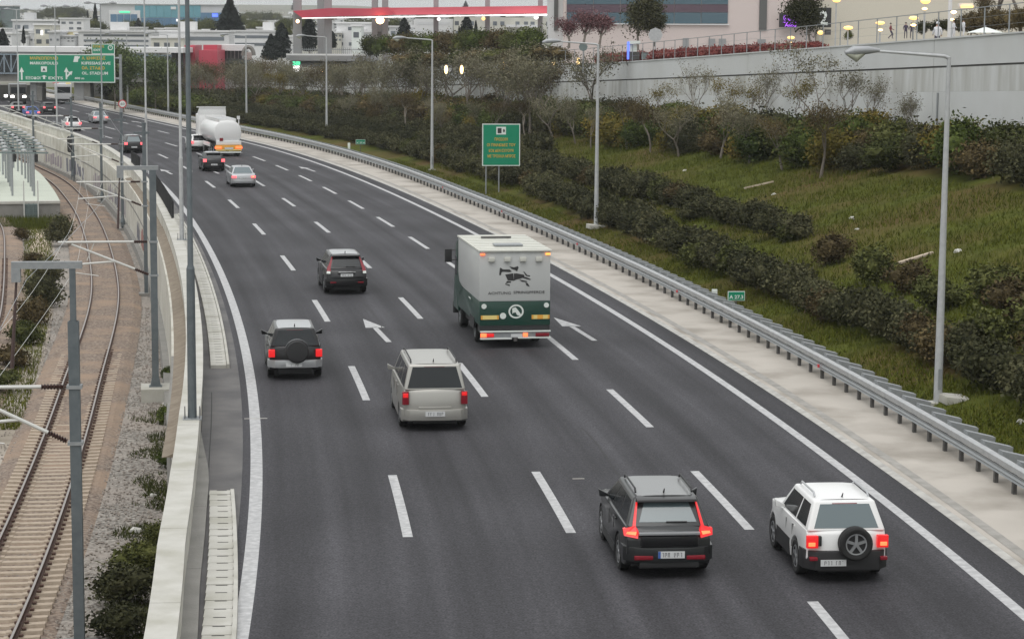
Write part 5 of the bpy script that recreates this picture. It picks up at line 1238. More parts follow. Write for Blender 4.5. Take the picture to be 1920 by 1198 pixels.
# ---- trees: trunk + limbs, then leaves on the twigs
def tree_meshes(h, spread, nleaf, m, lsize, seed, depth=4, trunk=.14, lean=(0, 0), up=.55, first=.35, clump=.35):
    rd = random.Random(seed); mb = MB(); tips = []
    def grow(p, d, L, r, dep):
        n = 4; pts = [p]; q = p.copy(); dd = d.copy()
        for i in range(n):
            dd = (dd + Vector((rd.gauss(0, .12), rd.gauss(0, .12), rd.gauss(.03, .08)))).normalized(); q = q + dd * (L / n); pts.append(q.copy())
        mb.tube(pts, [r * (1 - .45 * i / n) for i in range(n + 1)], 6 if dep > 2 else 4, caps=False)
        if dep <= 2: tips.extend([pts[-1], pts[-2], pts[-3]])
        if dep == 0: return
        for k in range(rd.choice((2, 3, 3)) if dep > 1 else 3):
            a = rd.uniform(0, 6.28); sp = rd.uniform(.35, .95) * spread
            nd = (dd * up + Vector((math.cos(a) * sp, math.sin(a) * sp, rd.uniform(.15, .6)))).normalized()
            grow(pts[-1] if k < 2 else pts[-2], nd, L * rd.uniform(.62, .85), r * .55, dep - 1)
    d0 = Vector((lean[0], lean[1], 1)).normalized()
    grow(Vector((0, 0, -.1)), d0, h * first, trunk, depth)
    top = max(t_.z for t_ in tips); k = h / top
    tm = mb.mesh('trunk', 'bark'); tm.transform(Matrix.Diagonal((k, k, k, 1)))
    T = np.array([tuple(t_ * k) for t_ in tips]); P = T[R.integers(0, len(T), nleaf)] + R.normal(0, clump, (nleaf, 3)) * np.array([1, 1, .75])
    V, F = leaf_quads(P, lsize); return tm, mesh_np('crown', V, F, m)
def tree(name, meshes, x, y, z, label, group=None, sc=1, rz=None):
    t = thing(name, label, 'tree', (x, y, z), R.uniform(0, 6.28) if rz is None else rz, group); t.scale = (sc, sc, sc)
    link('trunk', meshes[0], t); link('crown', meshes[1], t); return t
T_olive = [tree_meshes(6, .9, 2300, 'grey_green', .075, k, depth=4, clump=.40) for k in (1, 2, 3)]
T_brown = [tree_meshes(6, .9, 2100, 'brown', .085, k, depth=4, clump=.42) for k in (4, 5)]
T_green = [tree_meshes(7, .9, 17000, 'bgreen', .14, k, depth=4, clump=.75) for k in (6, 7)]
T_sparse = [tree_meshes(5.2, .75, 900, 'grey_green', .055, k, depth=6, clump=.22, trunk=.10, up=.8) for k in (8, 9, 10)]
T_yel = [tree_meshes(4.6, .8, 1300, 'yellow', .06, k, depth=5, clump=.26, trunk=.09) for k in (12, 13)]
T_orange = [tree_meshes(5.6, .9, 3800, 'yellow', .09, 14, depth=4, clump=.4)]
# sparse trees standing in front of the wall
sp = [(102, 24.4, 1.20, T_sparse[0], 'thin nearly leafless forked tree reaching the top of the wall, right of centre'),
      (98.5, 24.6, .95, T_sparse[1], 'bare tree just right of the tall forked one in front of the wall'),
      (95, 24.8, .78, T_sparse[2], 'smaller twiggy tree farther right of the tall forked one'),
      (105.5, 25.2, .85, T_yel[0], 'sparse yellow green young tree just left of the tall forked one'),
      (113, 24.6, .95, T_sparse[2], 'thin grey tree left of centre in front of the wall'),
      (117, 25.4, .8, T_yel[1], 'low young yellow leaved tree between two thin grey trees'),
      (126.5, 24.8, 1.0, T_sparse[1], 'forked grey tree in front of the wall above the yellowing bushes'),
      (123, 25.2, .85, T_yel[0], 'young yellow leaved tree right of the forked grey tree'),
      (136, 25.0, .8, T_yel[1], 'leftmost young yellow leaved tree in front of the wall right of the second lamp post'),
      (86.5, 24.3, .66, T_sparse[2], 'leaning bare tree by the wall left of the nearest lamp post'),
      (90, 24.8, .6, T_sparse[1], 'small bare twiggy tree under the hanging lamp head'),
      (79, 24.2, .5, T_yel[1], 'low sparse shrub like tree by the wall right of the nearest lamp post')]
for s, o, sc, ms, lab in sp:
    x, y, _ = W(s, o); tree('young_tree', ms, x, y, G(s, o), lab, None, sc)
# slim trunks under the thicket
for i, s in enumerate(np.linspace(90, 214, 20)):
    o = float(np.interp(s, [88, 110, 146, 170, 214], [21, 20.5, 20.4, 18.5, 19])) + R.normal(0, .5)
    x, y, _ = W(s, o); tree('thicket_tree', (T_brown + T_olive)[i % 5], x, y, G(s, o) - .1, ('brownish' if i % 5 < 2 else 'grey green') + ' thin trunked tree at the lower edge of the thicket', 'thin trees of the thicket', R.uniform(.5, .68))
# wood of olive toned trees far along the right side
far_t = []
for i in range(66):
    s = 152 + (335 - 152) * ((i + R.random()) / 66); wv = WS(s)
    o = R.uniform(wv - 8.5, wv - 1.5)
    if s > 262: o = R.uniform(18, 33)
    ms = [T_olive[0], T_olive[1], T_olive[2], T_olive[0], T_sparse[0], T_brown[1], T_olive[2]][int(R.integers(7))]
    x, y, _ = W(s, o); tree('roadside_tree', ms, x, y, G(s, o) - .1, 'loose crowned olive grey roadside tree in the far row below the retaining wall', 'far roadside trees', R.uniform(.92, 1.18) if s < 240 else R.uniform(.86, 1.06))
for s, o, lab in ((262, 29, 'orange tinted autumn tree left of the gap where the far wall shows'), (270, 25, 'orange and green autumn tree beside the tall thin street lamp')):
    x, y, _ = W(s, o); tree('autumn_tree', T_orange[0], x, y, G(s, o), lab, None, .8)
for x, y, sc, lab in ((-43.0, 300, 1.0, 'bare looking greyish tree in front of the red station tower'), (-40.6, 296, .95, 'greyish tree in front of the larger red station block'), (-38.6, 302, 1.05, 'greyish tree right of the larger red station block'), (-45.8, 305, .9, 'thin greyish tree left of the red station tower')):
    tree('roadside_tree', T_olive[1] if sc > .95 else T_sparse[0], x, y, .2, lab, None, sc)
# big green tree near the bridge and yellow green shrubs
for x, y, sc, lab in ((-51.5, 288, 1.2, 'big full green tree right of the large green direction sign'), (-48.6, 296, .95, 'green tree behind and right of the biggest green tree'), (-54.5, 298, .95, 'green tree half hidden behind the large green direction sign')):
    tree('broadleaf_tree', T_green[0 if sc > 1 else 1], x, y, .2, lab, None, sc)
for i in range(16):
    s = 258 + i * 3.0; o = 12.6 + R.normal(0, .8); k = R.uniform(.8, 1.1)
    put('roadside_bush', big_me['green' if i % 3 else 'hedge2'][i % 3], s, o, 0, (k, k, k * .75), 'bright green low roadside bush near the bridge', 'bush', 'green bushes by the bridge')
for i in range(26):
    s = 262 + i * 3.0; o = 16.5 + R.normal(0, 1.5); k = R.uniform(.9, 1.2)
    put('roadside_bush', big_me['hedge'][i % 3], s, o, 0, (k, k, k * .8), 'dark low roadside bush near the bridge', 'bush', 'dark bushes by the bridge')
# cypresses and conifers
def cypress_mesh(h, r, n, power=1.0, ragged=.1, tips=1):
    P = []
    u = R.random(n) ** .8; z = u * h; rr = r * (1 - u) ** power * (1 - .5 * np.exp(-u * 12)) + .04
    a = R.uniform(0, 6.28, n); rad = rr * (1 - .45 * R.random(n) ** 2) * (1 + ragged * np.sin(a * 3 + z * 2.2) + R.normal(0, ragged, n))
    P = np.stack([rad * np.cos(a), rad * np.sin(a), z + .1], 1)
    V, F = leaf_quads(P, r * .17 + .05); return mesh_np('crown', V, F, 'dgreen')
def trunk_mesh(h, r):
    m_ = MB(); m_.tube([(0, 0, -1), (0, 0, h * .9)], [r, r * .3], 6); return m_.mesh('trunk', 'bark')
CY = [(trunk_mesh(10, .25), cypress_mesh(10, 1.5, 2600, .8)), (trunk_mesh(10, .25), cypress_mesh(10, 3.4, 3800, .85, .28)), (trunk_mesh(10, .25), cypress_mesh(10, 2.6, 3200, .6, .3))]
def at(px, d, py_base): return ((px - 960) / 4070 * d, d, 10.9 - (py_base - (58 + (530 - (960 - px)) * .007)) / 4070 * d)
for px, pb, pt, d, k, lab in ((432, 86, 4, 470, 1, 'tall pointed dark cypress above the red station building'),
                              (528, 108, 46, 430, 2, 'ragged dark cypress group left of the red canopy'), (508, 112, 66, 425, 1, 'smaller dark cypress just left of the ragged group'),
                              (579, 96, 36, 420, 2, 'dark conifer between the two left pylons'), (622, 90, 60, 425, 2, 'spreading dark conifer right of the second pylon'),
                              (756, 82, 36, 450, 2, 'dark conifer under the canopy in the middle'), (744, 86, 62, 448, 1, 'small dark conifer left of the middle conifer'),
                              (872, 80, 32, 420, 2, 'dark many pointed conifer between the pylons at the right'), (858, 82, 50, 421, 0, 'narrow dark cypress left of the many pointed conifer'), (889, 80, 40, 421, 0, 'narrow dark cypress right of the many pointed conifer'),
                              (182, 49, 8, 640, 0, 'tall thin cypress left of the blue glass building'), (168, 46, 21, 640, 0, 'shorter thin cypress beside the tall one'),
                              (9, 90, 56, 420, 1, 'dark cypress at the far left edge'), (48, 82, 50, 430, 0, 'thin cypress left of the beige house'),
                              (553, 20, 3, 1500, 1, 'tiny cypress on the skyline'), (870, 18, 4, 1300, 1, 'tiny conifer on the skyline above the red canopy'), (300, 62, 42, 700, 0, 'small cypress in front of the blue glass building'), (262, 60, 36, 700, 1, 'dark tree in front of the blue glass building'), (115, 50, 36, 800, 0, 'slim cypress between the white houses')):
    x, y, z = at(px, d, pb); h = (pb - pt) / 4070 * d; t = thing('cypress', lab, 'tree', (x, y, z), R.uniform(0, 6), None); q = h / 10
    wd = q * (1 if k else .9); t.scale = (wd, wd, q); link('trunk', CY[k][0], t); link('crown', CY[k][1], t)
for px, d, pb, sc, wide, lab in ((285, 720, 64, 1.2, 1, 'dark trees before the left part of the blue glass building'), (320, 720, 62, 1.1, 1, 'dark trees below the middle of the blue glass building'), (365, 715, 62, 1.3, 1, 'dark round trees before the right part of the blue glass building'), (392, 715, 63, 1.2, 1, 'dark round tree at the right end of the blue glass building')):
    x, y, z = at(px, d, pb); o_ = link('tree_clump', big_me['hedge2'][0], None, (x, y, z), label=lab, cat='trees'); o_.scale = (sc * 1.8, sc * 1.8, sc * .75)
# bluish wood on the hill behind the cypress
for i, (px, pb) in enumerate([(455 + j * 9, 52 - (j % 3) * 3) for j in range(8)] + [(100 + j * 9, 38) for j in range(7)]):
    x, y, z = at(px, 1100, pb); o_ = link('hill_tree', big_me['hedge2'][i % 3], None, (x, y, z), (0, 0, i), label='dark bluish tree on the distant hillside among the houses', cat='tree', group='hillside trees'); o_.scale = (1.9, 1.9, 1.9)
# grass blades on the slope (nobody could count them)
def grass(name, n, s0, s1, oa, ob, h, m, z=None, lab='', edge=0):
    s = s0 + (s1 - s0) * R.random(n) ** 1.35; o = oa + (ob - oa) * R.random(n)
    if edge: o = ob - (ob - oa) * R.random(n) ** 2.2 * (.55 + .45 * np.sin(s * 1.3) * np.sin(s * .37 + 1)); keep = (np.sin(s * 2.1) + np.sin(s * .9 + o * 3) + R.normal(0, .8, n)) > -.3; s = s[keep]; o = o[keep]; n = len(s)
    P = np.array([W(a, b, (G(a, b) if z is None else z)) for a, b in zip(s, o)])
    a = R.uniform(0, 3.14, n); wv = np.stack([np.cos(a), np.sin(a), np.zeros(n)], 1) * R.uniform(.012, .03, n)[:, None]; hh = h * R.uniform(.5, 1.4, n)
    tip = np.stack([R.normal(0, .07, n), R.normal(0, .07, n), hh], 1)
    V = np.stack([P - wv, P + wv, P + tip], 1).reshape(-1, 3); F = np.arange(n * 3).reshape(-1, 3)
    return tag(link(name, mesh_np(name, V, F, m)), lab, 'grass', None, 'stuff')
grass('grass', 30000, 30, 160, 8.15, 10.0, .16, 'grass', lab='short green grass along the back of the guard rail')
grass('grass', 70000, 36, 150, 10.5, 22, .20, 'grass', lab='rough green and straw coloured grass on the open slope')
grass('weeds', 26000, 29, 64, -15.2, -13.0, .15, 'hedge2', edge=1, z=-3.3, lab='green weeds along the foot of the parapet wall')
grass('weeds', 9000, 60, 152, -20.7, -18.9, .22, 'grass', z=-3.34, lab='dry weeds in the strip between the tracks')
grass('weeds', 5000, 142, 151, -22.5, -17.3, .35, 'grass', z=-3.34, lab='green weeds in front of the platform end')
# bushes of the railway side
for s, o, k, sc, zs, lab in ((31.2, -14.1, 'hedge', .6, .4, 'dark leafy weeds cut by the bottom picture edge left of the parapet'), (34.5, -14.15, 'hedge', .68, .5, 'dark green bush at the foot of the parapet at the bottom of the picture'), (38.0, -14.0, 'hedge2', .6, .4, 'green weedy bush right above the bottom dark bush by the parapet'), (41.0, -13.7, 'hedge2', .36, .3, 'low weedy bush near the pale rocks by the parapet'),
                             (60.5, -13.75, 'green', .36, .35, 'low green weeds by the wall below the mast footing'), (52.0, -13.7, 'green', .28, .25, 'small green weed clump at the wall'), (70, -13.6, 'green', .3, .3, 'small bush between mast footing and wall'),
                             (129, -18.6, 'hedge', .85, .9, 'dark round bush right of the sandy path between the tracks'), (104, -19.0, 'hedge', .75, .8, 'dark bush between the tracks, upper one behind the crossbar'), (96, -19.2, 'hedge', .8, .8, 'dark bush between the tracks in the middle of the strip'), (89, -19.6, 'brown', .7, .6, 'brownish low bush between the tracks'), (82, -19.7, 'hedge2', .7, .5, 'olive low bush between the tracks'),
                             (75, -20.0, 'brown', .7, .45, 'dry brown low bush between the tracks'), (68, -20.3, 'hedge2', .8, .45, 'green low bush left of the nearest mast'), (62, -20.7, 'hedge2', .8, .5, 'green low bush at the left picture edge'), (57, -21.2, 'hedge', .8, .5, 'dark low bush at the left edge under the white bracket'), (116, -19.9, 'brown', .6, .4, 'dry bush left of the sandy path'), (109, -18.9, 'hedge2', .5, .4, 'small bush below the sandy path'), (133, -21.0, 'brown', .5, .4, 'small dark bush near the platform weeds')):
    put('weed_bush', bush_me[k][int(R.integers(3))], s, o, -3.35, (sc, sc, zs), lab, 'bush')
# rocks and timber on the slope
for i, (s, o, r, lab) in enumerate(((88.5, 17.6, .16, 'pale rock high on the grass slope'), (75, 17.0, .14, 'small pale rock right of the pale rock on the slope'), (72, 16.2, .10, 'tiny pale rock on the open grass'), (36.8, 9.6, .14, 'pale rock in the grass behind the guard rail at the right edge'), (48.6, 8.6, .10, 'small white stone beside the guard rail'), (61, 16.5, .2, 'pale stones right of the nearest lamp post, halfway up the slope'), (108, 18.4, .15, 'pale stone near the thicket'))):
    x, y, _ = W(s, o); rock('rock', x, y, G(s, o) + .02, r, 'white_stone', lab, 20 + i)
for s, o, L_, rz, lab in ((93, 18.2, 1.7, -.5, 'pale timber plank lying on the grass slope'), (62, 15.2, 1.5, .3, 'short pale plank on the reddish soil patch')):
    x, y, _ = W(s, o); m_ = MB(); m_.box(-L_ / 2, L_ / 2, -.08, .08, 0, .09); ob = m_.build('timber_plank', 'sand', None, bevel=.01); ob.location = (x, y, G(s, o) + .06); ob.rotation_euler = (0, -.25, rz); tag(ob, lab, 'plank')
HAZE = 0.00014
# ================================================================ BRIDGE, STATION, CANOPY, CITY
def gp(px, py, d):
    """place seen at that direction at distance d; used to set out far buildings in plan and height"""
    return ((px - 960) / 4070 * d, d, 10.9 - (py - (58 + (px - 430) * .007)) / 4070 * d)
def bb(t, nm, mt, px0, px1, pt, pb, d, dep=8, off=0, bev=0):
    """upright block: left, right, top, bottom taken as sizes at distance d, depth dep away from the viewer"""
    x0, _, z1 = gp(px0, pt, d); x1, _, z0 = gp(px1, pb, d); zt = gp((px0 + px1) / 2, pt, d)[2]; zb = gp((px0 + px1) / 2, pb, d)[2]
    m_ = MB(); m_.box(x0, x1, d - off, d - off + dep, zb, zt); return m_.build(nm, mt, t, bevel=bev)
D = 335
t = thing('footbridge', 'glazed steel truss bridge with pale flat roof crossing the motorway behind the big sign', 'bridge', (0, 0, 0))
bb(t, 'roof', 'bwhite', -120, 345, 88, 97.5, D, 12, .6); bb(t, 'roof_edge', 'bgrey', -120, 300, 97.6, 100, D, 11, .3)
bb(t, 'glazing', 'trussglass', -120, 322, 101, 138, D + 3, 6); bb(t, 'deck', 'dark_concrete', -120, 322, 138.5, 152, D, 12)
bb(t, 'top_chord', 'truss', -120, 322, 101, 103.5, D, .4, .5); bb(t, 'bottom_chord', 'truss', -120, 322, 136, 138.5, D, .4, .5)
px = -118; m_ = MB()
k = 0
while px < 320:
    x0, _, zt = gp(px, 103, D); _, _, zb = gp(px, 136, D); x1 = gp(px + 13, 103, D)[0]
    mm = MB(); mm.box(x0 - .1, x0 + .1, D - .5, D - .3, zb, zt); mm.build('upright', 'truss', t)
    a, b = ((x0, zb), (x1, zt)) if k % 2 else ((x0, zt), (x1, zb))
    mm = MB(); mm.tube([(a[0], D - .45, a[1]), (b[0], D - .45, b[1])], .08, 5); mm.build('diagonal', 'truss', t); px += 13; k += 1
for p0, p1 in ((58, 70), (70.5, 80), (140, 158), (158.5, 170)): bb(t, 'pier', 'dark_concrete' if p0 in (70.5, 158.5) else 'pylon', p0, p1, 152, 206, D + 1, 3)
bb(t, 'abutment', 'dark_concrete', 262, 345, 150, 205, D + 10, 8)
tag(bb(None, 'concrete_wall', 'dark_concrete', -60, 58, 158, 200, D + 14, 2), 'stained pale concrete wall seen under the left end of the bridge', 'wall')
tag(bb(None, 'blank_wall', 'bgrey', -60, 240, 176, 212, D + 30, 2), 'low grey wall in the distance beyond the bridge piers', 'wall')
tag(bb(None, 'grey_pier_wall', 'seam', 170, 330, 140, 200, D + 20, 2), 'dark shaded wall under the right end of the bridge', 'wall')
tag(bb(None, 'white_board', 'swhite', 298, 308, 160, 171, D - 6, .2), 'small white board on the dark bridge abutment', 'board')
for p0, lab in ((205, 'pale concrete barrier blocks by the speed limit sign'),):
    t = thing('concrete_barrier', lab, 'barrier', (0, 0, 0)); bb(t, 'block', 'concrete', 192, 238, 198, 210, 305, .6); 
# station buildings
t = thing('red_station', 'dark red station building blocks with a grey footbridge stair behind the trees', 'building', (0, 0, 0))
bb(t, 'tower', 'redpaint', 347, 366, 85, 190, 345, 8); bb(t, 'block', 'redpaint', 373.5, 408, 94, 190, 340, 9); bb(t, 'upper_block', 'redpaint', 382, 408, 84.5, 93.8, 344, 6)
bb(t, 'window', 'wdark', 350, 358, 100, 116, 345, .2, .1); bb(t, 'window', 'wdark', 350, 356, 140, 152, 345, .2, .1); bb(t, 'stair_wall', 'pylon', 322, 345, 97, 190, 343, 6); bb(t, 'doorway', 'seam', 329, 335, 138, 165, 343, .2, .1)
for i in range(6): bb(t, 'mullion', 'truss', 323 + i * 4, 323.8 + i * 4, 98, 140, 343, .2, .2)
t = thing('station_hall', 'white roofed glazed station hall right of the red blocks', 'building', (0, 0, 0))
bb(t, 'roof', 'bwhite', 409, 462, 84, 95, 350, 12, 1); bb(t, 'glazing', 'wdark', 411, 455, 95.5, 110, 352, 8); bb(t, 'lower_wall', 'tealsteel', 410, 458, 110.2, 124, 351, 8); bb(t, 'base', 'bgrey', 409, 460, 124.2, 190, 352, 8)
for i in range(7): bb(t, 'mullion', 'bwhite', 412 + i * 7, 413 + i * 7, 95.6, 110, 351.8, .2, .2)
t = thing('arched_shelter', 'small dark arched shelter right of the station hall', 'shelter', (0, 0, 0))
pts = [gp(462 + 10 * math.cos(a) + 4, 104 - 16 * math.sin(a), 348) for a in [math.pi * k / 10 for k in range(11)]]
m_ = MB(); m_.tube(pts, .35, 6); m_.build('arch', 'dark_concrete', t); bb(t, 'screen', 'pink', 459, 472, 98, 112, 349, .3)
# white wall seen through the far trees
tag(bb(None, 'far_white_wall', 'bwhite', 430, 560, 178, 200, 330, 1), 'pale wall strip glimpsed under the far roadside trees', 'wall')
# viaduct and fence at the far end of the retaining wall
t = thing('viaduct', 'grey concrete viaduct deck with railing at the feet of the left pylons', 'viaduct', (0, 0, 0))
bb(t, 'deck', 'pylon', 536, 700, 104, 114, 322, 9); bb(t, 'shaded_soffit', 'dark_concrete', 560, 700, 114.2, 122, 324, 7); bb(t, 'deck_shadow_slab', 'seam', 566, 656, 119, 126, 322.6, 1); bb(t, 'parapet', 'bwhite', 536, 700, 101, 104, 321, .4)  # dark slabs under the deck stand in for its shadow
m_ = MB()
for i in range(40):
    x0, y0, z0 = gp(560 + i * 3.6, 101, 321); m_.box(x0 - .03, x0 + .03, y0, y0 + .06, z0, z0 + .9)
x0, y0, z0 = gp(536, 93, 321); x1 = gp(702, 93, 321)[0]; m_.box(x0, x1, y0, y0 + .08, z0 - .0, z0 + .1); m_.build('railing', 'galv', t)
bb(t, 'support', 'pylon', 543, 556, 114, 200, 323, 3); bb(t, 'support', 'pylon', 604, 618, 114, 170, 323, 3)
# pylons and red canopy
t = thing('red_canopy', 'long red curved canopy with a bright white light strip carried between tall grey pylons', 'canopy', (0, 0, 0))
def slab(nm, mt, quad, d, dep):
    f = [gp(a, b, d) for a, b in quad]; bk = [(p[0], p[1] + dep, p[2]) for p in f]; m_ = MB(); m_.add(f + bk, [(0, 1, 2, 3), (7, 6, 5, 4), (0, 4, 5, 1), (1, 5, 6, 2), (2, 6, 7, 3), (3, 7, 4, 0)]); m_.build(nm, mt, t)
slab('canopy_skin', 'redpaint', [(548, 32), (564, 35), (620, 32), (620, 17)][::-1] if 0 else [(549, 22), (620, 16.5), (620, 32), (566, 34.5)], 333, 5)
slab('canopy_skin', 'redpaint', [(620, 16.5), (695, 17.5), (697, 30.5), (620, 32)], 333, 5); slab('canopy_skin', 'redpaint', [(695, 16), (727, 15), (738, 29), (697, 30.5)], 333, 5)
slab('canopy_roof', 'pinkred', [(728, 16), (1027, 12.5), (1030, 26.5), (739, 29)], 334, 5)
slab('light_strip', 'strip', [(566, 34.5), (1027, 27.5), (1027, 29.2), (566, 36)], 333.4, .3)
slab('rear_strip', 'strip', [(944, 29.2), (1027, 28), (1027, 30.5), (944, 31.6)], 333.0, .2)
t = None
for p0, p1, pb, d, lab in ((550, 565, 101, 336, 'leftmost grey pylon of the red canopy'), (595, 607, 101, 344, 'second grey pylon from the left, rear half of the pair'), (608, 621, 106, 336, 'third grey pylon from the left, front half of the pair'),
                           (696, 707, 100, 340, 'left one of the two close pylons in the middle'), (715, 726, 100, 340, 'right one of the two close pylons in the middle'), (810.5, 819.5, 100, 340, 'slim pylon right of the middle pair'), (906, 915, 100, 340, 'second slim pylon from the right'), (1004, 1013, 100, 340, 'rightmost slim pylon next to the pink building')):
    x0 = gp(p0, pb, d)[0]; x1 = gp(p1, pb, d)[0]; z0 = gp(p0, pb, d)[2]
    m_ = MB(); m_.box(x0, x1, d - .6, d + .6, z0 - 6, 26); tag(m_.build('pylon', 'pylon', bevel=.06), lab, 'pylon', 'grey pylons of the red canopy')
tag(bb(None, 'pylon_crosswall', 'pylon', 707.5, 714.5, 33, 98, 340, 1, .3), 'wide grey wall joining the middle pair of pylons below the canopy', 'wall')
tag(bb(None, 'wall_niche', 'seam', 706.8, 713, 60, 70, 339.6, .2, .2), 'small dark opening in the wall of the middle pylons', 'opening')
def glow(nm, mt, px, py, d, r, lab, cat='lamp', zs=1.0, group=None):
    x, y, z = gp(px, py, d); bm = bmesh.new(); bmesh.ops.create_uvsphere(bm, u_segments=12, v_segments=8, radius=r)
    me = bpy.data.meshes.new(nm); bm.to_mesh(me); bm.free(); me.materials.append(A[mt]); me.polygons.foreach_set('use_smooth', [True] * len(me.polygons))
    o = link(nm, me, None, (x, y, z), label=lab, cat=cat, group=group); o.scale = (1, .6, zs); return o
glow('floodlight', 'halogen', 711, 39, 332, .62, 'brightest orange white floodlight under the red canopy at the middle pylons', zs=.9)
glow('floodlight', 'halogen', 558, 41, 332, .25, 'small floodlight under the left end of the red canopy')
glow('floodlight', 'strip', 820, 37, 332, .25, 'small white lamp under the canopy at the slim pylon'); glow('floodlight', 'lampglow', 903, 36, 332, .28, 'yellow lamp under the canopy at the second pylon from the right'); glow('floodlight', 'strip', 1001, 34, 332, .35, 'white lamp under the canopy at the rightmost pylon', zs=.8)
glow('floodlight', 'halogen', 602, 133, 318, .30, 'orange lamp in front of the viaduct fence')
t = thing('lit_shop_sign', 'small bright green and white lit sign at the left end of the viaduct', 'sign', (0, 0, 0)); bb(t, 'upper_panel', 'greenled', 548, 562, 115, 122, 316, .3); bb(t, 'lower_panel', 'strip', 549, 561, 123, 134, 316, .3)
# roads sign poles near the viaduct and low street lamps with yellow heads
def small_lamp(px, ptop, pbot, d, lab, arm=-16, lit=True):
    t = thing('street_lamp', lab, 'street lamp', gp(px, pbot, d), 0, 'lit street lamps behind the retaining wall'); h = (pbot - ptop) / 4070 * d; a = arm / 4070 * d
    m_ = MB(); m_.tube([(0, 0, -1), (0, 0, h)], .09, 8); m_.tube([(0, 0, h * .8), (-a * .15, 0, h), (a, 0, h + .1)], .06, 6); m_.build('pole', 'galvlight', t)
    m_ = MB(); w_ = abs(a) * .5
    m_.hexa([(a - w_ * .6, -.15, h), (a + w_ * .6, -.15, h), (a + w_ * .5, .15, h), (a - w_ * .5, .15, h)], [(a - w_ * .4, -.1, h + .28), (a + w_ * .4, -.1, h + .28), (a + w_ * .4, .1, h + .28), (a - w_ * .4, .1, h + .28)])
    m_.build('lamp_head', 'lampglow' if lit else 'lampcase', t)
small_lamp(857, 70, 100, 250, 'lit street lamp with yellow head behind the hedge, left of the pink building', -4); small_lamp(954, 66, 100, 240, 'lit street lamp with orange head, right of the previous one', 0)
for px, py in ((834, 130), (863, 130), (942, 124), (1035, 119), (1080, 116)):
    glow('bollard_light', 'bollard', px, py, 205, .16, 'glowing yellow bollard light along the street above the far wall', 'lamp', 2.6, 'glowing bollard lights')
# street trees and hedges on the upper level
def sc_bush(nm, key, px, pb, d, wm, hm, lab, cat='bush', group=None, big=True):
    x, y, z = gp(px, pb, d); me = (big_me if big else bush_me)[key][int(R.integers(3))]; o = link(nm, me, None, (x, y, z), (0, 0, R.uniform(0, 6)), label=lab, cat=cat, group=group); o.scale = (wm / 3.6, wm / 3.6, hm / 3.0); return o
for i in range(11): sc_bush('street_bush', ('hedge2', 'green', 'brown')[i % 3], 700 + i * 29, 112 - i * .7, 262 - i * 4, 3.2, 2.6, 'leafy street bush behind the far part of the retaining wall', 'bush', 'street bushes above the wall')
for i in range(9): sc_bush('street_bush', ('brown', 'hedge2')[i % 2], 760 + i * 34, 130 - i * 1.2, 235 - i * 4, 3.4, 1.5, 'low brownish bush just above the far part of the retaining wall', 'bush', 'low bushes above the wall')
T1 = tree_meshes(4.2, .9, 9000, 'dgreen', .10, 31, depth=3, clump=.52); T1 = (T1[0], T1[1])
me_ = T1[1].copy(); me_.materials.clear(); me_.materials.append(A['hedge']); 
x, y, z = gp(1190, 92, 190); tree('street_tree', (T1[0], me_), x, y, z, 'dark round street tree in front of the pink building beside the red flowering hedge', None, 1.0, 1.0)
x, y, z = gp(1222, 86, 192); tree('street_tree', (T1[0], me_), x, y, z, 'smaller dark tree at the right of the round street tree', None, .62, 2.0)
T2 = tree_meshes(3.0, 1.0, 3000, 'purpleleaf', .08, 33, depth=4, clump=.36)
for px, sc, lab in ((1088, 1.0, 'dark red leaved small tree left of the round street tree'), (1118, .95, 'purple red leaved small tree in front of the pink facade'), (1062, .8, 'dark red shrub at the left corner of the pink building')):
    x, y, z = gp(px, 88, 195); tree('purple_tree', T2, x, y, z, lab, None, sc)
x, y, z = gp(1512, 92, 160); tree('street_tree', (T1[0], me_), x, y, z, 'slim dark green tree in front of the purple lit sign', None, .86, 3.0)
for px, pb, d, sc, key, lab in ((1850, 62, 150, 1.1, 'brown', 'large brown green tree crown at the top right corner'), (1900, 60, 148, 1.0, 'brown', 'second brown tree at the right edge'), (1810, 66, 152, .62, 'brown', 'brown bush left of the corner tree')):
    x, y, z = gp(px, pb, d); o_ = tree('corner_tree', (T_brown[0][0], T_brown[0][1]), x, y, z - 1, lab, None, sc)
    sc_bush('corner_bush', key, px, pb + 2, d - 2, 2.6, 1.6, 'brown green bush under the ' + lab, 'bush')
sc_bush('flowering_bush', 'brown', 1902, 58, 122, .9, 1.1, 'bush with violet flowers at the right edge above the wall', 'bush'); C.objects[-1]
# red flowering hedge behind the fence
s = 112.0; rm = [shrub_mesh('red_hedge', 1.7, .8, 800, 'redleaf', .07) for _ in range(3)]
while s < 168:
    x, y, z = W(s, WS(s) + 1.3, TOP(s) - .2); h = float(np.interp(s, [112, 130, 158, 168], [.9, 1.2, 1.5, 1.3]))
    if not 150 < s < 154: o_ = link('red_hedge_plant', rm[int(R.integers(3))], None, (x, y, z), (0, 0, R.uniform(0, 6)), label='red leaved plant of the hedge along the top of the retaining wall', cat='hedge plant', group='red hedge along the street'); o_.scale = (1, 1, h)
    s += 1.25
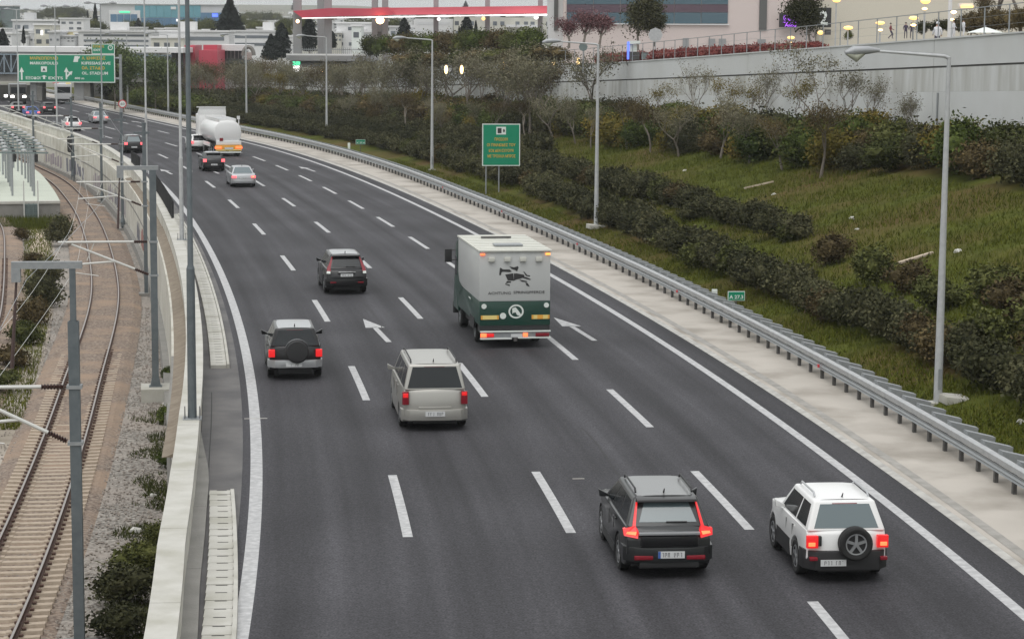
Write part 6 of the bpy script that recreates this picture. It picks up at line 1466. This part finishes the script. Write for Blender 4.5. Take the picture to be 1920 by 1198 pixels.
# phone booth / machines
t = thing('ticket_kiosk', 'small kiosk with white roof and blue post behind the railing', 'kiosk', (0, 0, 0)); bb(t, 'roof', 'swhite', 1175, 1195, 77, 83, 178, 1, .2); bb(t, 'panel', 'swhite', 1176, 1189, 84, 97, 178, .6); bb(t, 'blue_post', 'blueled', 1171, 1174.5, 79, 111, 178, .3); bb(t, 'base', 'darkmetal', 1176, 1194, 97.5, 112, 178, .7)
t = thing('teal_bin', 'teal bin right of the kiosk', 'bin', (0, 0, 0)); bb(t, 'body', 'tealsteel', 1198, 1210, 100, 111, 177, .6); bb(t, 'lid', 'darkmetal', 1197, 1211, 98, 100, 177, .7)
for px, py, r, lab in ((1089, 88, .36, 'round grey green street sign seen from behind, left of the kiosk'), (1223, 66, .58, 'octagonal grey sign back in front of the dark tree')):
    x, y, z = gp(px, py, 176); t = thing('round_sign', lab, 'sign', (x, y, z)); m_ = MB(); m_.tube([(0, 0, 0), (0, .04, 0)], r, 8); m_.build('plate', 'galvlight' if r > .5 else 'tealsteel', t); m_ = MB(); m_.tube([(0, .08, -2.0), (0, .08, r)], .04, 6); m_.build('post', 'galv', t)
# lit lamps above the wall
for px, py, d, r, zs, mt in ((1412, 88, 150, .42, .6, 'lampglow'), (1475, 71, 150, .30, .8, 'lampglow'), (1475, 81, 150, .14, 1.3, 'bollard'), (1530, 62, 146, .26, 1.2, 'lampglow'), (1581, 53, 142, .36, .8, 'lampglow'), (1640, 44, 138, .34, .75, 'lampglow'), (1641, 57, 138, .18, 1, 'bollard'), (1702, 35, 134, .34, .75, 'lampglow'), (1702, 48, 134, .20, .9, 'bollard'), (1558, 3, 142, .30, .9, 'lampglow'), (1723, 4, 136, .36, 1.1, 'lampglow'), (1722, 18, 136, .20, .9, 'bollard'), (1776, 24, 132, .20, 1, 'halogen'), (1774, 38, 132, .15, 1, 'bollard')):
    x, y, z = gp(px, py, d); t = thing('glowing_lamp', 'warm glowing lamp globe in the row of street lights above the retaining wall', 'lamp', (x, y, z), 0, 'glowing lamps above the wall')
    bm = bmesh.new(); bmesh.ops.create_uvsphere(bm, u_segments=12, v_segments=8, radius=r * .85); me = bpy.data.meshes.new('globe'); bm.to_mesh(me); bm.free(); me.materials.append(A[mt]); o = link('globe', me, t); o.scale = (1.0, .6, zs * .5)
    sl = near(x, y)[0]; zg = TOP(sl) - .3
    m_ = MB(); m_.tube([(0, .1, zg - z), (0, .1, -r * .3)], .05, 6); m_.build('post', 'galvlight', t)
t = thing('street_banner_lamp', 'pale street lamp box with yellow light near the corner tree', 'street lamp', (0, 0, 0)); bb(t, 'head', 'bwhite', 1785, 1812, 8, 14, 135, .3); bb(t, 'light', 'lampglow', 1790, 1812, 12, 16.5, 134.8, .2); m_ = MB(); x, y, z = gp(1769, 60, 134); m_.tube([(x, y, z - 2), (x, y, z + 4)], .12, 8); m_.build('post', 'bwhite', t)
# pink building
DP = 215
t = thing('pink_building', 'large pale pink commercial building with a mirrored glass facade and a dark vertical slot', 'building', (0, 0, 0))
bb(t, 'wall', 'pink', 1052, 1520, -60, 120, DP, 30); bb(t, 'wall', 'cream', 1521, 2080, -60, 120, DP + .5, 30)  # right part is the same wall, warm lamplight painted into its colour
bb(t, 'plinth_band', 'bwhite', 1056, 1359, 45.3, 47, DP, .3, .25)
n = 6
for i in range(n):
    for j, (a, b, mt) in enumerate(((-40, -14, 'facade'), (-13.2, 9.6, 'facade'), (10.2, 24.5, 'facade2'), (25, 45, 'facade'))):
        p0 = 1057 + i * 50; bb(t, 'facade_pane', mt, p0 + .5, p0 + 49.5, a, b, DP, .3, .12)
bb(t, 'slot_window', 'seam', 1415, 1429, -40, 57, DP, .3, .15)
for p0, p1, a, b in ((1274, 1285, 72, 93), (1322, 1334, 73, 92), (1341, 1354, 73, 92), (1413, 1428, 74, 82)): bb(t, 'door', 'pylon', p0, p1, a, b, DP, .3, .15)
t2 = thing('white_stair_tower', 'pale stair tower with a dark window slot at the left end of the pink building', 'tower', (0, 0, 0)); bb(t2, 'wall', 'bwhite', 1024, 1051.5, -60, 120, DP + 3, 10); bb(t2, 'slot_window', 'seam', 1034, 1041.5, -60, 58, DP + 3, .3, .15)
t = thing('purple_led_sign', 'black sign board with purple glowing letters on the pink building', 'sign', (0, 0, 0)); bb(t, 'board', 'sdark', 1453, 1503, 26, 52, DP - 1, .4); bb(t, 'wing', 'sdark', 1490, 1548, 26, 48, DP - .8, .3)
x, y, z = gp(1460, 39.5, DP - 1.2); put_text('GALAXY', .72, 'purple', t, 0, 0, 0, width=1.45).location = (x, y, z); x, y, z = gp(1463, 51, DP - 1.2); put_text('Allou', .5, 'purple', t, 0, 0, 0, width=1.1).location = (x, y, z); bb(t, 'line', 'purple', 1460, 1487, 42.5, 44, DP - 1.2, .1)
t = thing('dark_panel_sign', 'dark panel with a large white figure beside the purple sign', 'sign', (0, 0, 0)); bb(t, 'board', 'sdark', 1524, 1549, 16, 52, DP - 1.6, .4); x, y, z = gp(1527, 47, DP - 2); put_text('2', 1.9, 'swhite', t, 0, 0, 0, width=.8, bold=.05).location = (x, y, z); bb(t, 'foot', 'darkmetal', 1538, 1549, 56, 66, DP - 1.6, .4)
# people on the street
def person(lab, px, pfeet, d, h, top, legs, hat=None, pose=0, rz=0, skinny=1):
    x, y, z = gp(px, pfeet, d); t = thing('person', lab, 'person', (x, y, z), rz)
    k = h / 1.75; sp_ = .25 if pose else .1
    J = [(0, 0, .95), (0, 0, 1.2), (0, .01, 1.42), (0, .01, 1.52), (0, -.01, 1.66), (-.19, 0, 1.40), (-.27, .03 + sp_ * .3, 1.14), (-.26, -.06 - sp_ * .3, .90), (.19, 0, 1.40), (.27, -.03, 1.14), (.24, -.14 - sp_, .95), (-.10, 0, .90), (-.12, .04 - sp_, .50), (-.12, sp_, .08), (-.12, sp_ - .16, .04), (.10, 0, .90), (.12, -sp_, .50), (.12, -sp_ * .6, .08), (.12, -sp_ * .6 - .16, .04)]
    E = [(0, 1), (1, 2), (2, 3), (3, 4), (2, 5), (5, 6), (6, 7), (2, 8), (8, 9), (9, 10), (0, 11), (11, 12), (12, 13), (13, 14), (0, 15), (15, 16), (16, 17), (17, 18)]
    Rr = [.15, .15, .14, .06, .10, .075, .055, .04, .075, .055, .04, .10, .07, .05, .04, .10, .07, .05, .04]
    me = bpy.data.meshes.new('body'); me.from_pydata([(a * k, b * k, c * k) for a, b, c in J], E, []); o = link('body', me, t)
    md = o.modifiers.new('skin', 'SKIN'); ss = o.modifiers.new('smooth', 'SUBSURF'); ss.levels = 1; ss.render_levels = 1
    for v, r in zip(me.skin_vertices[0].data, Rr): v.radius = (r * k * skinny, r * k * .8 * skinny)
    me.skin_vertices[0].data[0].use_root = True
    bpy.context.view_layer.update(); nm = bpy.data.meshes.new_from_object(o.evaluated_get(bpy.context.evaluated_depsgraph_get())); o.modifiers.clear(); o.data = nm
    for m in (top, legs, 'skin'): nm.materials.append(A[m])
    for p in nm.polygons:
        zc = p.center.z / k; ax = abs(p.center.x) / k; p.material_index = 1 if zc < .92 and ax < .22 else (2 if zc > 1.50 or (zc < 1.0 and ax >= .22) else 0); p.use_smooth = True
    bm = bmesh.new(); bmesh.ops.create_uvsphere(bm, u_segments=12, v_segments=8, radius=.115 * k)
    for v in bm.verts: v.co.z = v.co.z * .9 + 1.70 * k + (.02 if hat else 0); v.co.y += .02 * k
    bmesh.ops.delete(bm, geom=[v for v in bm.verts if v.co.z < 1.66 * k], context='VERTS')
    hm = bpy.data.meshes.new('hair'); bm.to_mesh(hm); bm.free(); hm.materials.append(A['clothw' if hat else 'hair']); link('hat' if hat else 'hair', hm, t)
person('person in a white jacket and white hat leaning behind the wall top at the right', 1747, 95, 128, 1.62, 'clothw', 'clothd', True, 0, math.pi, 1.2)
person('person in dark red walking behind the railing near the glowing lamps', 1660, 73, 140, .98, 'clothr', 'clothd', None, 1, 1.2)
person('left one of two dark dressed people standing by the lamps', 1688, 73, 138, 1.0, 'clothd', 'clothd'); person('right one of two dark dressed people standing by the lamps', 1699, 73, 138, .98, 'clothd', 'clothd')
person('person in pale clothes right of the person with the white hat', 1777, 70, 130, .98, 'clothw', 'clothw', None, 0, 1)
person('person in pale clothes and dark hair farthest right by the white parasol', 1795, 68, 130, .96, 'clothw', 'clothw', None, 0, 2)
t = thing('parasol', 'flat white parasol top just above the retaining wall at the right', 'parasol', gp(1836, 62, 122)); m_ = MB()
n = 8; v = [(0, 0, .32)] + [(1.05 * math.cos(2 * math.pi * k / n), 1.05 * math.sin(2 * math.pi * k / n), 0) for k in range(n)] + [(0, 0, .28)]
m_.add(v, [(0, 1 + k, 1 + (k + 1) % n) for k in range(n)] + [(9, 1 + (k + 1) % n, 1 + k) for k in range(n)]); m_.build('canopy', 'swhite', t); m_ = MB(); m_.tube([(0, 0, -2.2), (0, 0, .4)], .03, 6); m_.build('pole', 'galv', t)
for px, d, lab in ((1581, 150, 'pair of potted pointed shrubs under a glowing lamp'),): sc_bush('potted_shrub', 'hedge2', px, 76, 148, .9, .9, lab, 'shrub', None, False)
for i in range(5): sc_bush('street_shrub', 'hedge', 1722 + i * 22, 66 - i * 1.5, 150, 1.8, 1.3, 'dark shrub behind the people on the street', 'shrub', 'dark shrubs behind the people', False)
# ---------------------------------------------------------------- the city
wcache = {}
def house(px0, px1, pt, pb, d, mt, lab, rows=2, cols=4, roof=True, group=None, dep=None, band=False, cat='building', name='house', wmt='wdark'):
    x0, _, zt = gp(px0, pt, d); x1 = gp(px1, pb, d)[0]; zb = gp(px0, pb, d)[2]; w_ = x1 - x0; h = zt - zb; dep = dep or max(8, w_ * .6)
    t = thing(name, lab, cat, ((x0 + x1) / 2, d, zb - 6), 0, group)
    m_ = MB(); m_.box(-w_ / 2, w_ / 2, 0, dep, 0, h + 6); m_.build('wall', mt, t)
    if roof:
        m_ = MB(); m_.box(-w_ / 2 - .25, w_ / 2 + .25, -.3, dep + .2, h + 6.01, h + 6.35); rf = m_.build('roof', 'bwhite', t)
        if w_ > 9: m_ = MB(); a = R.uniform(-.3, .2) * w_; m_.box(a, a + w_ * .22, 2, 5, h + 6.36, h + 8.0); m_.build('stair_head', mt, rf)
    rh = h / (rows + .3); cw_ = w_ / cols
    key = (round(cw_ * .55, 1), round(rh * .42, 1), wmt, band)
    for r in range(rows):
        z = 6 + h - rh * (r + .85)
        if band:
            m_ = MB(); m_.box(-w_ * .43, w_ * .43, -.06, 0, z, z + rh * .38); m_.build('window_band', wmt, t); continue
        for c in range(cols):
            if R.random() < .22: continue
            if key not in wcache:
                m_ = MB(); m_.box(-key[0] / 2, key[0] / 2, -.06, 0, 0, key[1]); wcache[key] = m_.mesh('window', wmt)
            link('window', wcache[key], t, (-w_ / 2 + cw_ * (c + .5) + R.uniform(-.1, .1) * cw_, 0, z))
    if h > 5 and not band:
        m_ = MB(); z = 6 + h - rh * 1.02; a = R.uniform(-.4, .1) * w_; m_.box(a, a + w_ * .35, -1.2, -.01, z, z + .5); m_.build('balcony', 'bwhite', t)
    return t
# landmark buildings
t = house(192, 432, 9, 62, 880, 'bgrey', 'large office building with teal and blue glass front on the hill', 1, 1, False, name='glass_office', dep=30, band=True, wmt='bgrey')
DD = 880
bb(t, 'x', 'bgrey', 192, 193, 9, 10, 879, .2) if 0 else None
tt = thing('glass_office_front', 'teal and dark blue glazing of the big office on the hill, with tiny lit signs', 'glass front', (0, 0, 0))
C.objects.unlink(tt); bpy.data.objects.remove(tt)
def sub(nm, mt, p0, p1, a, b, dd=.4):
    x0, _, z1 = gp(p0, a, DD); x1, _, z0 = gp(p1, b, DD); m_ = MB(); m_.box(x0 - t.location.x, x1 - t.location.x, -dd, -.0, z0 - t.location.z, z1 - t.location.z); return m_.build(nm, mt, t)
for i in range(9): sub('glass_panel', 'teal', 256 + i * 13.6, 256 + i * 13.6 + 13.2, 12, 34)
for i in range(10): sub('glass_panel', 'blueglass', 268 + i * 11, 268 + i * 11 + 10.6, 34.5, 58)
for i in range(5): sub('glass_panel', 'blueglass', 378 + i * 10, 378 + i * 10 + 9.6, 25, 56)
sub('portal', 'bwhite', 208, 266, 20.5, 55, .6); 
for i in range(4): sub('glass_panel', 'blueglass', 211 + i * 12.6, 211 + i * 12.6 + 11.6, 28, 47, .8)
sub('green_sign', 'greenled', 228, 247, 22.5, 25.5, .9); sub('blue_sign', 'blueled', 400, 410, 27, 33, .9); sub('cornice', 'bwhite', 190, 432, 8, 11, .7)
for p in (333, 353, 323): sub('lit_window', 'strip', p, p + 3.5, 37, 41, .8) if p > 330 else sub('lit_window', 'bwhite', p, p + 10, 14, 19, .8)
house(-20, 30, 13, 52, 600, 'tealsteel', 'grey glass tower block at the top left corner', 5, 4, True, name='office_block')
house(28, 112, 40, 82, 520, 'bgrey', 'grey flat roofed house in the left of the town', 2, 5)
house(68, 102, 48, 90, 470, 'bcream', 'beige house with one bright white window left of the yellow house', 2, 2, name='beige_house')
x, y, z = gp(82, 66, 469.6); m_ = MB(); m_.box(x - .2, x + .25, y - .1, y, z, z + .95); tag(m_.build('lit_window', 'strip'), 'single bright window on the beige house', 'window')
house(104, 152, 60, 80, 465, 'yellowwall', 'low yellow house under a grey flat roof right of the beige house', 1, 2, True, name='yellow_house')
house(116, 160, 37, 60, 520, 'bwhite', 'white block house behind the yellow house', 2, 3)
house(150, 290, 60, 92, 440, 'bwhite', 'long white terrace house with dark window strips behind the sign', 3, 1, True, band=True, name='terrace_house')
house(285, 345, 72, 96, 425, 'bcream', 'cream house left of the red station tower', 1, 3)
house(300, 430, 60, 84, 430, 'bwhite', 'long white low building behind the red station blocks', 1, 1, True, band=True, name='terrace_house')
house(435, 520, 60, 92, 450, 'bwhite', 'white flat building right of the tall cypress', 2, 1, True, band=True, name='terrace_house')
house(630, 700, 45, 92, 470, 'bwhite', 'white house seen between the second and third pylons', 3, 4); house(658, 676, 50, 82, 440, 'swhite', 'narrow bright white house between the pylons', 1, 1)
house(776, 845, 36, 92, 440, 'bwhite', 'white office with grey window strips under the canopy', 4, 1, False, band=True, name='office_block', wmt='bgrey')
house(848, 1030, 33, 92, 430, 'bcream', 'wide cream building with two rows of square windows under the canopy', 3, 13, False, name='long_building')
house(728, 775, 52, 90, 460, 'bgrey', 'grey house left of the white office under the canopy', 2, 3)
# rows of white houses climbing the hill
rows_ = [(470, 78, 14, 30), (540, 69, 12, 26), (640, 61, 10, 24), (800, 53, 10, 22), (1000, 46, 8, 19), (1300, 38, 7, 16), (1700, 31, 6, 13), (2200, 25, 5, 10)]
for d, pb, hh, ww in rows_:
    px = -25.0 + R.uniform(0, 10)
    while px < 1040:
        w_ = ww * R.uniform(.55, 1.45); h = hh * R.uniform(.6, 1.3)
        if R.random() < .86 and not (d < 900 and 185 < px < 430 and d > 600):
            mt = ['bwhite', 'bwhite', 'bgrey', 'bcream'][int(R.integers(4))]
            house(px, px + w_, pb - h, pb + 2, d + R.uniform(-20, 20), mt, {'bwhite': 'white', 'bgrey': 'grey', 'bcream': 'cream'}[mt] + ' flat roofed house ' + ('at the foot' if d < 600 else 'halfway up' if d < 1200 else 'at the top') + ' of the hillside town', 2 if h > 8 else 1, int(max(2, w_ / 6)), d < 1300, 'hillside town: ' + mt[1:] + ' houses at ' + ('the foot' if d < 600 else 'mid height' if d < 1200 else 'the top'))
        px += w_ * R.uniform(.9, 1.3)
for i in range(70):
    d = float(R.choice([500, 600, 760, 950, 1250])); px = R.uniform(-10, 1030); pb = float(np.interp(d, [500, 600, 760, 950, 1250, 1700], [76, 66, 58, 49, 41, 32]))
    x, y, z = gp(px, pb, d); o_ = link('town_tree', big_me['hedge2'][i % 3], None, (x, y, z - .5), (0, 0, i), label='dark round tree among the hillside houses', cat='tree', group='trees among the town houses'); q = R.uniform(.7, 1.2) * (1 + d / 1500); o_.scale = (q, q, q * .9)
# dark strip of wood on the skyline
for i in range(60):
    px = -20 + i * 18 + R.uniform(-5, 5); x, y, z = gp(px, 22, 2600); o_ = link('skyline_tree', big_me['hedge2'][i % 3], None, (x, y, z - 6), (0, 0, i), label='tiny grey tree on the skyline ridge', cat='tree', group='skyline trees'); o_.scale = (5, 5, 2.4)
# ---------------------------------------------------------------- haze
m = bpy.data.materials.new('haze'); m.use_nodes = True; n = m.node_tree; n.nodes.remove(n.nodes['Principled BSDF'])
pv = n.nodes.new('ShaderNodeVolumePrincipled'); pv.inputs['Color'].default_value = (.93, .96, .98, 1); pv.inputs['Density'].default_value = HAZE
n.links.new(pv.outputs[0], n.nodes['Material Output'].inputs['Volume']); A['haze'] = m
if HAZE > 0:
    m_ = MB(); m_.box(-6500, 6500, -300, 9500, -6.5, 90); m_.build('haze', 'haze', kind='stuff')
